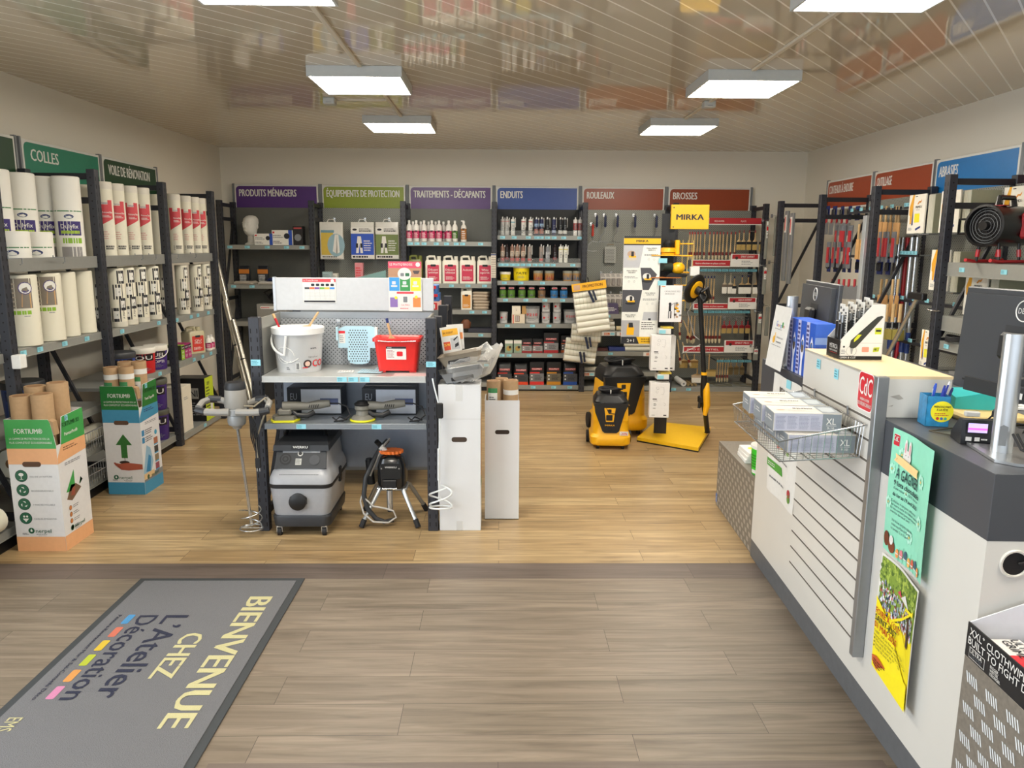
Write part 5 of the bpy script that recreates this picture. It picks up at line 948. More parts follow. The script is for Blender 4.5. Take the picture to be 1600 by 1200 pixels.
m = MB().box(0, 0, 0, .10, .003, .15, WHITE); m.rect(Fr((0, -.0005, 0), (1, 0, 0), (0, 0, 1)), .07, .06, .095, .10, M('#e08a4a', .4)); tag(m.obj('price_card', None, (-.31, 4.60, 1.055), (R_(-6), R_(-4), 0)), 'second white price card just behind the yellow one', 'price card')
t = thing('stirring_whisk', 'white metal stirring whisk hanging beside the right island post', 'stirring whisk', (-.36, 4.30, 0)); WM = M('#dfe4e6', .3, .2)
MB().tube([(-.02, .0, .93), (-.01, -.005, .88), (.02, -.01, .76), (.02, -.01, .62), (.01, -.01, .45), (.01, -.01, .20)], .0045, WM, 8).obj('rod', t); MB().box(.0, -.024, .70, .04, -.002, .79, BLACK, .006).obj('handle', t); MB().cyl((.012, -.01, .52), (.01, -.01, .33), .008, WM, n=10).obj('sleeve', t)
m = MB()
for k in range(2): m.tube([(.02 + .065 * math.cos(R_(a + 150 * k)), -.012 + .03 * math.sin(R_(a + 150 * k)), .17 + .12 * (a / 300)) for a in range(0, 301, 20)], .0055, WM, 8)
m.tube([(.02 + .065 * math.cos(R_(a)), -.012 + .03 * math.sin(R_(a)), .165) for a in range(0, 360, 20)], .0055, WM, 8, closed=True); m.obj('whisk', t)
# ------------------------------------------------------------ printed floor-protection cartons with kraft rolls
def fortium(label, loc, rz, w_, d_, col, base, n303, pro, grp):
    t = thing('printed_carton', label, 'carton', loc, rz); G1 = M(col, .45); G2 = M(base, .5); H_ = .745; WP = M('#dadadc', .45); m = MB()
    m.prism([(0, 0), (w_, 0), (w_, .60), (w_ - .02, H_ - .02), (w_ - .03, H_), (0, H_)], 0, .004, WP); m.box(0, .004, 0, .004, d_, H_, WP).box(w_ - .004, .004, 0, w_, d_, .60, WP).box(.004, d_ - .004, 0, w_ - .004, d_, H_ + .01, WP).box(0, 0, 0, w_, d_, .004, WP)
    m.prism([(.045, .59), (d_, .59), (d_, H_ + .01), (.045 + .03, H_ - .0)], w_ - .004, w_, WP, ax='x'); m.obj('box_body', t)
    m = MB(); F = Fr((0, -.0006, 0), (1, 0, 0), (0, 0, 1)); m.poly(F, [(0, .585), (w_, .585), (w_, .60), (w_ - .02, H_ - .02), (w_ - .03, H_), (0, H_)], G1); m.rect(F, 0, .497, w_, .585, G2); m.rect(F, 0, 0, w_, .085, G2)
    m.txt(F, 'FORTIUM®', .05, .668, .026, WHITE, w=.15, bold=.05); m.txt(F, 'LA GAMME DE PROTECTION DE SOL LA', .02, .634, .011, WHITE, w=.215, bold=.03); m.txt(F, 'PLUS COMPLÈTE ET ÉCO-RESPONSABLE', .02, .612, .011, WHITE, w=.225, bold=.03)
    m.rrect(F, .075, .483, .175, .512, .014, M('#5a4030', .8), 2); DG = M('#1f5c42', .5)
    if n303:
        for k, s in enumerate(('ISSU DE LA NATURE', 'BIODÉGRADABLE', '7 FOIS RECYCLABLE', 'FAIBLES ÉMISSIONS')):
            z = .432 - k * .08; m.disc(F, .062, z, .034, M('#17382c', .5), 1, 24); m.disc(F, .062, z, .031, DG, 2, 24); m.txt(F, s, .108, z - .008, .008, GREY, w=.12)
            if k == 0: m.disc(F, .062, z + .008, .014, WHITE, 3, 9, .010); m.rect(F, .060, z - .018, .064, z + .004, WHITE, 3); m.rect(F, .052, z - .02, .072, z - .018, WHITE, 3)
            elif k == 3: m.poly(F, [(.045, z - .002), (.079, z - .002), (.062, z - .022)], WHITE, 3); m.disc(F, .054, z + .01, .006, WHITE, 3, 8); m.disc(F, .07, z + .01, .006, WHITE, 3, 8)
            else:
                for q in range(3): c_, s_ = math.cos(R_(90 + 120 * q)), math.sin(R_(90 + 120 * q)); m.poly(F, [(.062 + .017 * c_ - .007 * s_, z + .017 * s_ + .007 * c_), (.062 + .017 * c_ + .007 * s_, z + .017 * s_ - .007 * c_), (.062 + .006 * c_ + .010 * s_, z + .006 * s_ - .010 * c_)], WHITE, 3)
    else:
        AG = M('#2f6a2c', .7, var=.4, scale=120); m.poly(F, [(.075, .345), (.13, .42), (.185, .345), (.15, .345), (.15, .255), (.108, .255), (.108, .345)], AG, 1); m.rect(F, .127, .225, .131, .256, M('#4a3226', .6), 1)
        SK = M('#a8553f', .6); m.disc(F, .125, .225, .035, M('#33251c', .8), 2, 14, .011); m.poly(F, [(.05, .222), (.09, .215), (.15, .222), (.245, .212), (.245, .178), (.15, .168), (.10, .172), (.06, .205)], SK, 3); m.poly(F, [(.05, .222), (.062, .224), (.10, .19), (.09, .183)], M('#8f4433', .6), 4)
    m.disc(F, .085 if n303 else .06, .12, .017, DG, 2, 18); m.poly(F, [((.085 if n303 else .06) + a, .12 + b) for a, b in ((0, .012), (.006, .0), (.004, -.006), (-.004, -.006), (-.006, 0))], WHITE, 3); m.txt(F, 'nerpel', .108 if n303 else .082, .108, .021, DG, w=.085, bold=.03); m.greek(F, .11, .095, .19, .102, 1, GREY, 2); m.greek(F, .12, .088, .18, .092, 1, GREY, 2); m.greek(F, .035, .095, .07, .108, 2, INK, 2)
    m.obj('front_print', t)
    m = MB(); F = Fr((w_ + .0006, 0, 0), (0, 1, 0), (0, 0, 1)); m.poly(F, [(.045, .595), (d_, .595), (d_, H_ + .01), (.075, H_)], G1); m.poly(F, [(0, .497), (d_, .515), (d_, .595), (.045, .595), (0, .53)], G2); m.rect(F, 0, 0, d_, .085, G2); m.txt(F, 'FORTIUM® ' + ('303' if n303 else '302'), .07, .685, .024, M('#123a20', .5), w=.17, bold=.03); m.txt(F, pro, .085, .635, .018, WHITE, w=.13, bold=.04)
    m.greek(F, .06, .555, .21, .58, 2, M('#6d4a2c', .6) if n303 else NAVY, 2); m.greek(F, .06, .47, .24, .49, 2, GREY, 2, 5)
    if n303:
        m.poly(F, [(.05, .32), (.14, .43), (.14, .33), (.10, .315)], M('#3a9a4a', .5)); m.poly(F, [(.05, .28), (.10, .26), (.20, .31), (.15, .345), (.10, .35)], M('#6d5440', .6)); m.poly(F, [(.09, .29), (.13, .285), (.14, .335), (.11, .33)], M('#8f4a38', .6), 2); m.poly(F, [(.18, .33), (.20, .37), (.19, .33), (.22, .35)], M('#2f6a3c', .5), 2)
        for k in range(4): m.disc(F, .075, .225 - .038 * k, .014, M('#5a3a24', .5), 1, 16); m.disc(F, .075, .225 - .038 * k, .012, M('#c47c48', .5), 2, 16); m.greek(F, .10, .215 - .038 * k, .16, .235 - .038 * k, 2, GREY, 1, k)
    else:
        for k in range(2): m.rect(F, .01, .40 - .05 * k, .045, .44 - .05 * k, M('#2f7fb0', .4)); m.greek(F, .055, .40 - .05 * k, .16, .44 - .05 * k, 3, INK, 1, k)
        m.poly(F, [(.0, .16), (.06, .33), (.11, .30), (.14, .2), (.10, .13), (0, .12)], M('#8fb4cc', .5)); m.poly(F, [(.03, .15), (.08, .26), (.11, .24), (.09, .14)], M('#2f7fb0', .5), 2); m.rect(F, 0, .10, d_ * .55, .14, M('#d9b98a', .5), 2)
        for k, c in enumerate(('#a86a50', '#3d3a38', '#8a7a60', '#8f4a5a')): m.rect(F, .165, .31 - .06 * k, .22, .355 - .06 * k, M(c, .6)); m.rect(F, .165, .302 - .06 * k, .22, .31 - .06 * k, M('#2f9fd0', .4))
        m.disc(F, .20, .39, .018, M('#3fa0c4', .4), 1, 14); m.rect(F, 0, .085, d_, .125, GREY, 1)
    m.disc(F, .075 if n303 else .055, .125 if 0 else .11, .016, DG, 2, 18); m.txt(F, 'nerpel', .10, .10, .02, DG, w=.1, bold=.03, l=3); m.greek(F, .1, .09, .18, .096, 1, GREY, 3); m.rect(F, .10, .715, .13, .745, TAG, 4); m.greek(F, .102, .718, .125, .74, 3, INK, 5)
    m.obj('side_print', t)
    m = MB().prism([(w_ - .03, H_ - .002), (w_ - .02, H_ - .02), (w_ - .006, .66), (w_ + .002, .66), (w_ - .006, H_ - .012)], .0, .04, KRAFT); m.obj('torn_flap', t); return t
fortium('white carton with green top and peach bands, full of kraft rolls, far left', (-2.652, 4.035, 0), 0, .265, .285, '#3d9a4e', '#e0a87a', True, 'PainterPro®', '')
fortium('white carton with green and blue bands and hand print, holding banded kraft rolls', (-2.645, 5.02, 0), R_(-2), .25, .26, '#20702f', '#3d8bb0', False, 'TwinTape®', '')
fr_ = kroll(.054, .88)
for i, (x, y, h, d) in enumerate(((-2.588, 4.10, .86, 'front left'), (-2.475, 4.10, .87, 'front middle'), (-2.583, 4.225, .89, 'rear left'), (-2.458, 4.225, .91, 'rear right'))):
    o = fr_ if i == 0 else dup(fr_); o.location = (x, y, .005); o.scale = (1, 1, h / .88); o['label'] = 'plain kraft paper roll in the green and peach carton, %s' % d; o['group'] = 'rolls in the peach carton'
fb = kroll(.046, .87, .035, .905, lab=.10)
for i, (x, y, h, d) in enumerate(((-2.592, 5.08, .86, 'front left'), (-2.49, 5.08, .865, 'front middle'), (-2.447, 5.175, .885, 'right'), (-2.55, 5.19, .88, 'rear left'))):
    o = fb if i == 0 else dup(fb); o.location = (x, y, .005); o.scale = (1, 1, h / .87); o['label'] = 'kraft roll with white band in the green and blue carton, %s' % d; o['group'] = 'rolls in the blue carton'
# ------------------------------------------------------------ yellow sanding-tool display
YW = M('#f2b40c', .38, coat=.25); YP2 = M('#e3b41a', .4)
bp = [(1.203, 6.458), (1.65, 6.104), (1.951, 6.837), (1.49, 7.07)]
t = thing('tool_display_stand', 'tall black display post on a yellow base with yellow brand board and printed panel', 'display stand', (0, 0, 0))
MB().prism(bp, .012, .04, YP2, ax='z').prism([(a * 1.0, b) for a, b in bp], .0, .0115, BLACK, ax='z').obj('base_plate', t)
m = MB(); m.X = Matrix.Translation((1.44, 6.64, 0)) @ Matrix.Rotation(R_(-12), 4, 'Z'); m.box(-.055, -.045, .04, .055, .045, 1.95, M('#101114', .5)); m.obj('column', t)
p0, p1 = P(1048, 358, Y=6.55), P(1108, 320, Y=6.55)
m = MB(); w_, h_ = p1.x - p0.x, p1.z - p0.z; m.box(0, 0, 0, w_, .05, h_, YP2, .002); F = Fr((0, -.0008, 0), (1, 0, 0), (0, 0, 1)); m.txt(F, 'MIRKA', w_ / 2, h_ * .38, .045, INK, w=w_ * .72, al='c', bold=.14)
for a, b in ((.02, h_ - .025), (.02, .018)): m.disc(F, a, b, .006, INK, 1, 8)
m.obj('brand_board', t, (p0.x, 6.55, p0.z), (0, 0, R_(-4)))
p0, p1 = P(970, 537, Y=6.46), P(1033, 369, Y=6.46); w_, h_ = p1.x - p0.x, p1.z - p0.z
m = MB(); PW = M('#e6e7e2', .45); m.box(0, 0, 0, w_, .008, h_, PW); F = Fr((0, -.0006, 0), (1, 0, 0), (0, 0, 1)); m.rect(F, 0, h_ - .018, w_, h_, M('#2b2e34', .5)); m.rect(F, 0, h_ - .065, w_, h_ - .018, YP2); m.txt(F, 'MIRKA', w_ / 2, h_ - .05, .018, INK, w=.10, al='c', bold=.14); m.rect(F, 0, h_ - .075, w_, h_ - .065, INK)
hb = (h_ - .075 - .085) / 4; SKIN = M('#b99c88', .6); CLD = M('#b8bac0', .6); DKP = M('#4a4b52', .6)
for k in range(4):
    z1 = h_ - .075 - hb * k; z0 = z1 - hb; L_ = k % 2 == 0
    a0, a1 = (0, w_ * .5) if L_ else (w_ * .45, w_); x_ = w_ * .03
    if k == 0 or k == 2: pts = [(0, z0), (w_ * .44, z0), (w_ * .54, z1), (0, z1)]
    elif k == 1: pts = [(w_ * .47, z1), (w_ * .75, z1), (w_ * .93, z0 + hb * .7), (w_ * .72, z0), (w_ * .55, z0)]
    else: pts = [(w_ * .52, z0), (w_ * .98, z0), (w_ * .98, z1), (w_ * .60, z1)]
    cx = sum(p[0] for p in pts) / len(pts); cz = (z0 + z1) / 2
    m.poly(F, pts, (CLD, DKP, DKP, CLD)[k], 1); m.disc(F, cx - .01, cz + .02, .035, (SKIN, WHITE, WHITE, CLD)[k], 2, 12, .028); m.disc(F, cx - .005, cz - .02, .045, (M('#c9bfae', .5), INK, INK, WHITE)[k], 3, 14, .012)
    m.rect(F, cx - .03, cz - .01, cx + .03, cz + .006, YW, 4); m.rect(F, cx - .012, cz, cx + .01, cz + .04, INK, 5)
    tx = w_ * .76 if L_ else w_ * .24
    m.txt(F, 'Mirka DEROS' if k < 3 else 'Mirka LEROS', tx, z1 - .03, .010, INK, w=.085, al='c', bold=.04); m.txt(F, ('5650CV II', 'Delta 663CV', '650CV II', '950CV II')[k], tx, z1 - .045, .010, INK, w=.06, al='c', bold=.04); m.greek(F, tx - .06, z1 - .09, tx + .06, z1 - .07, 2, GREY, 2, k)
    for q in (-1, 1): m.tube([F(tx + q * .022 + .008 * math.cos(R_(a)), z1 - .115 + .008 * math.sin(R_(a)), 2) for a in range(0, 360, 60)], .0008, GREY, 4, closed=True)
m.rect(F, 0, .06, w_ * .5, .20, M('#a9a9ad', .6), 6); m.poly(F, [(.045, .075), (.105, .075), (.11, .13), (.09, .17), (.055, .17), (.045, .12)], YW, 7); m.poly(F, [(.06, .14), (.1, .14), (.095, .18), (.06, .18)], INK, 8); m.rect(F, w_ * .5, .06, w_, .20, PW, 6); m.greek(F, w_ * .55, .12, w_ * .95, .19, 4, INK, 7)
m.poly(F, [(0, 0), (w_ * .5, 0), (w_ * .42, .06), (0, .06)], INK, 8); m.poly(F, [(w_ * .5, 0), (w_, 0), (w_, .06), (w_ * .42, .06)], YP2, 8); m.txt(F, '2+1', .05, .015, .026, WHITE, w=.06, bold=.05, l=9); m.greek(F, w_ * .55, .01, w_ * .95, .05, 2, M('#7a5a10', .5), 9)
m.obj('printed_panel', t, (p0.x, 6.46, p0.z)); MB().box(p0.x + .05, 6.47, 1.2, 1.43, 6.60, 1.22, DARK).obj('panel_bracket', t)
for k, (z, x0) in enumerate(((1.60, 0), (1.415, 0))):
    m = MB(); m.X = Matrix.Translation((1.44, 6.60, z)) @ Matrix.Rotation(R_(-4), 4, 'Z'); m.box(-.16, -.16, 0, .09, .0, .008, YW if k == 0 else M('#b06a2a', .4)); m.box(-.10, -.165, -.06, -.03, -.163, -.02, TAG); m.obj('tool_shelf', t)
for k, z in enumerate((1.70, 1.60, 1.46, 1.35, 1.22)):
    MB().tube([(1.50, 6.6, z), (1.64, 6.56, z)], .006, YW, 6).obj('side_rail', t)
for x in (1.555, 1.60, 1.645): MB().tube([(x, 6.58, 1.13), (x, 6.57, 1.73)], .0035, M('#c9b36a', .4), 6).obj('wire_upright', t)
def minisander(kind):
    t = thing('palm_sander', '', 'sander')
    if kind: m = MB().lathe([(.001, 0), (.05, 0), (.052, .012), (.045, .016), (.06, .02), (.055, .05), (.035, .055)], YW, 20); m.obj('gear_head', t); MB().lathe([(.036, .055), (.042, .065), (.045, .09), (.03, .11), (.001, .112)], BLACK, 18).obj('top_cap', t); MB().box(.05, -.03, .0, .085, .03, .11, YW, .008).obj('handle', t)
    else: m = MB().prism([(-.06, .0), (.09, 0), (.10, .02), (-.03, .03)], -.04, .04, BLACK); m.obj('pad', t); MB().sphere((.035, 0, .065), .048, YW, 16, (1.1, .8, .9)).obj('motor_housing', t); MB().tube([(-.02, 0, .07), (-.09, -.03, .075)], [.035, .03], M('#24302a', .5), 14).obj('dust_port', t)
    return t
o = minisander(1); o.location = (1.415, 6.50, 1.609); o.scale = (1.1,) * 3; o['label'] = 'yellow and black palm sander on the upper display shelf'
o = minisander(0); o.location = (1.465, 6.50, 1.424); o.scale = (1.15,) * 3; o['label'] = 'yellow and black sander with round dust port on the lower display shelf'
for k, (a, b, c, d) in enumerate(((1078, 417, 1093, 431), (1078, 449, 1092, 464))):
    q0, q1 = P(a, d, Y=6.5), P(c, b, Y=6.5); tag(MB().box(q0.x, 6.49, q0.z, q1.x, 6.53, q1.z, WHITE, .002).obj('small_box'), 'small white box hanging at the right of the display, %s' % ('upper one', 'lower one')[k], 'box', 'small boxes on the display')
p0, p1 = P(1030, 503, Y=6.36), P(1067, 446, Y=6.36); w_, h_ = p1.x - p0.x, p1.z - p0.z
m = MB(); m.box(0, 0, 0, w_, .008, h_, M('#e8e8ea', .3)); F = Fr((0, -.0006, 0), (1, 0, 0), (0, 0, 1)); m.txt(F, 'CATALOGUE 2025', .035, h_ - .055, .012, GREY, w=.13); m.greek(F, .04, h_ - .075, .15, h_ - .065, 1, GREY, 2); m.rect(F, .01, h_ - .012, .04, h_ - .006, M('#e08a3a', .5))
g = random.Random(8)
for k in range(14): a, b = g.uniform(.12, w_ - .02), g.uniform(.02, .15); m.rect(F, a, b, a + .02, b + .015, (INK, YW, SKIN, GREY)[k % 4], 2 + k % 3)
m.disc(F, .085, .15, .012, INK, 2); m.rect(F, .075, .09, .095, .14, INK, 2); m.rect(F, .072, .03, .082, .09, GREY, 2); m.rect(F, .09, .03, .1, .09, INK, 2); m.tube([F(.085, .13, 3), F(.12, .16, 3), F(.125, .03, 3)], .002, INK, 5)
tag(m.obj('catalogue', None, (p0.x, 6.36, p0.z), (0, 0, R_(2))), 'white tool catalogue hanging in front of the display post', 'catalogue')
def dustbag():
    m = MB().box(0, 0, 0, .165, .105, .30, M('#e9e9e9', .4), .002); F = Fr((0, -.0005, 0), (1, 0, 0), (0, 0, 1))
    m.tube([F(.065 + .012 * math.cos(R_(a)), .255 + .012 * math.sin(R_(a))) for a in range(0, 360, 45)], .0008, GREY, 4, closed=True); m.tube([F(.085 + .0001, .265), F(.115, .262), F(.12, .22), (F(.11, .20)), F(.095, .205)], .0007, GREY, 4); m.tube([F(.06 + .01 * math.cos(R_(a)), .222 + .01 * math.sin(R_(a))) for a in range(0, 360, 60)], .0007, GREY, 4, closed=True)
    m.rect(F, .025, .155, .06, .163, INK, 1); m.greek(F, .03, .14, .08, .148, 1, GREY, 2); m.greek(F, .035, .10, .06, .125, 3, INK, 2); m.greek(F, .03, .075, .06, .085, 1, INK, 2); m.greek(F, .02, .015, .06, .025, 1, INK, 2); m.rect(F, .12, .015, .145, .025, INK); m.tube([F(.12, .13), F(.135, .12), F(.13, .105), F(.12, .11)], .0008, GREY, 4); return m
dm = dustbag().mesh('carton')
for i, (px_, py_, yy, rz_, d) in enumerate(((1016, 579, 6.34, -4, 'front of the upper pair'), (1024, 579, 6.475, 0, 'behind the upper one'), (1014, 652, 6.36, -6, 'lower one on the column'))):
    p_ = P(px_, py_, Y=yy); o = bpy.data.objects.new('dust_bag_carton', dm); C.objects.link(o); o.location = (max(p_.x, 1.345) if i == 1 else p_.x, 6.475 if i == 1 else yy, p_.z); o.rotation_euler[2] = R_(rz_); tag(o, 'white line-drawing carton hung low on the display post, ' + d, 'carton', 'white cartons on the display post')
for i, z in enumerate((.955, .57)):
    m = MB().box(0, 0, 0, .10, .10, .045, WHITE, .002).box(.0, -.004, .005, .055, 0, .035, TAG).box(.03, .0, .046, .12, .1, .06, M('#d9c04a', .4)); tag(m.obj('small_box', None, (1.335, 6.345, z + .0)), 'stack of small white and yellow packs on the %s display carton' % ('upper', 'lower')[i], 'pack', 'packs on the display cartons')
# wall sander on its pole
t = thing('drywall_sander', 'long black and yellow drywall sander standing on the yellow base', 'drywall sander', (0, 0, 0))
A_, B_, C_ = Vector((1.742, 6.40, 1.24)), Vector((1.775, 6.48, .58)), Vector((1.862, 6.62, .045))
top = P(1094, 470, Y=6.40); mid = P(1100, 585, Y=6.45); low = P(1101, 632, Y=6.5); bot = P(1105, 676, Z=.045)
MB().tube([top, mid], [.02, .021], M('#17181b', .35), 14).obj('pole', t); MB().tube([mid + Vector((0, 0, .02)), mid - Vector((0, 0, .005))], .026, YW, 14).obj('collar', t)
m = MB(); m.tube([mid, mid.lerp(low, .5), low, low.lerp(bot, .35), bot + Vector((0, 0, .01)), bot], [.024, .035, .034, .022, .022, .026], M('#17181b', .4), 12); m.obj('handle', t)
m = MB(); a = mid.lerp(low, .45); m.tube([a + Vector((.018, -.02, .05)), a + Vector((.012, -.028, -.02)), low + Vector((.012, -.028, 0)), low + Vector((-.002, -.028, -.09))], [.016, .03, .03, .018], YW, 10); m.obj('yellow_shell', t); MB().box(low.x - .065, low.y - .03, low.z + .02, low.x - .02, low.y + .01, low.z + .08, BLACK, .008).tube([(low.x - .045, low.y - .01, low.z + .03), (low.x - .05, low.y - .01, low.z - .03)], .014, BLACK, 8).obj('switch_box', t)
hc = P(1086, 447, Y=6.36); n_ = Vector((-.78, -.52, .35)).normalized(); ta = n_.orthogonal().normalized(); tb = n_.cross(ta)
def disk(m, c, n, r, th, mt, k=28):
    a = n.orthogonal().normalized(); b = n.cross(a); m.loft([[c + (a * math.cos(2 * math.pi * i / k) + b * math.sin(2 * math.pi * i / k)) * rr_ + n * d for i in range(k)] for rr_, d in ((r * .93, 0), (r, th * .3), (r, th * .7), (r * .9, th))], mt)
hc = P(1083, 450, Y=6.36); n_ = Vector((.62, -.70, -.34)).normalized()
m = MB(); disk(m, hc, n_, .125, .03, BLACK); m.obj('sanding_head', t); m = MB(); disk(m, hc + n_ * .031, n_, .075, .012, YW); m.obj('yellow_ring', t); m = MB(); disk(m, hc + n_ * .03, n_, .035, .06, BLACK); m.obj('motor', t)
MB().tube([hc + n_ * .06, hc + n_ * .11 + Vector((.0, 0, -.03)), top + Vector((-.01, -.02, .08)), top], [.022, .024, .022, .02], M('#17181b', .4), 12).obj('neck', t)
MB().tube([hc + n_ * .08, hc + Vector((.10, -.06, .0)), hc + Vector((.125, -.05, -.07)), top + Vector((.06, 0, .02)), top + Vector((.0, 0, -.02))], .018, BLACK, 10).obj('dust_hose', t)
MB().tube([top + Vector((-.03, 0, .02)), top + Vector((-.09, .05, -.10)), top + Vector((-.02, .06, -.30)), top + Vector((.05, .02, -.36)), top + Vector((-.12, .05, -.45))], .003, M('#b9b9bb', .4), 6).obj('cord', t)
# two yellow dust extractors
def extractor(s, big):
    t = thing('dust_extractor', '', 'vacuum cleaner'); Y_ = YW
    rg = lambda hx, hy, z, cy=0, r=.07: rring(hx * s, hy * s, r * s, z * s, 0, cy * s, 5)
    MB().loft([rg(.165, .18, .035), rg(.175, .19, .05), rg(.178, .19, .11), rg(.16, .175, .135), rg(.158, .17, .25), rg(.160, .172, .255), rg(.154, .168, .30), rg(.151, .166, .355), rg(.144, .16, .37), rg(.12, .14, .38)], Y_).obj('tank', t)
    m = MB(); m.loft([rg(.138, .155, .36), rg(.149, .164, .372), rg(.147, .162, .42, 0, .06), rg(.12, .14, .466, .01), rg(.08, .10, .477, .01)], M('#17181a', .42)); m.obj('top_cover', t)
    m = MB(); fy = -.183 * s; F = Fr((0, fy, 0), (1, 0, 0), (0, 0, 1)); q = [(-.13, .37), (-.075, .165), (-.055, .15), (.05, .15), (.07, .165), (.12, .34), (.14, .37)]
    m.prism([(a * s, b * s) for a, b in [(-.148, .41), (-.14, .33)] + q[1:5] + [(.115, .33), (.148, .41)]], fy, -.13 * s, M('#17181a', .35)); m.obj('front_shell', t)
    m = MB(); m.poly(F, [(-.062 * s, .37 * s), (.035 * s, .37 * s), (.02 * s, .25 * s), (-.045 * s, .25 * s)], Y_, 3); m.rrect(F, -.03 * s, .33 * s, .0, .36 * s, .004, BLACK, 5); m.rrect(F, -.045 * s, .26 * s, .01 * s, .31 * s, .006, BLACK, 5); m.txt(F, 'MIRKA', -.01 * s, .212 * s, .013 * s, Y_, w=.085 * s, al='c', bold=.015, l=3); m.disc(F, -.01 * s, .185 * s, .022 * s, BLACK, 4, 16); m.obj('control_panel', t)
    if not big: m = MB(); m.rect(F, .075 * s, .13 * s, .15 * s, .165 * s, WHITE, 3); m.txt(F, '-20%', .08 * s, .135 * s, .02 * s, RED, w=.06 * s, bold=.05, l=4); m.obj('promo_sticker', t)
    for x in (-1, 1):
        MB().tube([(x * .172 * s, .10 * s, .055 * s), (x * .20 * s, .10 * s, .055 * s)], .055 * s, RUB, 20).obj('rear_wheel', t); MB().tube([(x * .11 * s - .012, -.14 * s, .02 * s), (x * .11 * s + .012, -.14 * s, .02 * s)], .02 * s, RUB, 12).obj('castor', t)
    MB().box(.16 * s, -.03 * s, .27 * s, .172 * s, .01 * s, .36 * s, BLACK, .004).obj('latch', t)
    m = MB()
    for k in range(6): rr_ = .07 + .007 * k; m.tube([((rr_) * s * math.cos(R_(a)), .7 * rr_ * s * math.sin(R_(a)) + .0, (.478 + .006 * k + .008 * math.sin(R_(a * 2 + 40 * k))) * s) for a in range(0, 360, 24)], .008 * s, RUB, 6, closed=True)
    if not big: m.tube([(-.05 * s, -.10 * s, .47 * s), (-.06 * s, -.175 * s, .40 * s), (-.02 * s, -.19 * s, .325 * s), (.04 * s, -.19 * s, .32 * s), (.07 * s, -.18 * s, .37 * s), (.05 * s, -.12 * s, .46 * s)], .004, RUB, 6)
    m.obj('power_cord', t); MB().box(-.008, -.10 * s, .478 * s, .0, -.085 * s, .515 * s, WHITE, .003).obj('cable_tie', t); return t
e = extractor(.96, False); e.location = (.945, 6.36, 0); e.rotation_euler[2] = R_(-4); e['label'] = 'small yellow and black dust extractor in front, with a promotional sticker'
e = extractor(1.30, True); e.location = (1.10, 6.90, 0); e.rotation_euler[2] = R_(6); e['label'] = 'larger yellow and black dust extractor behind the small one'
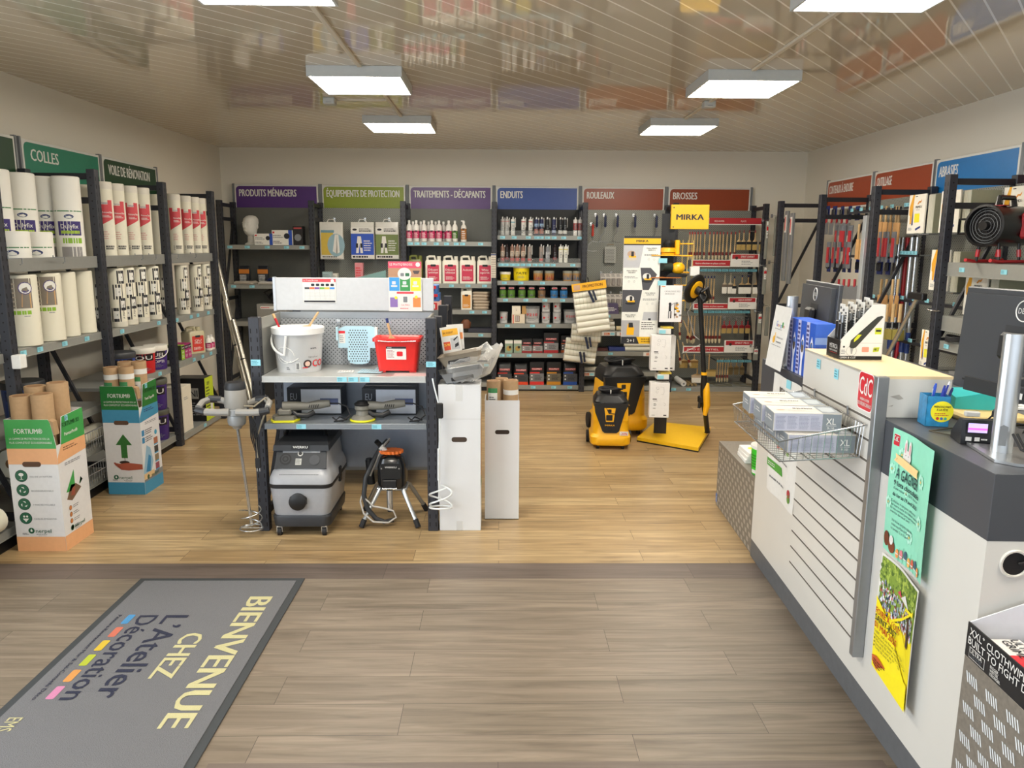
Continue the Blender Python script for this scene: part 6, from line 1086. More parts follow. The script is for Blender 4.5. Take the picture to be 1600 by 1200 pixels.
# ------------------------------------------------------------ stock on the left wall
RW = M('#e4e2da', .55, var=.03, scale=10); RC = M('#dcd8c6', .6, var=.03, scale=10); OV = M('#1f2f63', .4)
def roll(r, h, mt, kind, ang=-62):
    t = thing('lining_roll', '', 'roll'); MB().lathe([(r * .3, h - .03), (r * .3, h - .002), (r * .93, h), (r, h - .006), (r, .004), (r * .95, 0), (.001, 0)], mt, 26).obj('paper', t)
    F = Fc((0, 0, 0), r, 0, ang); m = MB(); c = r
    if kind == 'duty':
        k = h / .50; m.rect(F, -c * 1.2, .30 * k, c * 1.2, .306 * k, M('#3f7a4a', .5), 1, 8); n = 12; m.poly(F, [(c * .1 + .028 * math.cos(R_(a)), .272 * k + .014 * math.sin(R_(a))) for a in range(0, 360, 30)], OV, 2); m.txt(F, 'Dulary', c * .1, .267 * k, .010, WHITE, w=.038, al='c', l=3)
        m.rect(F, -c * .75, .165 * k, c * .95, .245 * k, M('#33246b', .4), 1, 6); m.txt(F, 'Dulyfix', c * .1, .205 * k, .026, WHITE, w=c * 1.2, al='c', bold=.02, l=2); m.rect(F, -c * .55, .175 * k, c * .8, .192 * k, M('#9cb83a', .4), 2, 5)
        for q in range(4): m.rect(F, -c * .45 + q * .03, .12 * k, -c * .45 + q * .03 + .025, .15 * k, M('#86b32e', .5), 1, 1)
        m.rect(F, -c * .6, .02, c * .9, .10 * k, M('#8f8c8c', .6), 1, 5); m.poly(F, [(-c * .3, .03), (c * .6, .05), (c * .8, .08 * k), (c * .2, .07 * k)], M('#cfcac2', .5), 2)
    elif kind == 'short':
        m.rect(F, -c * 1.2, .105, c * 1.2, .112, M('#3f7a4a', .5), 1, 8); m.poly(F, [(.034 * math.cos(R_(a)), .078 + .016 * math.sin(R_(a))) for a in range(0, 360, 30)], OV, 2); m.txt(F, 'Dulary', 0, .072, .012, WHITE, w=.045, al='c', l=3)
    elif kind == 'stairs':
        m.rect(F, -c * .95, h - .19, c * .8, h - .02, M('#7d7468', .6), 1, 6)
        for q in range(6): m.rect(F, -c * .9, h - .18 + q * .025, -c * .2, h - .172 + q * .025, M('#b5a794', .6), 2, 3)
        m.poly(F, [(c * .1, h - .18), (c * .7, h - .19), (c * .7, h - .10), (c * .2, h - .10)], WOOD, 2); m.poly(F, [(c * .4 + .036 * math.cos(R_(a)), h - .075 + .036 * math.sin(R_(a))) for a in range(0, 360, 30)], M('#4a4178', .5), 3); m.poly(F, [(c * .4 + .031 * math.cos(R_(a)), h - .075 + .031 * math.sin(R_(a))) for a in range(0, 360, 30)], PAPER, 4)
        for q in range(5): m.rect(F, -c * .85 + q * .026, h - .225, -c * .85 + q * .026 + .021, h - .203, M('#86b32e', .5), 1, 1)
        m.greek(F, c * .2, h - .24, c * .7, h - .23, 1, GREY, 1)
    elif kind == 'red':
        [m.poly(F, [(c * (-.95 + .185 * q), .245 + .006 * q), (c * (-.95 + .185 * (q + 1)), .245 + .006 * (q + 1)), (c * (-.95 + .185 * (q + 1)), .40 if 3 <= q <= 6 else .43), (c * (-.95 + .185 * q), .40 if 3 <= q <= 6 else .43)], M('#c9414a', .45), 2) for q in range(10)]; m.txt(F, 'lastique', -c * .3, .405, .012, M('#7a5a9a', .5), w=c * .7, l=2)
        m.txt(F, 'Rénova’liss', -c * .3, .34, .013, WHITE, w=c * 1.1, l=2, bold=.03); m.rect(F, -c * .95, .06, c * .9, .26, M('#dedac9', .6), 1, 6); m.greek(F, -c * .3, .31, c * .7, .33, 2, WHITE, 3); m.greek(F, -c * .5, .16, c * .3, .22, 4, M('#c98a86', .5), 1); m.greek(F, -c * .2, .09, c * .8, .12, 2, INK, 1, 2, .8); m.greek(F, -c * .6, .08, -c * .3, .12, 4, INK, 1)
        MB().lathe([(r + .0007, h - .05), (r + .0007, h - .003)], M('#d9d4c8', .5), 26).obj('end_band', t)
    elif kind == 'frames':
        g2 = random.Random(int(ang * 7)); 
        for a0, b0, s_ in ((-c * .8, .04, .062), (c * .15, .12, .055), (-c * .45, .20, .066), (c * .1, .31, .058)):
            m.rect(F, a0, b0, a0 + s_, b0 + s_ * 1.6, INK, 1, 3); m.rect(F, a0 + s_ * .22, b0 + s_ * .35, a0 + s_ * .78, b0 + s_ * 1.25, PAPER, 2, 2); m.disc(F, a0 + s_ * .6, b0 + s_ * .8, .004, INK, 3, 6)
        m.txt(F, 'À PEINDRE', c * .7, .06, .012, INK, w=.10, rot=90, l=2, bold=.02); MB().lathe([(r + .0007, .002), (r + .0007, .04)], M('#cfcbbd', .5), 26).obj('end_band', t)
    if kind: m.obj('label', t)
    return t
def lrow(px_list, y_img, X, z, proto_f, desc, where, grp, radii=None):
    sp = [(X, P(x, y_img, X=X).y, z) for x in px_list]; pr = proto_f(); place(pr, sp, desc, where, grp, 0, end='near')
_nth = nth
def nth(i, n, end='left'):
    if end == 'near': return 'nearest' if i == 0 else ('farthest' if i == n - 1 else ORD[i] + 'from the near end')
    if end == 'front': return 'foremost' if i == 0 else ('rearmost' if i == n - 1 else ORD[i] + 'from the front')
    return _nth(i, n, end)
place(roll(.083, .555, RW, 'duty', -66), [(X_, P(a_, 340, X=X_).y, 1.5415) for a_, X_ in ((-4, -2.955), (36, -2.95), (71, -2.96), (107, -2.80))], 'tall white roll with purple label', 'on the upper left-wall shelf', 'tall white rolls with purple labels', 0, end='near')
lrow([25, 62], 400, -2.788, 1.5415, lambda: roll(.080, .20, RW, 'short', -70), 'short white roll with oval blue mark', 'in front of the tall rolls', 'short white rolls')
lrow([36, 75], 480, -2.765, 1.0865, lambda: roll(.083, .41, RC, 'stairs', -68), 'cream roll with staircase picture label', 'on the lower left-wall shelf', 'cream rolls with staircase labels')
lrow([104, 131], 480, -2.775, 1.0865, lambda: roll(.066, .41, RC, None), 'plain cream roll without label', 'beside the staircase-label rolls', 'plain cream rolls')
lrow([168, 187, 208, 227], 380, -2.766, 1.5415, lambda: roll(.057, .555, RC, 'red', -62), 'cream roll with red label', 'upper shelf, middle left bay', 'cream rolls with red labels, middle bay')
lrow([248], 380, -2.90, 1.5415, lambda: roll(.057, .54, RC, None), 'plain pale roll standing behind the red-label rolls', 'at the middle left bay', 'plain rolls behind the red-label ones')
lrow([137], 380, -2.95, 1.5415, lambda: roll(.062, .54, RC, None), 'plain pale roll standing at the rear', 'between the first and second left bays', 'plain rolls at the rear of the left wall')
lrow([276, 293, 306, 316], 380, -2.76, 1.5415, lambda: roll(.052, .545, RC, 'red', -62), 'cream roll with red label', 'upper shelf, farthest left bay', 'cream rolls with red labels, farthest bay')
for k, (pl_, r, w2, g2) in enumerate((([183, 200, 219, 239], .058, 'lower shelf, middle left bay', 'black-frame rolls, middle bay'), ([286, 308, 322], .052, 'lower shelf, farthest left bay', 'black-frame rolls, farthest bay'))):
    lrow(pl_, 470, -2.755, 1.0815 if k == 0 else 1.0715, lambda: roll(r, .42, RC, 'frames', -60 + 5 * k), 'cream roll printed with black frames', w2, g2)
lrow([155, 258], 470, -2.90, 1.0815, lambda: roll(.055, .42, RC, 'frames', -75), 'shaded roll printed with black frames at the rear', 'behind the left-wall posts', 'shaded black-frame rolls')
for i, (px_, k) in enumerate(((30, 0), (98, 0), (222, 1), (243, 1), (278, 2), (306, 2))):
    y = P(px_, 408, X=-2.63).y; m = MB().tube([(0, -.07, .012), (0, -.07, .0), (0, 0, 0), (.0, .05, 0), (0, .05, -.03), (.0, .03, -.035)], .003, GREY, 6); tag(m.obj('roll_retainer', None, (-2.645, y, 1.592)), 'bent grey wire retainer hooked over the left-wall rail, %s' % nth(i, 6, 'near'), 'wire retainer', 'wire retainers on the rail')
def bucket(r, h, col, lid, txt_, tcol='#101014', handle=True, sub=None, ang=-62):
    t = thing('paint_bucket', '', 'bucket'); MB().lathe([(.001, 0), (r * .88, 0), (r * .9, .004), (r, h)], M(col, .35), 26).obj('body', t); MB().lathe([(r * 1.01, h - .035), (r * 1.04, h - .03), (r * 1.04, h), (r * 1.0, h + .008), (.001, h + .008)], M(lid, .4), 26).obj('lid', t)
    m = MB(); F = Fc((0, 0, 0), r * .9, 0, ang, r, h); m.rect(F, -r * .8, h * .52, r * .8, h * .80, M(tcol, .4), 1, 6); m.txt(F, txt_, 0, h * .58, h * .15, WHITE, w=r * 1.3, al='c', bold=.04, l=2)
    if sub: m.txt(F, sub, -r * .2, h * .30, h * .12, WHITE, w=r * .8, bold=.04, l=2)
    m.greek(F, -r * .5, h * .1, r * .6, h * .25, 3, GREY, 2); m.obj('label', t)
    if handle: MB().tube([(r * 1.04 * math.cos(R_(ang + a)), r * 1.04 * math.sin(R_(ang + a)), h * .85 - h * .35 * math.sin(R_(a + 90))) for a in range(-90, 91, 15)], .004, WHITE if lid != '#26282c' else STEEL, 6).obj('handle', t)
    return t
def lat(px_, py_, X): p = P(px_, py_, X=X); return p.y
def single(o, loc, label, rz=0, grp=None):
    o.location = loc; o.rotation_euler[2] = R_(rz); o['label'] = label
    if grp: o['group'] = grp
single(bucket(.105, .20, '#26418c', '#3a3c40', 'QUELYD', '#15161b', False, 'LISSE'), (-2.80, lat(186, 545, -2.80), .6815), 'dark blue lidded glue bucket on the middle left bay shelf')
single(bucket(.088, .19, '#c4232a', '#e4e2d8', 'QU', '#15161b', False), (-2.78, lat(222, 535, -2.78), .6815), 'red glue bucket with white lid on the middle left bay shelf')
single(bucket(.088, .185, '#3b2277', '#e4e2d8', 'QUEL', '#15161b', True, 'OPTI'), (-2.77, 6.155, .6815), 'purple glue bucket with white lid and handle, right of the red one')
single(bucket(.12, .22, '#24407f', '#26282c', 'DULY', '#1a2a55', False), (-2.98, 4.75, .6015), 'blue bucket deep in the shadow of the second left bay')
single(bucket(.10, .24, '#3b2277', '#55574f', 'QU', '#15161b', False), (-2.80, 6.14, .1015), 'purple lidded bucket at the bottom of the stack by the floor')
single(bucket(.10, .24, '#3b2277', '#55574f', 'QU', '#15161b', False), (-2.80, 6.14, .352), 'purple lidded bucket on top of the floor-level stack')
def carton(w_, d_, h_, col, art=None, name='carton'):
    m = MB().box(0, 0, 0, w_, d_, h_, M(col, .45), .0015)
    if art: art(m)
    return m
def lface(w_): return Fr((w_ + .0005, 0, 0), (0, 1, 0), (0, 0, 1))
for i, (c, px_) in enumerate((('#8fb832', 288), ('#a8256e', 297.5), ('#b12a74', 307))):
    m = MB().box(-.13, -.035, 0, 0, .035, .125, M(c, .4), .001); F = Fr((.0005, -.035, 0), (0, 1, 0), (0, 0, 1)); m.rect(F, .004, .085, .066, .118, INK); m.txt(F, 'QUELYD', .035, .095, .012, WHITE, w=.05, al='c', bold=.04); m.txt(F, 'INST', .035, .055, .014, WHITE, w=.04, al='c', bold=.04); m.greek(F, .01, .015, .06, .04, 3, WHITE, 2)
    m.rect(Fr((-.13, -.0355, 0), (1, 0, 0), (0, 0, 1)), 0, 0, .13, .125, M('#3c3f2a', .5)); tag(m.obj('glue_box', None, (-2.725, lat(286, 548, -2.725) + i * .073, .6915)), ('lime green', 'dark magenta', 'magenta')[i] + ' glue box on the farthest left bay shelf, ' + ('nearest', 'middle', 'farthest')[i], 'box', 'coloured glue boxes')
def jerry(w_, d_, h_, col, lab, text=None, cap=None, stripe=None):
    t = thing('jerry_can', '', 'jerry can'); m = MB().loft([rring(w_ / 2, d_ / 2, .018, z) for z in (0, .004, h_ * .80)] + [rring(w_ / 2 - .01, d_ / 2 - .008, .018, h_ * .86)], M(col, .4)); 
    m.tube([(-w_ * .38, 0, h_ * .84), (-w_ * .38, 0, h_ * .96), (-w_ * .25, 0, h_ * .99), (w_ * .05, 0, h_ * .99), (w_ * .12, 0, h_ * .85)], .014, M(col, .4), 8); m.obj('body', t)
    MB().cyl((w_ * .33, 0, h_ * .85), (w_ * .33, 0, h_), .022, M(cap or col, .4), n=14).obj('cap', t)
    m = MB(); F = Fr((0, -d_ / 2 - .0006, 0), (1, 0, 0), (0, 0, 1)); m.rrect(F, -w_ * .36, h_ * .08, w_ * .36, h_ * .68, .008, M(lab, .4)); m.rrect(F, -w_ * .16, h_ * .62, w_ * .16, h_ * .70, .006, INK, 2)
    if text:
        for q, s in enumerate(text.split('|')): m.txt(F, s, 0, h_ * (.47 - .10 * q), h_ * .075, WHITE, w=w_ * .58 if len(s) > 5 else w_ * .42, al='c', bold=.03)
    m.greek(F, -w_ * .28, h_ * .14, w_ * .28, h_ * .26, 3, WHITE, 2); m.obj('label', t); return t
j = jerry(.17, .13, .235, '#b5ae90', '#c43a34', 'QU|PRO'); single(j, (-2.80, 7.0, .6915), 'beige jerry can with red label, farthest left bay', 60)
def bottle(r, h, col, lab, cap='#e9e9e6', pump=False, lz=(.15, .5), ang=-90, opac=None):
    t = thing('bottle', '', 'bottle'); bm_ = M(col, .35) if not opac else clear('bottle_' + col.strip('#'), col, opac, .2); MB().lathe([(.001, 0), (r * .95, 0), (r, .004), (r, h * .66), (r * .8, h * .76), (r * .38, h * .84), (r * .36, h * .9)], bm_, 18).obj('body', t)
    m = MB().lathe([(r * .42, h * .88), (r * .42, h * .99), (.001, h)], M(cap, .4), 12)
    if pump: m.box(-r * .9, -.005, h * .97, r * .2, .005, h * 1.02, M(cap, .4))
    m.obj('cap', t); m = MB(); F = Fc((0, 0, 0), r, 0, ang); m.rect(F, -r * 1.45, h * lz[0], r * 1.45, h * lz[1], M(lab, .4), 1, 8); m.rect(F, -r * .5, h * (lz[1] - .05), r * .5, h * (lz[1] + .02), INK, 2, 2); m.greek(F, -r * .7, h * (lz[0] + .03), r * .7, h * (lz[1] - .08), 4, WHITE, 2); m.obj('label', t); return t
b = bottle(.03, .14, '#e6e4de', '#c02b6e', ang=-60); place(b, [(-2.73, 7.18, .6915), (-2.73, 7.25, .6915)], 'small white bottle with pink label', 'beside the beige jerry can', 'small pink-label bottles', end='near')
m = MB().box(-.24, 0, 0, 0, .20, .40, M('#dcd6c6', .5), .002); m.rect(lface(0), .005, .0, .006, .40, GREY); m.greek(lface(0), .03, .28, .13, .31, 2, GREY, 2); tag(m.obj('tall_carton', None, (-2.72, 6.48, .0615)), 'tall cream carton on the bottom shelf of the farthest left bay', 'carton')
m = MB().box(-.28, 0, 0, 0, .20, .40, M('#17181b', .4), .002); F = lface(0); m.rect(F, .0, .0, .20, .40, M('#bcd02e', .4)); m.txt(F, 'DEV', .05, .33, .03, INK, w=.06, bold=.04, rot=0); m.greek(F, .02, .06, .12, .32, 9, INK, 2); m.rect(F, .11, .02, .17, .16, PAPER, 2); F = Fr((-.28, -.0005, 0), (1, 0, 0), (0, 0, 1)); m.rect(F, .08, .21, .22, .31, M('#8d8d88', .5)); m.txt(F, 'UNI', .09, .23, .06, INK, w=.12, bold=.06, l=2); m.greek(F, .05, .05, .24, .18, 6, GREY, 2)
tag(m.obj('tall_carton', None, (-2.70, 6.94, .0615)), 'tall black and lime carton beyond the cream one on the bottom shelf', 'carton')
tag(MB().box(-.20, 0, 0, 0, .20, .42, M('#8f8e8c', .5), .002).obj('tall_carton', None, (-2.93, 6.05, .1015)), 'plain grey carton in the shadow behind the purple buckets', 'carton')
# lying rolls and wire fronts low in the second bay
def lying(r, L_, mt): m = MB().tube([(0, 0, r), (0, L_, r)], r, mt, 20); m.tube([(0, -.0012, r), (0, -.0006, r)], r * .35, KRAFTD, 14); return m
for i, (x, y, z, r, L_) in enumerate(((-2.80, 4.28, .3415, .085, .62), (-2.99, 4.28, .3415, .085, .7), (-2.895, 4.30, .506, .04, .6), (-2.78, 4.94, .3415, .06, .26), (-2.93, 4.94, .3415, .06, .26))):
    if i != 2: tag(lying(r, L_, RC).obj('lining_roll', None, (x, y, z)), 'thick cream roll lying flat behind the peach carton, %s' % ('front', 'rear', 'top', 'behind the wire front', 'deep behind the wire front')[i], 'roll', 'cream rolls lying flat')
for i, (x, y, z, r) in enumerate(((-2.74, 3.30, .1215, .075), (-2.90, 3.30, .1215, .075), (-2.82, 3.32, .255, .075), (-2.76, 3.30, .6215, .08), (-2.93, 3.30, .6215, .08))):
    tag(lying(r, .70, RC).obj('lining_roll', None, (x, y, z)), 'cream roll lying low at the left edge of the photo, %s' % ('floor-level front', 'floor-level rear', 'resting on the floor-level pair', 'middle shelf front', 'middle shelf rear')[i], 'roll', 'cream rolls lying at the left edge')
for i, z in enumerate((.342, .122)):
    m = MB(); y0, y1 = 4.60, 5.20; m.tube([(-2.652, y0, z), (-2.652, y0, z + .13), (-2.652, y1, z + .13), (-2.652, y1, z)], .004, WIRE, 6)
    for k in range(21): y = y0 + (y1 - y0) * k / 20; m.tube([(-2.652, y, z + .002), (-2.652, y, z + .13)], .002, WIRE, 4)
    m.tube([(-2.652, y0, z + .07), (-2.652, y1, z + .07)], .0025, WIRE, 4); tag(m.obj('wire_guard', None, (0, 0, .0)), 'white wire front guard on the second left bay, %s shelf' % ('middle', 'bottom')[i], 'wire guard', 'wire guards')
m = MB().box(-.05, 0, 0, 0, .06, .075, WHITE, .004); tag(m.obj('card_holder', None, (-2.60, 4.15, 1.0)), 'white card holder clipped at the left edge of the photo', 'card holder')
# tubes leaning in the back left corner
SV = M('#b5b1a6', .25, .75)
for i, (a, b_) in enumerate(((P(338, 405, Y=8.45), P(372, 545, Y=8.2)), (P(352, 470, Y=8.1), P(384, 600, Y=7.9)), (P(364, 500, Y=7.75), P(392, 605, Y=7.6)))):
    d_ = (b_ - a); d_.normalize(); q = b_ + d_ * ((b_.z - .02) / -d_.z if d_.z < 0 else 0); m = MB().tube([a, q], .028, SV, 14); k = a.lerp(q, .42); m.tube([k, k + (q - a) * .012], .030, BLACK, 14); tag(m.obj('metal_tube'), 'silver metal tube leaning in the back left corner, %s' % ('leftmost', 'middle', 'rightmost')[i], 'tube', 'silver tubes in the corner')
m = MB().box(0, 0, 0, .16, .05, .55, BLACK, .003).box(.006, -.002, .02, .02, 0, .53, WHITE); tag(m.obj('flat_carton', None, (-2.48, 8.0, .03), (R_(0), R_(-14), R_(15))), 'black carton leaning beneath the silver tubes in the corner', 'carton')
# ------------------------------------------------------------ stock on the back wall
def BXp(px_, yy): return P(px_, 450, Y=yy).x
def row(pxs, proto, z, desc, where, grp, yy=8.86, rz=0, jit=0): place(proto, [(BXp(p_, yy), yy, z + .001) for p_ in pxs], desc, where, grp, rz, jit=jit)
# household bay
t = thing('foam_mannequin', 'white foam mannequin head on the top shelf of the household bay', 'mannequin head', (BXp(397, 8.93), 8.93, 1.666)); FOAM = M('#d9d8d2', .7)
def ell(cx, cy, rx, ry, z, k=20): return [(cx + rx * math.cos(2 * math.pi * i / k), cy + ry * math.sin(2 * math.pi * i / k), z) for i in range(k)]
m = MB().loft([ell(0, 0, .075, .075, 0), ell(0, 0, .072, .072, .012), ell(0, .01, .048, .05, .03), ell(0, .015, .046, .05, .10), ell(0, -.005, .056, .075, .125), ell(0, -.012, .066, .092, .16), ell(0, -.008, .074, .10, .21), ell(0, 0, .078, .104, .25), ell(0, .008, .072, .095, .29), ell(0, .012, .05, .065, .318), ell(0, .012, .018, .025, .33)], FOAM)
m.loft([[(-.010, -.105, .185), (.010, -.105, .185), (.008, -.085, .19), (-.008, -.085, .19)], [(-.013, -.128, .19), (.013, -.128, .19), (.01, -.09, .19), (-.01, -.09, .19)], [(-.007, -.112, .235), (.007, -.112, .235), (.006, -.09, .24), (-.006, -.09, .24)]], FOAM)
m.sphere((0, -.098, .155), .018, FOAM, 12, (1.2, .55, .4)); m.sphere((0, -.094, .148), .018, FOAM, 12, (1, .55, .4))
for s in (-1, 1): m.sphere((s * .03, -.094, .222), .013, FOAM, 10, (1.1, .5, .6)); m.sphere((s * .078, .015, .205), .018, FOAM, 10, (.35, .8, 1.5)); m.sphere((s * .03, -.094, .243), .016, FOAM, 10, (1.2, .4, .3))
m.obj('head', t); t.rotation_euler[2] = R_(-18)
def pbox(w_, d_, h_, col, fn=None, name='box'):
    m = MB().box(-w_ / 2, -d_ / 2, 0, w_ / 2, d_ / 2, h_, M(col, .45), .001)
    if fn: fn(m, Fr((-w_ / 2, -d_ / 2 - .0006, 0), (1, 0, 0), (0, 0, 1)), w_, h_)
    return m.obj(name)
def f3m(m, F, w, h): m.rect(F, w * .82, 0, w, h, M('#2a4fb0', .4)); m.rect(F, .008, h * .78, .03, h * .9, RED, 2); m.greek(F, .012, h * .45, w * .6, h * .7, 2, GREY, 1); m.greek(F, .012, .012, w * .5, h * .3, 2, INK, 1); m.disc(F, w * .74, h * .6, h * .2, INK, 2, 10)
o = pbox(.205, .12, .125, '#e3e2dc', f3m, 'mask_box'); tag(o, 'low white and blue mask box next to the foam head', 'box'); o.location = (BXp(418.5, 8.87), 8.86, 1.666)
o = pbox(.225, .14, .165, '#e3e2dc', f3m, 'mask_box'); tag(o, 'taller white mask box between the low one and the black box', 'box'); o.location = (BXp(447, 8.87), 8.87, 1.666)
o = pbox(.11, .12, .21, '#1c1a1c', lambda m, F, w, h: (m.rect(F, .01, h * .85, w - .01, h * .93, M('#b04a4a', .4)), m.disc(F, w / 2, h * .4, .04, GREY, 2, 10))); tag(o, 'black respirator box behind the post in the household bay', 'box'); o.location = (BXp(471, 8.9), 8.9, 1.666)
def pouch(w_, h_, d_, col, fn=None, name='pouch', top=None):
    t = thing(name, '', 'pack'); m = MB().loft([rring(w_ * .48, d_ * .25, d_ * .2, 0), rring(w_ / 2, d_ / 2, d_ * .4, h_ * .15), rring(w_ / 2, d_ / 2, d_ * .4, h_ * .6), rring(w_ * .48, d_ * .2, d_ * .15, h_ * .92), rring(w_ * .49, .002, .001, h_)], M(col, .35)); m.obj('bag', t)
    if fn: m = MB(); F = Fr((-w_ / 2, -d_ / 2 - .001, 0), (1, 0, 0), (0, 0, 1)); fn(m, F, w_, h_); m.obj('label', t)
    return t
gp = pouch(.12, .20, .06, '#20242c', lambda m, F, w, h: (m.rect(F, .0, h * .55, w, h * .8, M('#c97a2c', .5)), m.greek(F, .01, .02, w * .9, h * .5, 4, WHITE, 2, 3, .6))); place(gp, [(BXp(384, 9.05), 9.05, 1.226), (BXp(413, 9.05), 9.05, 1.226)], 'black and orange work glove pack', 'on the middle household shelf', 'glove packs')
for i, (a, w_, c, z, d) in enumerate(((387, .22, '#b9b2a6', 1.226, 'brown and grey'), (424, .22, '#d6d3cc', 1.226, 'pale grey'), (436, .2, '#25305c', 1.262, 'navy'), (458, .16, '#c9c7c0', 1.226, 'white'))):
    m = MB().loft([rring(w_ / 2, .10, .02, 0), rring(w_ / 2, .11, .03, .018), rring(w_ * .42, .09, .03, .034)], clear('bag_film%d' % i, c, .75, .15)); tag(m.obj('flat_pack', None, (BXp(a, 8.93), 8.88 + .0 * i, z), (0, 0, R_(-6 + 5 * i))), '%s bagged textile lying flat on the middle household shelf' % d, 'pack', 'flat bagged packs')
o = pbox(.34, .25, .20, '#8f8d88', lambda m, F, w, h: (m.rrect(F, .04, h * .72, .2, h * .88, .01, PAPER, 1), m.greek(F, .05, h * .75, .18, h * .85, 1, RED, 2))); tag(o, 'grey cardboard box on the lower household shelf, behind the island', 'carton'); o.location = (BXp(428, 8.93), 8.93, .801)
m = MB().sphere((0, 0, .07), .09, BLACK, 16, (1.2, .8, .75)); m.tube([(-.10, 0, .05), (-.16, 0, .12), (-.06, 0, .17), (.02, 0, .12)], .012, BLACK, 8); tag(m.obj('tool_bag', None, (BXp(434, 8.93), 8.93, 1.004)), 'black soft bag with strap on the grey cardboard box', 'bag')
# protection bay
def garment(kind):
    t = thing('bagged_garment', '', 'garment pack'); w_, h_ = .27, .42
    m = MB().loft([rring(w_ / 2, .02, .01, 0), rring(w_ / 2, .03, .02, .1), rring(w_ / 2, .028, .02, .33), rring(w_ * .49, .008, .004, h_)], M('#d8d7d0', .25)); m.obj('bag', t); m = MB(); F = Fr((-w_ / 2, -.0315, 0), (1, 0, 0), (0, 0, 1))
    if kind == 0: m.rect(F, .02, .05, .16, .30, M('#cdb24a', .5)); m.rect(F, .02, .30, .17, .33, M('#6f97a8', .5)); m.disc(F, .19, .16, .10, M('#8fb0bd', .5), 2, 18, .13); m.poly(F, [(.15, .09), (.18, .28), (.205, .28), (.2, .06)], PAPER, 3); m.poly(F, [(.19, .06), (.205, .28), (.22, .28), (.23, .08)], PAPER, 3); m.rect(F, .01, .015, .25, .045, PAPER); m.greek(F, .03, .02, .2, .035, 1, INK, 2, 2, .8)
    else:
        c = M('#2750b8' if kind == 1 else '#6f7f45', .45); m.rect(F, .005, .05, .265, .29 if kind == 1 else .28, c); m.rect(F, .005, .29, .265, .36, PAPER); m.disc(F, .05, .335, .026, INK, 2, 14, .012); m.greek(F, .10, .31, .25, .35, 3, INK, 2, 4, .6); m.poly(F, [(.06, .07), (.08, .26), (.12, .26), (.14, .07), (.11, .07), (.10, .18), (.09, .07)], PAPER, 2); m.rect(F, .06, .13, .085, .18, INK, 3); m.rect(F, .11, .13, .135, .18, INK, 3)
        m.greek(F, .15, .09, .25, .22, 5, WHITE, 2); m.rect(F, .005, .005, .265, .05, PAPER); m.greek(F, .02, .015, .2, .04, 1, INK, 2, 2, .8)
    m.obj('insert_card', t); MB().tube([(-.05, 0, h_ - .01), (-.03, 0, h_ + .03), (.03, 0, h_ + .03), (.05, 0, h_ - .01)], .007, WHITE, 6).obj('hanger', t); return t
for i, (px_, d) in enumerate(((521, 'transparent overalls pack with yellow insert'), (569, 'blue bagged painter trousers pack'), (607, 'olive bagged painter trousers pack'))):
    o = garment(i); x = BXp(px_, 9.0); o.location = (x, 9.0, 1.565); o.location.z = P(px_, 405, Y=9.0).z; o['label'] = d + ' hanging in the protection bay'
    hook(x, 9.188, o.location.z + .455, .24, 0, 'wire hook above the %s' % d.split(' pack')[0], 'hooks in the protection bay')
for i, (px_, c, w_, h_, d) in enumerate(((516, '#9fb8bd', .10, .12, 'pale grey small pack'), (524, '#d9d6cc', .08, .10, 'white small pack with hanging slot'), (563, '#d68a92', .09, .22, 'tall pink and white striped box'))):
    o = pbox(w_, .08, h_, c, lambda m, F, w, h: m.greek(F, .01, h * .3, w - .01, h * .8, 4, RED if h > .2 else GREY, 1), 'pack'); o.location = (BXp(px_, 8.9), 8.88 - .09 * (i == 0), 1.251); tag(o, d + ' on the protection bay shelf', 'pack', 'small packs in the protection bay')
m = MB().prism([(0, 0), (.32, 0), (.32, .14), (0, .055)], 0, .012, M('#7fa8a8', .5)); tag(m.obj('flat_box', None, (BXp(560, 8.85), 8.83, 1.251)), 'teal box with slanted top edge on the protection bay shelf', 'box')
m = MB().loft([rring(.16, .10, .03, 0), rring(.15, .10, .03, .03), rring(.12, .08, .03, .045)], M('#cfccc2', .5)); tag(m.obj('flat_pack', None, (BXp(520, 8.88), 9.02, 1.251)), 'pale bagged textile lying flat in the protection bay', 'pack')
# treatments bay
PK = '#c22e62'
row([641, 652, 664, 676, 687, 702], bottle(.033, .235, '#dcdad6', PK), 1.715, 'white bottle with crimson label', 'on the solvent shelf', 'crimson label bottles')
row([647, 659, 671, 682, 694], bottle(.03, .225, '#d6d4d2', PK), 1.715, 'second-row bottle with crimson label', 'at the rear of the solvent shelf', 'rear-row bottles', 8.97)
b = bottle(.031, .235, '#e0ded8', '#4a7a2c'); single(b, (BXp(711.5, 8.86), 8.86, 1.716), 'white bottle with green label beside the pump bottle')
b = bottle(.033, .23, '#e0ded8', '#a8703a', pump=True, lz=(.1, .62)); single(b, (BXp(725, 8.86), 8.86, 1.716), 'white pump bottle with brown and green label, rightmost on the solvent shelf')
single(jerry(.16, .13, .31, '#6d7330', '#8a8d4a'), (BXp(650, 8.88), 8.88, 1.2455), 'olive jerry can partly behind the brush leaflet')
JL = ['Diluant|synthétique', 'Diluant|cellulosique', 'Acétone', 'White|spirit']
for i, px_ in enumerate((678, 704.5, 731, 758)): single(jerry(.185, .13, .305, '#dedbcf', '#c43352', JL[i]), (BXp(px_, 8.88), 8.88, 1.2455), 'cream solvent can with crimson label reading %s' % JL[i].replace('|', ' '), 0, 'cream solvent cans')
single(jerry(.13, .10, .25, '#dcd9cd', '#c98a3a'), (BXp(729, 8.86), 8.86, .9455), 'white jerry can with orange picture label on the cloth shelf')
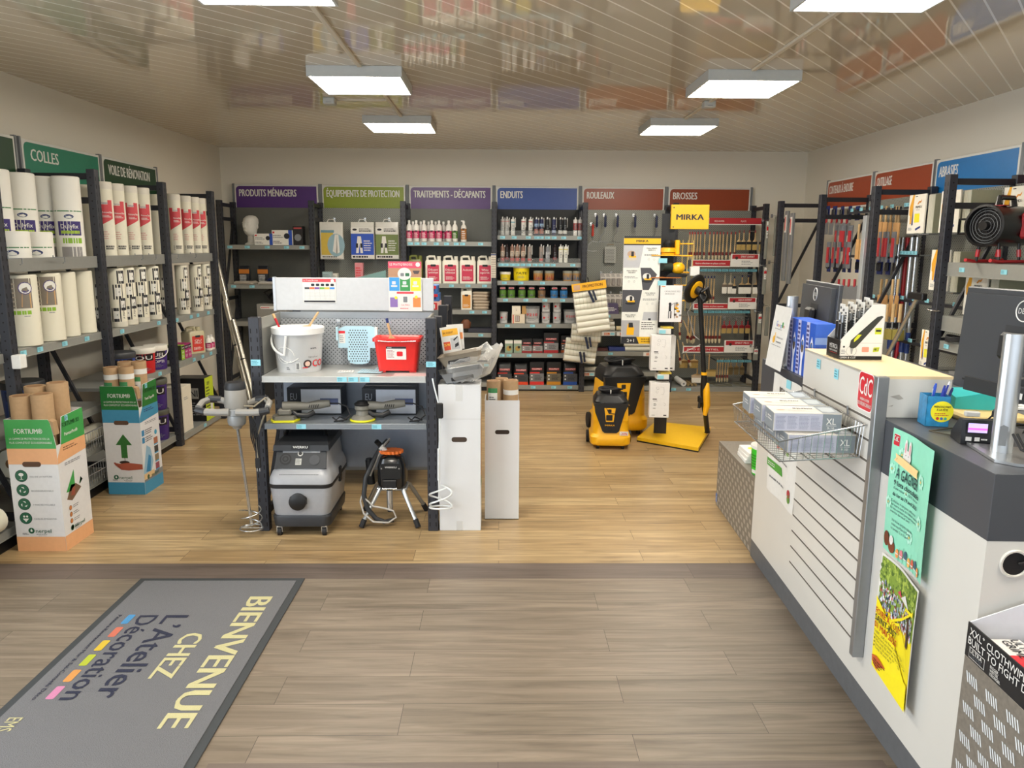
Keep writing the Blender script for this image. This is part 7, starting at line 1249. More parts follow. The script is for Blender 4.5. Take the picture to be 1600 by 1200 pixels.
for i in range(6):
    m = MB().loft([rring(.085, .07, .03, 0), rring(.095, .08, .035, .018), rring(.088, .072, .03, .034)], M('#a89a88', .8, bump=.5)); tag(m.obj('folded_cloth', None, (BXp(751, 8.88) + .006 * (i % 3), 8.88, .9455 + .0345 * i), (0, 0, R_(8 - 5 * i))), 'folded grey-beige cloth beside the orange picture can, %s' % nth(i, 6, 'bottom').replace('bottommost', 'bottom of the pile').replace('topmost', 'top of the pile').replace('rightmost', 'leftmost') if 0 else 'folded grey-beige cloth in the pile beside the picture-label can', 'cloth', 'folded cloths in the pile')
m = MB().box(-.10, -.08, 0, .22, .06, .05, M('#2b2d3a', .5), .004); tag(m.obj('tool_case', None, (BXp(745, 8.9), 8.9, .681)), 'dark flat case on the shelf below the folded cloths', 'case')
m = MB().loft([ell(0, 0, .05, .05, 0), ell(0, 0, .06, .05, .06), ell(0, 0, .03, .03, .10)], M('#6b3f26', .6)); tag(m.obj('sponge', None, (BXp(728, 8.88), 8.85, .732)), 'brown sponge in the shadow below the picture-label can', 'sponge')
for i, (px_, z) in enumerate(((732, .52), (755, .331))): m = MB().box(-.09, -.07, 0, .09, .07, .08, M('#b9b8b2', .5), .004); m.rect(Fr((-.09, -.0706, 0), (1, 0, 0), (0, 0, 1)), .02, .01, .14, .03, INK); tag(m.obj('box', None, (BXp(px_, 8.88), 8.88, .331)) if 1 else None, 'pale box low in the treatments bay, %s' % ('left', 'right')[i], 'box', 'pale boxes low in the treatments bay')
m = MB().box(-.028, -.004, 0, .028, .0, .27, M('#cfc6b8', .5)); F = Fr((-.028, -.0045, 0), (1, 0, 0), (0, 0, 1))
for r in range(9):
    for c in range(3): m.disc(F, .012 + c * .016, .02 + r * .026, .005, INK, 1, 6)
m.rect(F, 0, .25, .056, .265, M('#3a4a7a', .5), 2); tag(m.obj('blister_strip', None, (BXp(771, 8.7), 8.738, P(771, 434, Y=8.74).z)), 'beige dotted strip of small parts hanging on the back wall post', 'blister strip')
# fillers bay
def cart(col, tip='#dedede', bands=(), nozzle=True):
    t = thing('sealant_cartridge', '', 'cartridge'); MB().lathe([(.001, 0), (.0235, 0), (.024, .003), (.024, .175), (.018, .18)], M(col, .35), 14).obj('tube', t); MB().lathe([(.018, .179), (.009, .183), (.007, .205), (.001, .206)], M(tip, .4), 10).obj('tip', t)
    if bands: m = MB(); F = Fc((0, 0, 0), .024, 0); [m.rect(F, -.036, a, .036, b_, M(c, .4), 1, 6) for a, b_, c in bands]; m.greek(F, -.014, .05, .014, .12, 4, GREY, 2); m.obj('label', t)
    if nozzle: MB().cyl((.026, .01, .09), (.030, .01, .195), .010, WHITE, r1=.005, n=8).obj('nozzle', t)
    return t
c1 = cart('#b9b9b6', bands=((.15, .157, '#c0504a'),)); c2 = cart('#dcdcd8', bands=((.14, .15, '#3fa0b4'),)); c3 = cart('#e2e2de', bands=((.145, .155, '#c0504a'), (.02, .06, '#8f8f8c'))); c4 = cart('#22274f', bands=((.10, .13, '#8fb0d0'), (.02, .07, '#a86a5a')))
c5 = cart('#14161a', '#e0e0e0', ((.02, .06, '#d0d0cc'),)); c6 = cart('#1d2350', bands=((.03, .06, '#9fb0d0'),)); c7 = cart('#e6e3e0', bands=((.06, .14, '#8a2a30'),), nozzle=False)
TOPC = [(785, c1, 'grey'), (792, c1, 'grey'), (801, c2, 'white with blue ring'), (817, c3, 'white with red ring'), (828, c3, 'white with red ring'), (837, c4, 'navy and beige'), (845, c4, 'navy and red'), (854, c5, 'black'), (864, c6, 'dark blue'), (874, c5, 'black'), (881, c5, 'black'), (897, c7, 'white and dark red'), (904.5, c7, 'white and dark red')]
place([c for _, c, _ in TOPC], [(BXp(a, 8.87), 8.87, 1.791) for a, _, _ in TOPC], [d + ' cartridge' for _, _, d in TOPC], 'on the top fillers shelf', 'cartridges on the top fillers shelf', R_(15))
d1 = cart('#8a6a5c', '#c9a090', ((.02, .05, '#b02a2c'), (.07, .13, '#cdbca8'))); d2 = cart('#1e1214', '#301818', ((.03, .06, '#7a1c20'),), False); d3 = cart('#9a8f88', bands=((.02, .045, '#c03034'),)); d4 = cart('#7d8084', bands=((.05, .12, '#b9bcc0'),)); d5 = cart('#e3e3da', bands=((.145, .155, '#d8c83a'),), nozzle=True)
MIDC = [(785, d1, 'brown and red'), (792, d2, 'dark red'), (800, d1, 'brown and red'), (808, d1, 'brown and red'), (817, d1, 'brown and red'), (827, d3, 'grey with red base'), (845, d3, 'grey with red base'), (855, d4, 'plain grey'), (866, d2, 'dark red'), (875, d5, 'white with yellow ring'), (883, d5, 'white with yellow ring')]
place([c for _, c, _ in MIDC], [(BXp(a, 8.87), 8.87, 1.486) for a, _, _ in MIDC], [d + ' cartridge' for _, _, d in MIDC], 'on the second fillers shelf', 'cartridges on the second fillers shelf', R_(10))
for k, (z, w2) in enumerate(((1.79, 'top'), (1.485, 'second'))):
    tag(MB().box(0, 0, 0, .94, .002, .05, clear('shelf_guard', '#dfe6e6', .08, .05)).obj('shelf_guard', None, (BX0 + 3 * BW + .04, 8.788, z + .002)), 'clear plastic guard along the %s fillers shelf' % w2, 'shelf guard', 'clear shelf guards')
def tub(r, h, col, lid, lab=None, text='', tcol=WHITE, lidh=.03, sh=None):
    t = thing('tub', '', 'tub'); MB().lathe([(.001, 0), (r * .92, 0), (r * .93, .003), (r, h - lidh)], M(col, .4), 20).obj('body', t); MB().lathe([(r * 1.04, h - lidh), (r * 1.05, h - .003), (.001, h)], M(lid, .4), 20).obj('lid', t)
    m = MB(); F = Fc((0, 0, 0), r * .93, 0, -90, r, h); 
    if lab: m.rect(F, -r * 1.1, h * .12, r * 1.1, h * .6, M(lab, .4), 1, 6)
    if sh: m.rect(F, -r * 1.0, h * .05, r * 1.0, h * .25, M(sh, .4), 2, 6); m.poly(F, [(-r * .5, h * .3), (r * .7, h * .3), (r * .7, h * .8), (0, h * .55)], M('#15161a', .4), 3)
    if text: m.txt(F, text, 0, h * .42, h * .16, tcol, w=r * 1.25, al='c', bold=.05, l=5)
    m.greek(F, -r * .5, h * .15, r * .5, h * .32, 3, GREY, 4); m.obj('label', t); return t
single(tub(.06, .10, '#d9c32c', '#e6e3d8'), (BXp(789.5, 8.88), 8.88, 1.281), 'small yellow filler tub with white lid'); single(tub(.092, .17, '#efd81c', '#efe9cf', None, 'PATE', M('#4a4a20', .5)), (BXp(814.5, 8.9), 8.9, 1.281), 'large yellow filler tub with pale lid, beside the small yellow one')
w1 = tub(.055, .115, '#a8824e', '#8a8d84', '#a52a28'); w2_ = tub(.055, .115, '#a8824e', '#8a8d84', '#27628f')
place([w1, w1, w2_, w2_], [(BXp(a, 8.88), 8.88, 1.281) for a in (840.5, 858, 886.5, 901.5)], ['wood-filler tub with red label'] * 2 + ['wood-filler tub with blue label'] * 2, 'on the third fillers shelf', 'wood-filler tubs')
TG = ('#5d8a34', '#8a6a4a', '#2f78b8'); jr = [tub(.045, .135, TG[k], '#17181a', '#33402c' if k == 0 else '#4a4440', '', lidh=.05) for k in range(3)]
for j_ in jr: MB().box(-.03, -.047, .10, .03, -.0465, .118, M('#e6e0e0', .4)).box(-.027, -.048, .103, .027, -.0474, .115, M('#c03040', .4)).obj('top_sticker', j_)
place([jr[0]] * 4 + [jr[1]] + [jr[2]] * 2, [(BXp(a, 8.87), 8.87, 1.086) for a in (785.5, 799, 815.5, 830.5, 846.5, 866, 881)], ['green and black jar'] * 4 + ['brown and black jar'] + ['blue and black jar'] * 2, 'on the fourth fillers shelf', 'black-lidded jars')
cn = tub(.048, .13, '#b9babb', '#9a9b9c', None, 'F', RED, .012, '#c9caca'); cb = tub(.092, .20, '#a9aaab', '#6d6f70', None, 'F210', M('#e03030', .4), .03, '#c0c1c1')
single(cb, (BXp(831.5, 8.9), 8.9, .791), 'large grey tub with black peak and red F210')
place([cn] * 5, [(BXp(a, 8.88), 8.88, z) for a, z in ((787, .791), (853.5, .791), (871, .791), (853.5, .922), (871, .922))], 'small grey tub with black peak', 'on the fifth fillers shelf', 'small grey tubs')
single(dup(cn, (0, 0, 0)), (BXp(808, 9.0), 9.0, .791), 'grey tub half hidden behind the cream box stack'); C_last = dup(cb, (BXp(892, 8.92), 8.92, .791), 0, 'large grey tub partly covered by the white roller packs', scale=(.85, .85, .8))
m = MB().box(-.05, -.04, 0, .05, .04, .095, M('#e4dccb', .5), .003); F = Fr((-.05, -.0405, 0), (1, 0, 0), (0, 0, 1)); m.disc(F, .05, .045, .004, INK, 1, 8); m.disc(F, .05, .06, .003, INK, 1, 8); o = m.obj('socket_box', None, (BXp(807, 8.82), 8.85, .896)); tag(o, 'cream cube-shaped box on the striped box, fifth fillers shelf', 'box')
m = MB().box(-.075, -.05, 0, .075, .05, .104, M('#d9cdb8', .5), .002); F = Fr((-.075, -.0505, 0), (1, 0, 0), (0, 0, 1)); m.rect(F, .012, .0, .022, .1, RED); m.rect(F, .04, .02, .09, .09, M('#6b4a3a', .5)); [m.rect(F, .045 + .011 * q, .025, .05 + .011 * q, .085, PAPER, 2) for q in range(4)]; tag(m.obj('box', None, (BXp(810, 8.86), 8.86, .791)), 'beige box with red stripe and window picture under the cream one', 'box')
tag(MB().box(-.03, -.03, 0, .03, .03, .094, M('#b08a52', .6)).obj('box', None, (BXp(817.5, 8.82) + .018, 8.87, .896)), 'brown cardboard box right of the cream cube-shaped one', 'box')
def tbox(w_, d_, h_, top, body, red=True, bag=False):
    t = thing('powder_filler_pack', '', 'pack'); m = MB()
    if bag: m.loft([rring(w_ / 2, d_ / 2, .02, 0), rring(w_ / 2 + .004, d_ / 2, .03, h_ * .3), rring(w_ / 2, d_ / 2, .03, h_ * .8), rring(w_ * .46, d_ * .25, .02, h_ * .95), rring(w_ * .47, d_ * .1, .005, h_)], M('#16171a', .4))
    else: m.box(-w_ / 2, -d_ / 2, 0, w_ / 2, d_ / 2, h_, M('#16171a', .45), .002)
    m.obj('bag' if bag else 'box_body', t); m = MB(); F = Fr((-w_ / 2, -d_ / 2 - (.0045 if bag else .0006), 0), (1, 0, 0), (0, 0, 1)); m.rect(F, 0, .0, w_, h_ * .14, M(top, .4)); m.rect(F, .0, h_ * .14, w_, h_ * .50, M(body, .5)); m.txt(F, 'TOUPRET', w_ / 2, h_ * .66, h_ * .07, M('#e3c8c8', .4), w=w_ * .7, al='c', bold=.06, l=2); m.rect(F, w_ * .13, h_ * .645, w_ * .87, h_ * .74, M('#a82a30', .4), 1)
    m.rect(F, 0, h_ * .5, w_ * .7, h_ * .56, M(top, .4), 1); m.greek(F, w_ * .35, h_ * .2, w_ * .9, h_ * .42, 4, INK, 2); m.disc(F, w_ * .15, h_ * .4, w_ * .06, WHITE, 2, 8); m.disc(F, w_ * .15, h_ * .25, w_ * .06, WHITE, 2, 8); m.obj('print', t); return t
fp = pbox(.09, .06, .145, '#8aa08c', lambda m, F, w, h: (m.rect(F, 0, h * .75, w, h, PAPER), m.disc(F, w * .5, h * .35, .03, M('#b09048', .5), 2, 10), m.disc(F, w * .65, h * .45, .016, M('#3a2c20', .5), 3, 8)), 'filler_packet'); fp['category'] = 'pack'
place(fp, [(BXp(a, 8.86), 8.86, .446) for a in (795.5, 809.5)], 'pale green packet with food-like picture', 'on the sixth fillers shelf', 'pale packets')
fb_ = tbox(.115, .08, .165, '#8f1d22', '#8f9090'); place(fb_, [(BXp(a, 8.87), 8.87, .446) for a in (824, 841)], 'small black and red filler box', 'on the sixth fillers shelf', 'small black filler boxes')
single(tbox(.17, .10, .235, '#a8262a', '#85868a'), (BXp(862, 8.88), 8.88, .446), 'large black and red filler box right of the small ones'); single(tbox(.14, .10, .20, '#b0501e', '#4a4c50'), (BXp(887, 8.92), 8.92, .446), 'black and orange filler box half hidden by the roller packs')
for i, (px_, h_, top, body, bag, d) in enumerate(((789, .26, '#b02a22', '#3a3b3e', True, 'black filler bag with crinkled top, leftmost'), (815, .25, '#d8431f', '#3a3b3e', True, 'black filler bag with orange base, second'), (840, .27, '#d0302a', '#6f7072', False, 'black and red filler sack in the middle'), (867, .27, '#c48520', '#6a6455', False, 'black and amber filler sack'), (893, .27, '#1f4fa8', '#4a4d55', True, 'black and blue filler bag, rightmost'))):
    single(tbox(.165, .11, h_, top, body, True, bag), (BXp(px_, 8.87), 8.87, .071), d + ' on the bottom fillers shelf', 0, 'filler bags on the bottom shelf')
# rollers bay
def roller_handle(col, sc_=1):
    t = thing('paint_roller_frame', '', 'roller frame'); MB().lathe([(.001, 0), (.011, -.005), (.015, -.03), (.012, -.07), (.016, -.12), (.01, -.14)], M(col, .4), 12).obj('grip', t); MB().tube([(0, 0, -.135), (0, 0, -.19), (-.05, 0, -.24), (-.055, 0, -.30), (.0, 0, -.31), (.05, 0, -.305)], .004, M('#8f9294', .45, .6), 6).obj('wire_arm', t); return t
rh = roller_handle('#1c2549'); pxs = (930, 943, 962, 989, 1022); z_ = 2.03
for i, a in enumerate(pxs): o = rh if i == 0 else dup(rh); o.location = (BXp(a, 9.05), 9.05, z_); o.rotation_euler[2] = R_(-15 * i); o['label'] = 'navy roller handle with chrome arm, %s on the rollers pegboard' % nth(i, 5); o['group'] = 'navy roller handles'; hook(BXp(a, 9.05), 9.189, z_ + .005, .15, 0, 'hook holding the %s navy roller handle' % nth(i, 5), 'hooks holding roller handles')
rr_ = roller_handle('#c23a2c'); single(rr_, (BXp(924, 9.0), 9.0, P(924, 350, Y=9.0).z), 'red-gripped roller handle, farthest left on the rollers pegboard'); hook(BXp(924, 9.0), 9.189, P(924, 350, Y=9.0).z + .005, .2, 0, 'hook holding the red-gripped roller handle', 'hooks holding roller handles')
t = thing('paint_grid', 'grey metal paint grid hanging on the rollers pegboard', 'paint grid', (BXp(952.5, 9.1), 9.13, P(952, 411, Y=9.1).z)); m = MB().box(-.065, -.0015, 0, .065, .0015, .19, M('#a5a6a0', .35, .4)).obj('plate', t); m = MB(); F = Fr((-.065, -.0022, 0), (1, 0, 0), (0, 0, 1))
[m.disc(F, .012 + c * .0132 + (.006 if r % 2 else 0), .012 + r * .0135, .0042, INK, 1, 6) for r in range(12) for c in range(8)]; m.obj('perforations', t); MB().tube([(-.04, 0, .19), (-.04, 0, .215), (.04, 0, .215), (.04, 0, .19)], .004, CHROME, 6).obj('hanging_loop', t)
def blister(w_, h_, card, obj_):
    t = thing('blister_pack', '', 'blister pack'); m = MB().box(-w_ / 2, 0, 0, w_ / 2, .002, h_, M(card, .5)); m.greek(Fr((-w_ / 2, -.0005, 0), (1, 0, 0), (0, 0, 1)), .006, h_ * .75, w_ - .006, h_ * .95, 2, INK, 1); m.obj('card', t); MB().box(-w_ * .35, -.03, h_ * .1, w_ * .35, -.001, h_ * .65, M(obj_, .3), .006).obj('contents', t); return t
bp_ = blister(.06, .15, '#c9c4bd', '#8d8782')
for r, (y_, n_) in enumerate(((455, 'upper'), (487, 'lower'))):
    for i, a in enumerate((942, 950, 958, 966, 974)): o = bp_ if (r, i) == (0, 0) else dup(bp_); o.location = (BXp(a, 9.0), 9.0, P(a, y_ - 14, Y=9.0).z - .05); o['label'] = 'grey mini-roller pack, %s in the %s blister row' % (nth(i, 5), n_); o['group'] = 'mini-roller packs'
    for i, a in enumerate((942, 958, 974)): hook(BXp(a, 9.0), 9.189, P(a, y_ - 14, Y=9.0).z + .10, .19, 0, 'wire hook of the %s blister row, %s' % (n_, nth(i, 3)), 'hooks of the blister rows')
def rsleeve(r, L_, c='#dcdad0'): return MB().tube([(-L_ / 2, 0, r), (L_ / 2, 0, r)], r, M(c, .85, bump=.6, scale=120), 16).tube([(-L_ / 2 - .001, 0, r), (L_ / 2 + .001, 0, r)], r * .45, M('#6d6a60', .8), 10)
rs1 = rsleeve(.026, .17).mesh('roller_sleeve'); rs2 = rsleeve(.026, .17, '#d8c9a0').mesh('roller_sleeve')
def sl(me, x, z, d, yy=8.84, sc_=1): o = bpy.data.objects.new('roller_sleeve', me); C.objects.link(o); o.location = (x, yy, z); o.scale = (sc_,) * 3; tag(o, d, 'roller sleeve', 'paint roller sleeves on the shelves')
for i, (a, me, z) in enumerate(((951, rs1, .711), (976, rs2, .711), (1001, rs1, .711), (950, rs1, .765), (948, rs1, .818))): sl(me, BXp(a, 8.84), z, ['white roller sleeve at the left of the orange-label shelf', 'beige roller sleeve in the middle of the orange-label shelf', 'striped white roller sleeve at the right of the orange-label shelf', 'white roller sleeve resting on the left one', 'white roller sleeve topmost of the left pile'][i])
for i, (a, z) in enumerate(((991, .471), (1014, .471), (989, .525), (1012, .525), (987, .578), (924, .231), (1012, .96 - .05))): sl(rs1, BXp(a, 8.84), z, ['lower left', 'lower right', 'middle left', 'middle right', 'top'][i] + ' white roller sleeve in the pile behind the display post' if i < 5 else ('lone white roller sleeve on the low shelf beside the post' if i == 5 else 'white roller sleeve right of the purple box'))
m = MB().prism([(-.09, 0), (.09, 0), (.075, .12), (-.06, .12)], -.06, .06, M('#4d4462', .5)); m.greek(Fr((-.08, -.0606, 0), (1, 0, 0), (0, 0, 1)), .01, .03, .15, .08, 3, WHITE, 1); tag(m.obj('box', None, (BXp(955, 8.86), 8.87, .906)), 'dark purple box with slanted sides on the rollers shelf', 'box')
m = MB().box(-.16, -.08, 0, .12, .05, .03, M('#4a1f1f', .5), .004); tag(m.obj('case', None, (BXp(935, 8.9), 8.9, .471)), 'dark red flat box on the low rollers shelf', 'box'); m = MB().box(-.09, -.08, 0, .12, .05, .045, M('#2a3a78', .5), .004); tag(m.obj('case', None, (BXp(965, 8.9), 8.91, .471)), 'blue flat box on the low rollers shelf', 'box')
lb = MB().box(-.08, -.003, 0, .08, 0, .045, PAPER); F = Fr((-.08, -.0035, 0), (1, 0, 0), (0, 0, 1)); lb.rect(F, .035, .008, .10, .036, M('#d8703a', .5)); lb.rect(F, .108, .008, .155, .036, TAG); lb.greek(F, .04, .012, .095, .032, 2, WHITE, 2); lbm = lb.mesh('orange_label')
for i, (a, z) in enumerate(((952, .655), (977, .655), (1001, .655), (1020, .42), (921, .18))): o = bpy.data.objects.new('orange_label', lbm); C.objects.link(o); o.location = (BXp(a, 8.785), 8.7905 if 0 else 8.788, z); tag(o, 'orange and blue shelf label, %s' % ('leftmost of three below the sleeves', 'middle of three below the sleeves', 'rightmost of three below the sleeves', 'behind the display post', 'below the lone sleeve')[i], 'shelf label', 'orange shelf labels')
# promotional roller packs on the post
RS = M('#f0efe4', .85, bump=.7, scale=150)
for i, (cx, ytop, n, rot, w_, d) in enumerate(((919, 452, 7, -8, .36, 'topmost pack, under the yellow header'), (917, 505, 3, 3, .33, 'middle pack'), (911, 530, 4, 7, .36, 'lowest pack, tilted the other way'))):
    p = P(cx, ytop, Y=8.58 + .0 * i); t = thing('roller_multipack', 'white striped roller multipack on the back wall post, ' + d, 'roller pack', (p.x, 8.50 + .085 * i, p.z), 0, 'hanging roller multipacks', (0, R_(rot), 0))
    for k in range(n):
        m = MB(); z = -.045 - k * .066; m.tube([(-w_ / 2, 0, z), (w_ / 2, 0, z)], .034, RS, 14); m.tube([(-w_ / 2 - .001, 0, z), (w_ / 2 + .001, 0, z)], .016, KRAFTD, 10); o = m.obj('roller_sleeve', t)
        m = MB()
        for q in range(9): m.tube([(-w_ / 2 + .02 + q * .04, .0345 * math.cos(R_(a)), z + .0345 * math.sin(R_(a))) for a in range(0, 360, 30)], .0009, M('#8f9a78', .6), 4, closed=True)
        m.obj('stripe', o) if k < 3 else None
    MB().box(-w_ / 2 - .01, -.042, -.02 - n * .066, w_ / 2 + .01, .0, -.0, clear('poly_bag', '#f4f4f0', .0, .05), .02).obj('film', t)
    if i == 0:
        m = MB().box(-.19, -.045, .0, .19, -.04, .085, M('#f0b428', .4)); F = Fr((-.19, -.046, 0), (1, 0, 0), (0, 0, 1)); m.txt(F, 'PROMOTION', .12, .03, .032, M('#5a2a10', .5), w=.22, bold=.05); m.rect(F, .02, .015, .09, .07, M('#c9a58a', .5), 1); m.obj('header_card', t); MB().tube([(.0, -.04, .085), (.0, -.02, .13), (.0, .0, .135)], .006, RUB, 6).obj('hanging_clip', t)
    MB().tube([(0, .0, -.02), (.0, .02, .06), (.965 - p.x, 8.752 - (8.50 + .085 * i), .10 + .0)], .005, RUB, 6).obj('strap', t); g0 = -.01 if i == 0 else -.15; m = MB().tube([(-.01, -.062, g0), (.03, -.062, g0 - .13)], .013, M('#26304a', .4), 8); m.obj('bundled_grip', t); MB().tube([(.035, -.062, g0), (.06, -.062, g0 - .11)], .011, M('#26304a', .4), 8).obj('bundled_grip', t)
# brushes bay
BH = M('#c8a878', .5, var=.15, scale=20); RT = M('#a81e28', .4)
def rbrush(L_=.24, br=.012, hc=None, tip=None):
    t = thing('round_brush', '', 'brush'); hc = hc or BH; MB().lathe([(.001, 0), (.006, -.006), (.008, -L_ * .3), (.0055, -L_ * .6), (.009, -L_ * .85), (.008, -L_)], hc, 10).obj('handle', t)
    if tip: MB().lathe([(.001, .001), (.0068, -.005), (.0082, -L_ * .12)], tip, 10).obj('dipped_tip', t)
    MB().cyl((0, 0, -L_ + .001), (0, 0, -L_ - .035), br, M('#7a2a26', .4, .3), n=10).obj('ferrule', t); MB().lathe([(br * .95, -L_ - .034), (br, -L_ - .06), (br * .5, -L_ - .085), (.001, -L_ - .09)], M('#cdbf9c', .8), 10).obj('bristles', t); return t
def hrow(pxs, proto, ytop, yy, desc, where, grp, jit=.1): place(proto, [(BXp(a, yy), yy, P(a, ytop, Y=yy).z) for a in pxs], desc, where, grp, 0, jit=jit)
rb1 = rbrush(.235, .013, tip=RT); hrow([1074, 1078, 1082, 1086.5, 1091, 1097.5, 1105, 1111, 1116, 1121, 1126, 1132, 1138, 1144.5], rb1, 362, 8.98, 'red-tipped round brush', 'in the top brush row', 'round brushes, top row')
fb1 = brush(.054, .13, BH, BRISTLE, .065, ferr=M('#1f2228', .4), tipc=RT, name='flat_brush'); hrow([1150.5, 1157.5, 1166, 1175], fb1, 360, 8.98, 'red-tipped flat brush', 'in the top brush row', 'flat brushes, top row', .05)
fb2 = brush(.082, .13, BH, BRISTLE, .08, ferr=M('#1f2228', .4), tipc=RT, name='flat_brush'); fb2.location = (BXp(1187, 8.98), 8.98, P(1187, 360, Y=8.98).z); fb2['label'] = 'broad red-tipped flat brush at the right end of the top row'
rb2 = rbrush(.24, .011, tip=NAVY); hrow([1101, 1106, 1111, 1115.5], rb2, 431, 8.98, 'slim round brush with pale tip', 'in the second brush row', 'round brushes, second row')
ab = brush(.06, .13, M('#cdc0a4', .45), WBR, .075, ferr=M('#6a6055', .4), name='angled_brush'); hrow([1132, 1141], ab, 427, 8.98, 'oval-handled white-bristle brush', 'in the second brush row', 'oval-handled brushes', .05)
fw = brush(.05, .11, BH, WBR, .06, ferr=M('#1f2228', .4), tipc=NAVY, name='flat_brush'); fw.location = (BXp(1147, 8.98), 8.98, P(1147, 432, Y=8.98).z); fw['label'] = 'small white-bristle brush beside the oval-handled pair'
fw2 = brush(.078, .11, BH, WBR, .075, ferr=M('#26282c', .4), tipc=NAVY, name='flat_brush'); hrow([1159, 1168.5, 1181.5], fw2, 430, 8.98, 'broad white-bristle flat brush', 'in the second brush row', 'broad white brushes', .05)
rb3 = rbrush(.24, .016); hrow([1078, 1083, 1088, 1103.5, 1107.5, 1112.5, 1117.5, 1122.5, 1128.5], rb3, 493, 8.97, 'thick plain wooden brush', 'in the third brush row', 'thick wooden brushes')
rb3b = rbrush(.22, .014); 
for i, (a, yv, r) in enumerate(((1067, 455, 8), (1062, 490, -6), (1070, 500, -24), (1062, 530, -10), (1070, 535, -22), (1066, 470, 0))): o = rb3b if i == 0 else dup(rb3b); o.location = (BXp(a, 8.86), 8.86, P(a, yv, Y=8.86).z); o.rotation_euler = (0, R_(r), 0); o['label'] = 'plain wooden brush hanging near the display post, %s of six' % ('highest', 'third', 'most tilted', 'lowest left', 'lowest right', 'second')[i]; o['group'] = 'wooden brushes near the display post'
rbk = brush(.056, .06, M('#b01c2a', .35), BRISTLE, .06, ferr=M('#8a1a22', .35), name='flat_brush'); hrow([1134.5, 1143, 1153, 1162.5, 1172], rbk, 501, 8.97, 'short red-handled flat brush', 'in the third brush row', 'red-handled brushes', .05)
for i, a in enumerate((1134.5, 1143, 1153, 1162.5, 1172)): hook(BXp(a, 8.97), 9.189, P(a, 501, Y=8.97).z + .01, .22, 0, 'chrome hook of the %s red-handled brush' % nth(i, 5), 'hooks of the red-handled brushes')
gb = brush(.10, .08, BH, BRISTLE, .06, ferr=M('#8a6a3a', .4), name='flat_brush'); hrow([1073.5, 1090], gb, 553, 8.97, 'broad short-handled brush', 'in the bottom brush row', 'broad brushes, bottom row', .05)
bk_ = thing('block_brush', 'large block brush with upright handle in the bottom brush row', 'brush', (BXp(1114, 8.95), 8.95, P(1114, 584, Y=8.95).z)); MB().box(-.085, -.02, .03, .085, .02, .05, M('#8a7440', .5)).obj('block', bk_); MB().box(-.08, -.02, -.03, .08, .02, .03, BRISTLE).obj('bristles', bk_); MB().cyl((0, 0, .05), (0, 0, .24), .009, BH, n=10).obj('handle', bk_)
bw_ = brush(.13, .08, M('#9a7a4a', .5), WBR, .06, name='flat_brush', ferr=M('#b9a58a', .5)); bw_.location = (BXp(1096, 8.93), 8.93, P(1096, 576, Y=8.93).z); bw_['label'] = 'very broad white-bristle brush hanging low behind the sander pole'
rb4 = rbrush(.20, .010); hrow([1127.5, 1132, 1136, 1140.5, 1144.5], rb4, 560, 8.97, 'slim wooden brush', 'in the bottom brush row', 'slim brushes, bottom row')
fb4 = brush(.055, .10, M('#a88a5a', .5), M('#6a5a3a', .8), .06, ferr=M('#7a6a4a', .4), name='flat_brush'); hrow([1149, 1158, 1167], fb4, 561, 8.97, 'dark-bristle flat brush', 'in the bottom brush row', 'dark flat brushes')
for z, n_, sh_ in ((1.93, 'top', 362), (1.36, 'second', 430), (.88, 'third', 495), (.42, 'bottom', 556)):
    zz = P(1130, sh_, Y=8.98).z + .006; tag(MB().tube([(BX0 + 5 * BW + .04, 8.975, zz), (BX0 + 6 * BW - .04, 8.975, zz)], .004, STEEL, 6).box(BX0 + 5 * BW + .05, 8.97, zz - .004, BX0 + 5 * BW + .06, 9.189, zz + .004, STEEL).box(BX0 + 6 * BW - .06, 8.97, zz - .004, BX0 + 6 * BW - .05, 9.189, zz + .004, STEEL).obj('hanging_bar'), 'steel bar carrying the %s brush row' % n_, 'hanging bar', 'bars of the brush bay')
def banner(x0, x1, y0, y1, yy, cols, lab, fn=None):
    a, b = P(x0, y1, Y=yy), P(x1, y0, Y=yy); b.x = min(b.x, 2.963); w_, h_ = b.x - a.x, b.z - a.z; m = MB().box(0, 0, 0, w_, .012, h_, PAPER, .001); F = Fr((0, -.0006, 0), (1, 0, 0), (0, 0, 1)); fn(m, F, w_, h_); m.box(0, .012, h_ * .4, w_, .016, h_ * .6, GREY); tag(m.obj('shelf_banner', None, (a.x, yy, a.z)), lab, 'banner', 'red brush banners')
RB = M('#a8242c', .45)
banner(1108, 1191, 341, 351, 8.80, 0, 'narrow red banner above the top brush row', lambda m, F, w, h: (m.rect(F, 0, h * .12, w, h, RB), m.txt(F, 'RECHAMPIR', .06, h * .4, .018, PAPER, w=.11), m.txt(F, 'PLATE', .36, h * .4, .018, PAPER, w=.06)))
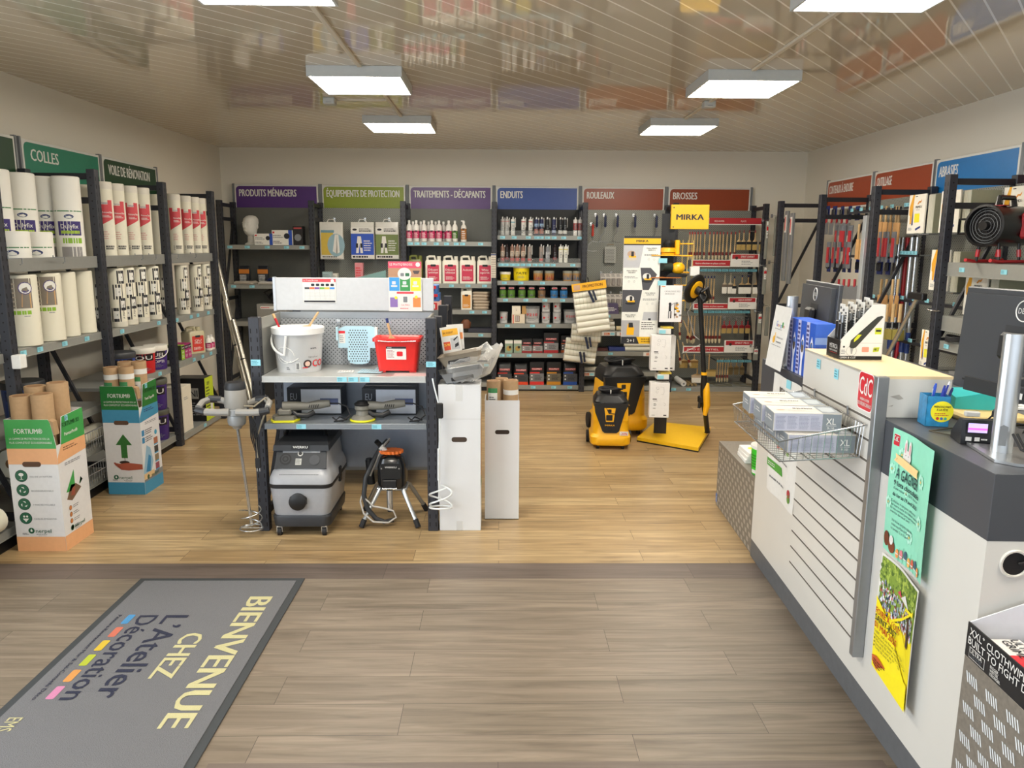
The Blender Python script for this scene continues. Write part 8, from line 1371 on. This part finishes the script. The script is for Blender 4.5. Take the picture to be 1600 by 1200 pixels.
for (y0, y1, x0, xm, x1, s1, s2, lab) in ((397, 417, 1080, 1141, 1191, 'Notre sélection en phase solvant', 'SPIRIT EXPERT', 'upper'), (465, 483, 1083, 1137, 1186, 'Notre sélection en phase aqueuse', 'AQUA EXPERT', 'middle'), (532, 551, 1067, 1131, 1181, 'PRO ESSENTIEL', 'SPIRIT PRO', 'lower')):
    banner(x0, xm, y0 + 9, y1, 8.80, 0, lab + ' red banner strip between brush rows, left part', lambda m, F, w, h: (m.rect(F, .01, h * .15, w, h * .9, RB), m.txt(F, s1, w * .1, h * .38, h * .25, PAPER, w=w * .78)))
    banner(xm + .3, x1, y0, y1, 8.795, 0, lab + ' white and red banner card with portrait', lambda m, F, w, h: (m.rect(F, .015, h * .62, w - .015, h * .96, RB), m.txt(F, s2, w * .35, h * .72, h * .14, PAPER, w=w * .48, bold=.04), m.disc(F, w * .2, h * .45, h * .18, WHITE, 2, 10), m.disc(F, w * .2, h * .68, h * .12, M('#3a2a24', .6), 3, 10), m.greek(F, w * .38, h * .15, w * .8, h * .5, 3, GREY, 1)))
tgm = MB().box(0, 0, 0, .075, .003, .028, M('#5f9aa8', .5)); tgm.greek(Fr((0, -.0005, 0), (1, 0, 0), (0, 0, 1)), .008, .006, .06, .022, 2, INK, 1); tgm = tgm.mesh('price_label')
for r, (y_, x0, n) in enumerate(((424, 1072, 10), (489, 1084, 8), (566, 1120, 5))):
    a = P(x0, y_, Y=8.80)
    m = MB().box(a.x, 8.803, a.z - .002, a.x + n * .082, 8.815, a.z + .03, DARK).box(a.x, 8.815, a.z + .01, a.x + .01, 9.189, a.z + .02, DARK).box(a.x + n * .082 - .01, 8.815, a.z + .01, a.x + n * .082, 9.189, a.z + .02, DARK); rl = tag(m.obj('label_rail'), 'dark rail of blue price labels, %s one in the brushes bay' % ('upper', 'middle', 'lower')[r], 'label rail', 'label rails in the brushes bay')
    for i in range(n): o = bpy.data.objects.new('price_label', tgm); C.objects.link(o); o.parent = rl; o.location = (a.x + i * .082, 8.799, a.z)
m = MB().tube([(BXp(1068, 8.9), 9.05, .11), (BXp(1075, 8.85), 8.84, .085)], .034, PAPER, 16); m.tube([(BXp(1075, 8.85), 8.842, .0852), (BXp(1075, 8.85) + .001, 8.836, .085)], .012, GREY, 10); tag(m.obj('paper_roll'), 'thin white roll lying on the bottom shelf of the brushes bay', 'roll')
for i in range(3): tag(MB().tube([(BXp(1081 + i * 6, 8.9), 9.1, .068), (BXp(1083 + i * 6, 8.85), 8.86, .068)], .016, M('#8a7550', .7), 10).obj('wooden_stick'), 'short wooden stick beside the thin white roll, %s' % nth(i, 3), 'stick', 'wooden sticks on the bottom shelf')
for i, (a, s) in enumerate(((1134, 8), (1171, -10))): m = MB().tube([(-.12, .08, .008), (.0, .1, .008), (.12, .0, .008), (.10, -.08, .008), (-.05, -.06, .008), (-.10, .0, .008)], .007, M('#6d6a5a', .5), 6); tag(m.obj('bent_wire_grid', None, (BXp(a, 8.95), 8.93, .052), (0, 0, R_(s))), 'bent wire frame on the bottom shelf of the brushes bay, %s' % ('left', 'right')[i], 'wire frame', 'wire frames on the bottom shelf')
# ------------------------------------------------------------ right wall stock
def RYp(px_, py_, X): return P(px_, py_, X=X)
KD = [M(c, .45) for c in ('#7b7e84', '#b03a3a', '#3a3f52', '#c2b08a', '#54575c', '#8c2a2e')]
def hang_tool(kind):
    t = thing('putty_knife' if kind < 3 else 'wire_tool', '', 'hand tool')
    if kind == 0: MB().box(-.003, -.05, -.18, .003, .05, -.06, M('#9fa2a6', .3, .6)).obj('blade', t); MB().box(-.008, -.012, -.07, .008, .012, 0, RT, .004).obj('handle', t)
    elif kind == 1: MB().box(-.004, -.035, -.24, .004, .035, 0, M('#6d7076', .4)).obj('card', t); MB().box(-.012, -.02, -.20, -.004, .02, -.05, M('#b33138', .4)).obj('tool', t)
    elif kind == 4: MB().box(-.004, -.045, -.13, .004, .045, 0, NAVY).obj('card', t); MB().box(-.02, -.035, -.10, -.004, .035, -.03, M('#23252c', .4), .006).obj('tool', t)
    elif kind == 2: MB().box(-.004, -.03, -.30, .004, .03, -.13, WOOD).obj('board', t); MB().cyl((0, 0, -.13), (0, 0, 0), .01, BH, n=8).obj('handle', t)
    else: MB().cyl((0, 0, 0), (0, 0, -.14), .014, BH, n=10).obj('handle', t); MB().cyl((0, 0, -.14), (0, 0, -.2), .006, STEEL, n=8).obj('neck', t); MB().box(-.02, -.04, -.28, .02, .04, -.2, M('#8a7f3a', .8, bump=.5)).obj('bristles', t)
    return t
def clr(v, d=.05):
    for y in RY:
        if abs(v.y - y) < d: v.y = y + (d if v.y > y else -d)
    return v
def rgrid(kind, pxs, ytop, X, desc, where, grp): pr = hang_tool(kind); place(pr, [tuple(clr(RYp(a, ytop, X))) for a in pxs], desc, where, grp, 0, end='near', jit=.2) 
_n2 = nth
def nth(i, n, end='left'):
    if end == 'near': return 'farthest' if i == 0 else ('nearest' if i == n - 1 else ORD[i] + 'from the far end')
    return _n2(i, n, end)
rgrid(0, [1292, 1300, 1308, 1316, 1324], 338, 3.30, 'wide red-handled filling knife', 'in the upper knife row', 'upper row of filling knives')
rgrid(4, [1294, 1305, 1317, 1329, 1341], 322, 3.34, 'navy carded tool', 'in the top row of the knives bay', 'navy carded tools')
rgrid(4, [1296, 1308, 1320, 1332, 1343], 404, 3.30, 'dark carded tool', 'below the middle knife row', 'dark carded tools, knives bay')
rgrid(4, [1376, 1389, 1402], 405, 3.30, 'dark carded tool', 'behind the spatulas of the tools bay', 'dark carded tools, tools bay')
rgrid(1, [1308, 1316, 1323, 1330], 352, 3.22, 'grey carded tool with red blade', 'left of the tool post', 'carded tools')
rgrid(1, [1296, 1304, 1312, 1320, 1328], 378, 3.20, 'red and grey carded trowel', 'in the middle knife row', 'carded trowels')
rgrid(2, [1343, 1350], 350, 3.10, 'pale wooden float', 'beside the steel rule', 'wooden floats')
rgrid(0, [1303, 1311, 1319, 1327, 1336, 1344], 436, 3.15, 'red-handled knife', 'in the lower knife row', 'lower row of filling knives')
rgrid(2, [1378, 1386, 1394, 1402, 1409], 322, 3.20, 'brown wooden tool', 'in the upper row of the tools bay', 'wooden tools, upper row')
rgrid(1, [1376, 1383, 1390, 1398], 362, 3.12, 'small grey carded tool', 'below the wooden tools', 'small carded tools')
rgrid(3, [1377, 1387, 1397, 1408], 475, 3.10, 'wooden-handled wire brush', 'in the lower row of the tools bay', 'wire brushes')
rgrid(2, [1378, 1386, 1394, 1404], 436, 3.15, 'broad wooden spatula', 'in the middle row of the tools bay', 'broad spatulas')
for i, (ya, z) in enumerate(((7.15, 1.99), (7.15, 1.60), (7.15, 1.25), (6.14, 1.99), (6.14, 1.62), (6.14, 1.27), (6.14, .95))):
    L_ = .28 if i in (3, 4) else 1.0; m = MB().box(-.006, -.95 * L_, -.012, .006, 0, .012, DARK)
    for q in (0.05, .5, .9): m.box(.0, -q * L_ - .004, -.004, .188, -q * L_ + .004, .004, STEEL)
    o = m.obj('hanging_bar', None, (3.20, ya, z)); tag(o, 'dark bar for hanging tools on the right wall, %s' % (('upper', 'middle', 'lower')[i % 3] + (' one, knives bay' if i < 3 else ' one, tools bay') if i < 6 else 'lowest one, tools bay'), 'hanging bar', 'tool bars on the right wall')
    for q in range(5): c = bpy.data.objects.new('price_label', TAGME); C.objects.link(c); c.parent = o; c.location = (-.008, (-.1 - q * .18) * L_, .02); c.rotation_euler[2] = R_(-90)
# long steel rule, poles and rails
def post2(pa, pb, r, mt, label, cat='pole', name='telescopic_pole', bands=(), grp=None):
    t = thing(name, label, cat, (0, 0, 0), 0, grp); MB().tube([pa, pb], r, mt, 12).obj('shaft', t)
    for f, mt2, l_ in bands: MB().tube([pa.lerp(pb, f), pa.lerp(pb, f + l_)], r * 1.25, mt2, 12).obj('grip_band', t)
    return t
BLU = M('#223a7a', .4)
def pv(px_, py_, X): return P(px_, py_, X=X)
def down(p, z): return Vector((p.x, p.y, z))
for i, (a, rr2, d, mt) in enumerate(((1406, .017, 'far left', STEEL), (1414, .017, 'second', STEEL), (1426, .018, 'fourth', STEEL), (1434, .015, 'nearest the abrasives', STEEL))):
    p = clr(pv(a, 372, 3.25)); post2(down(p, 1.76), down(p, .104 if i % 2 else .104), rr2, mt, 'silver extension pole with blue grip in the tools bay, ' + d, bands=((.27 if i % 2 else .5, BLU, .05), (.45 if i % 2 else .75, BLU, .1)), grp='silver extension poles')
p = clr(pv(1420, 372, 3.29)); post2(down(p, 1.76), down(p, .104), .018, M('#9a1c22', .4), 'dark red pole among the silver extension poles', bands=((.5, RT, .12),))
pa, pb = pv(1433, 466, 3.0), pv(1385, 558, 3.0); post2(pa, pb, .016, STEEL, 'silver pole leaning diagonally across the tools bay', name='squeegee_pole')
m = MB().box(-.02, -.10, -.03, .02, .10, .02, BLACK, .006); tag(m.obj('floor_squeegee', None, (pa.x, pa.y, pa.z + .02)), 'black squeegee head at the top of the leaning silver pole', 'squeegee')
pa = pv(1355, 322, 3.05); m = MB().box(-.012, -.03, 0, .012, .03, .70, M('#c9cfd2', .3, .5), .002); tag(m.obj('steel_rule', None, (3.05, pa.y, 1.24)), 'long bright steel rule hanging at the edge of the knives bay', 'steel rule')
for i, (a, y0, d) in enumerate(((1268, 330, 'in the open corner bay, left'), (1277, 333, 'in the open corner bay, right'))):
    p = pv(a, y0, 3.25); m = MB().box(-.012, -.04, -.72, .012, .04, 0, M('#85888a', .4, .4), .003); m.rect(Fr((-.0125, .04, -.72), (0, -1, 0), (0, 0, 1)), .015, .5, .065, .68, PAPER); m.rect(Fr((-.0125, .04, -.72), (0, -1, 0), (0, 0, 1)), .02, .52, .04, .66, RED, 2); tag(m.obj('plastering_knife', None, (3.0, p.y, p.z)), 'long grey plastering blade ' + d, 'plastering blade', 'long plastering blades')
for i, (a, y0, y1, d) in enumerate(((1198, 345, 405, 'topmost'), (1212, 338, 400, 'rear one of the top pair'), (1195, 417, 460, 'second level'), (1209, 412, 455, 'rear one at the second level'), (1187, 490, 523, 'third level'), (1199, 480, 525, 'rear one at the third level'), (1181, 545, 563, 'lowest'))):
    q0, q1 = P(a - 4, y1, Y=8.55), P(a + 4, y0, Y=8.55); m = MB().box(0, 0, 0, q1.x - q0.x, .03, q1.z - q0.z, M('#85877f', .45, .2), .004); h_ = q1.z - q0.z; w_ = q1.x - q0.x
    if i % 2 == 0: m.rect(Fr((0, -.0006, 0), (1, 0, 0), (0, 0, 1)), .006, h_ * .55, w_ - .006, h_ * .98, PAPER); m.txt(Fr((0, -.0006, 0), (1, 0, 0), (0, 0, 1)), 'LISS', w_ * .7, h_ * .6, w_ * .35, INK, w=h_ * .3, rot=90, bold=.04); m.rect(Fr((0, -.0006, 0), (1, 0, 0), (0, 0, 1)), .006, h_ * .75, w_ - .006, h_ * .85, RED, 2)
    tag(m.obj('smoothing_blade', None, (q0.x, 8.55, q0.z)), 'grey smoothing blade on the corner post, ' + d, 'smoothing blade', 'grey smoothing blades')
    if 1: hook(q0.x + .03, 8.76, q1.z + .01, .2, 0, 'hook holding the %s grey smoothing blade' % d, 'hooks of the smoothing blades')
# abrasive sleeves
def sandpaper(swatch):
    t = thing('abrasive_pack', '', 'abrasive pack'); w_, h_ = .23, .285; m = MB().box(0, -w_, 0, .012, 0, h_, M('#e8e4d8', .5), .001); F = Fr((-.0006, 0, 0), (0, -1, 0), (0, 0, 1))
    m.poly(F, [(.055, h_), (.075, h_), (.055, .07), (.035, .07), (.03, .13), (.02, .135), (.015, .19)], M('#e3a52a', .5)); m.poly(F, [(.07, .2), (.06, .06), (.08, .06)], BLU, 2); m.rrect(F, .095, .08, .165, .145, .003, M(swatch, .5)); m.txt(F, 'PRIMEX', .10, .185, .017, INK, w=.085, bold=.05); m.greek(F, .11, .168, .18, .176, 1, GREY, 2)
    m.poly(F, [(.12, .215), (.14, .235), (.165, .235), (.18, .25), (.178, .235), (.165, .222), (.15, .225), (.13, .21)], M('#d9913a', .5)); m.poly(F, [(.12, .035), (.19, .055), (.19, .04), (.125, .02)], BLU, 2); m.rect(F, .09, .268, .12, .274, INK, 2); m.greek(F, .02, .02, .08, .045, 3, GREY, 2); m.obj('pack', t)
    return t
for i, (ya, z, sw, d) in enumerate(((5.93, 1.785, '#e8dc2c', 'upper row, yellow swatch'), (5.50, 1.785, '#8fb09a', 'upper row, green swatch'), (5.11, 1.785, '#d9cf6a', 'upper row behind the fan heater'), (5.55, 1.38, '#e0e0d8', 'middle row left of the post'), (5.11, 1.2405, '#b5b8a8', 'middle row, grey swatch'))):
    if i == 0: sp0 = sandpaper(sw); o = sp0
    else: o = sandpaper(sw)
    X_ = 3.31 if i == 2 else 3.12; o.location = (X_, ya, z); o['label'] = 'white and orange abrasive sheet pack, ' + d; o['group'] = 'abrasive packs facing forward'
    if i < 5:
        pk = MB().box(0, 0, 0, .05 if i == 2 else .20, .085, .275, M('#9a9a80', .6)); 
        for q in range(7): pk.box(-.004, .004 + q * .011, .0, .0, .008 + q * .011, .275, M('#d8d6c8', .6))
        tag(pk.obj('abrasive_stack', None, (X_ + .02, ya - .32, z)), 'row of olive abrasive sheets seen edge-on, %s' % ('next to the yellow swatch pack', 'next to the green swatch pack', 'behind the fan heater', 'left of the near post, middle row', 'right of the near post, middle row')[i], 'abrasive stack', 'edge-on abrasive rows')
    if i < 4: tag(MB().box(X_ - .01, ya - .33, z - .012, 3.388, ya - .02, z - .004, STEEL).obj('wire_rack'), 'wire tray under the abrasive pack, ' + d, 'wire tray', 'wire trays of the abrasives bay')
s2_ = sandpaper('#e3e03a'); s2_.scale = (.8, .55, .95); s2_.location = (3.05, 5.45, .83); s2_['label'] = 'narrow abrasive pack with yellow swatch low beside the near post'; tag(MB().box(3.04, 5.33, .815, 3.388, 5.46, .826, STEEL).obj('wire_rack'), 'wire tray under the narrow yellow-swatch abrasive pack', 'wire tray')
# fan heater on the right shelf
t = thing('fan_heater', 'black drum fan heater on red tube legs on the right wall shelf', 'fan heater', (3.09, 4.775, 1.586), R_(-67)); BKG = M('#141416', .3, coat=.3)
k = 28; R0 = .123
def cring(r, y): return [(r * math.cos(2 * math.pi * i / k), y, .228 + r * math.sin(2 * math.pi * i / k)) for i in range(k)]
MB().loft([cring(R0 * .9, .19), cring(R0, .18), cring(R0, -.13), cring(R0 * 1.04, -.135), cring(R0 * 1.04, -.15), cring(R0 * .93, -.152), cring(R0 * .93, -.12)], BKG, cap=False).obj('drum', t)
m = MB().loft([cring(R0 * .93, -.118), cring(.001, -.118)], M('#0d0d0f', .5)); m.obj('grille_back', t)
m = MB()
for r_ in (.03, .05, .07, .09, .105): m.tube([(r_ * math.cos(R_(a)), -.125, .228 + r_ * math.sin(R_(a))) for a in range(0, 360, 15)], .0016, GREY, 4, closed=True)
for a in range(0, 360, 20): m.tube([(.03 * math.cos(R_(a)), -.125, .228 + .03 * math.sin(R_(a))), (.112 * math.cos(R_(a)), -.125, .228 + .112 * math.sin(R_(a)))], .0016, DARK, 4)
m.obj('front_grille', t); MB().tube([(0, -.13, .228), (0, -.16, .228)], .028, BKG, 14).obj('hub', t)
MB().tube([(-.0, -.04, .345), (.0, -.03, .40), (.0, .10, .40), (.0, .12, .345)], .016, BKG, 8).obj('carry_handle', t); MB().tube([(-.11, -.12, .27), (-.175, -.13, .27), (-.175, -.13, .18), (-.11, -.12, .18)], .009, BKG, 6).obj('cable_bracket', t)
m = MB(); m.box(.105, .02, .15, .135, .12, .31, M('#a01c24', .4), .02); m.obj('control_plate', t)
for z in (.27, .19): MB().tube([(.13, .07, z), (.15, .07, z)], .022, BLACK, 14).obj('knob', t)
MB().box(-.03, -.06, .348, .05, -.0, .353, M('#a01c24', .4)).obj('emblem_plate', t)
RDL = M('#b01822', .35, coat=.3)
for x in (-.08, .08):
    l_ = MB().tube([(x, -.17, .02), (x, -.10, .012), (x, .14, .012), (x, .18, .02)], .011, RDL, 8).obj('leg_runner', t)
    for y in (-.08, .11): MB().tube([(x * .9, y, .012), (x * .75, y, .13)], .009, BLACK, 8).obj('leg', t); MB().tube([(x * .87, y, .04), (x * .80, y, .085)], .0125, RDL, 8).obj('red_sleeve', t)
p = P(1531, 456, X=2.99); m = MB().prism([(0, 0), (.13, 0), (.125, .07), (.008, .07)], -.002, .002, WHITE); F = Fr((0, -.0026, 0), (1, 0, 0), (0, 0, 1)); m.greek(F, .03, .04, .11, .055, 1, RED, 1); [m.disc(F, .03 + q * .016, .03, .005, M(c, .5), 1, 8) for q, c in enumerate(('#2a4fb0', '#d5502a', '#e8a03a', '#d9706a', '#b04a7a'))]
tag(m.obj('small_card', None, (3.0, 4.62, 1.238), (R_(-10), 0, R_(-55))), 'small white card with coloured dots standing on the abrasives shelf', 'card')
m = MB()
for q in range(5): m.tube([(.055 * math.cos(R_(a)), .075 * math.sin(R_(a)), .008 + .007 * q + .004 * math.sin(R_(2 * a + 60 * q))) for a in range(0, 360, 20)], .0055, RUB, 6, closed=True)
tag(m.obj('cable_coil', None, (3.02, 4.98, 1.066)), 'coiled black cable on the shelf behind the near post', 'cable')
m = MB().box(0, -.09, 0, .06, 0, .04, M('#b81c26', .4), .003); tag(m.obj('small_box', None, (3.02, 5.06, .7505)), 'small red box on the lowest visible abrasives shelf', 'box')
m = MB().box(0, -.12, 0, .10, 0, .15 - .048, M('#e6e6e4', .4), .002); F = Fr((-.0006, 0, 0), (0, -1, 0), (0, 0, 1)); m.rect(F, 0, 0, .12, .02, M('#1d5a3a', .5)); m.poly(F, [(.02, .02), (.05, .09), (.07, .09), (.06, .02)], INK, 2); m.txt(F, 'METRICA', .05, .09, .008, INK, w=.06, bold=.05, l=3); tag(m.obj('small_box', None, (3.02, 4.93, .7505)), 'white box with black tool picture right of the small red box', 'box')
for i, (ya, z) in enumerate(((5.10, .7505),)):
    m = MB()
    for q in range(6): m.box(.03 + .004 * q, -.02 - .014 * q, 0, .2, -.018 - .014 * q, .10, M('#b9b9b4', .4))
    tag(m.obj('file_row', None, (3.05, ya + .04, z), (0, 0, 0)), 'row of thin grey abrasive strips beside the small red box', 'abrasive stack')
m = MB().tube([(RXF + .036 * math.cos(R_(a)), 5.155 - .03 + .045 * math.sin(R_(a)) + .03, 1.265 + .004 * math.sin(R_(a))) for a in range(0, 360, 30)], .004, STEEL, 6, closed=True); tag(m.obj('cable_tie', None, (0, 0, 0)), 'silver tie looped round the near slate post of the right wall', 'cable tie')
for o in list(sc.objects):
    if 'used' in o: del o['used']
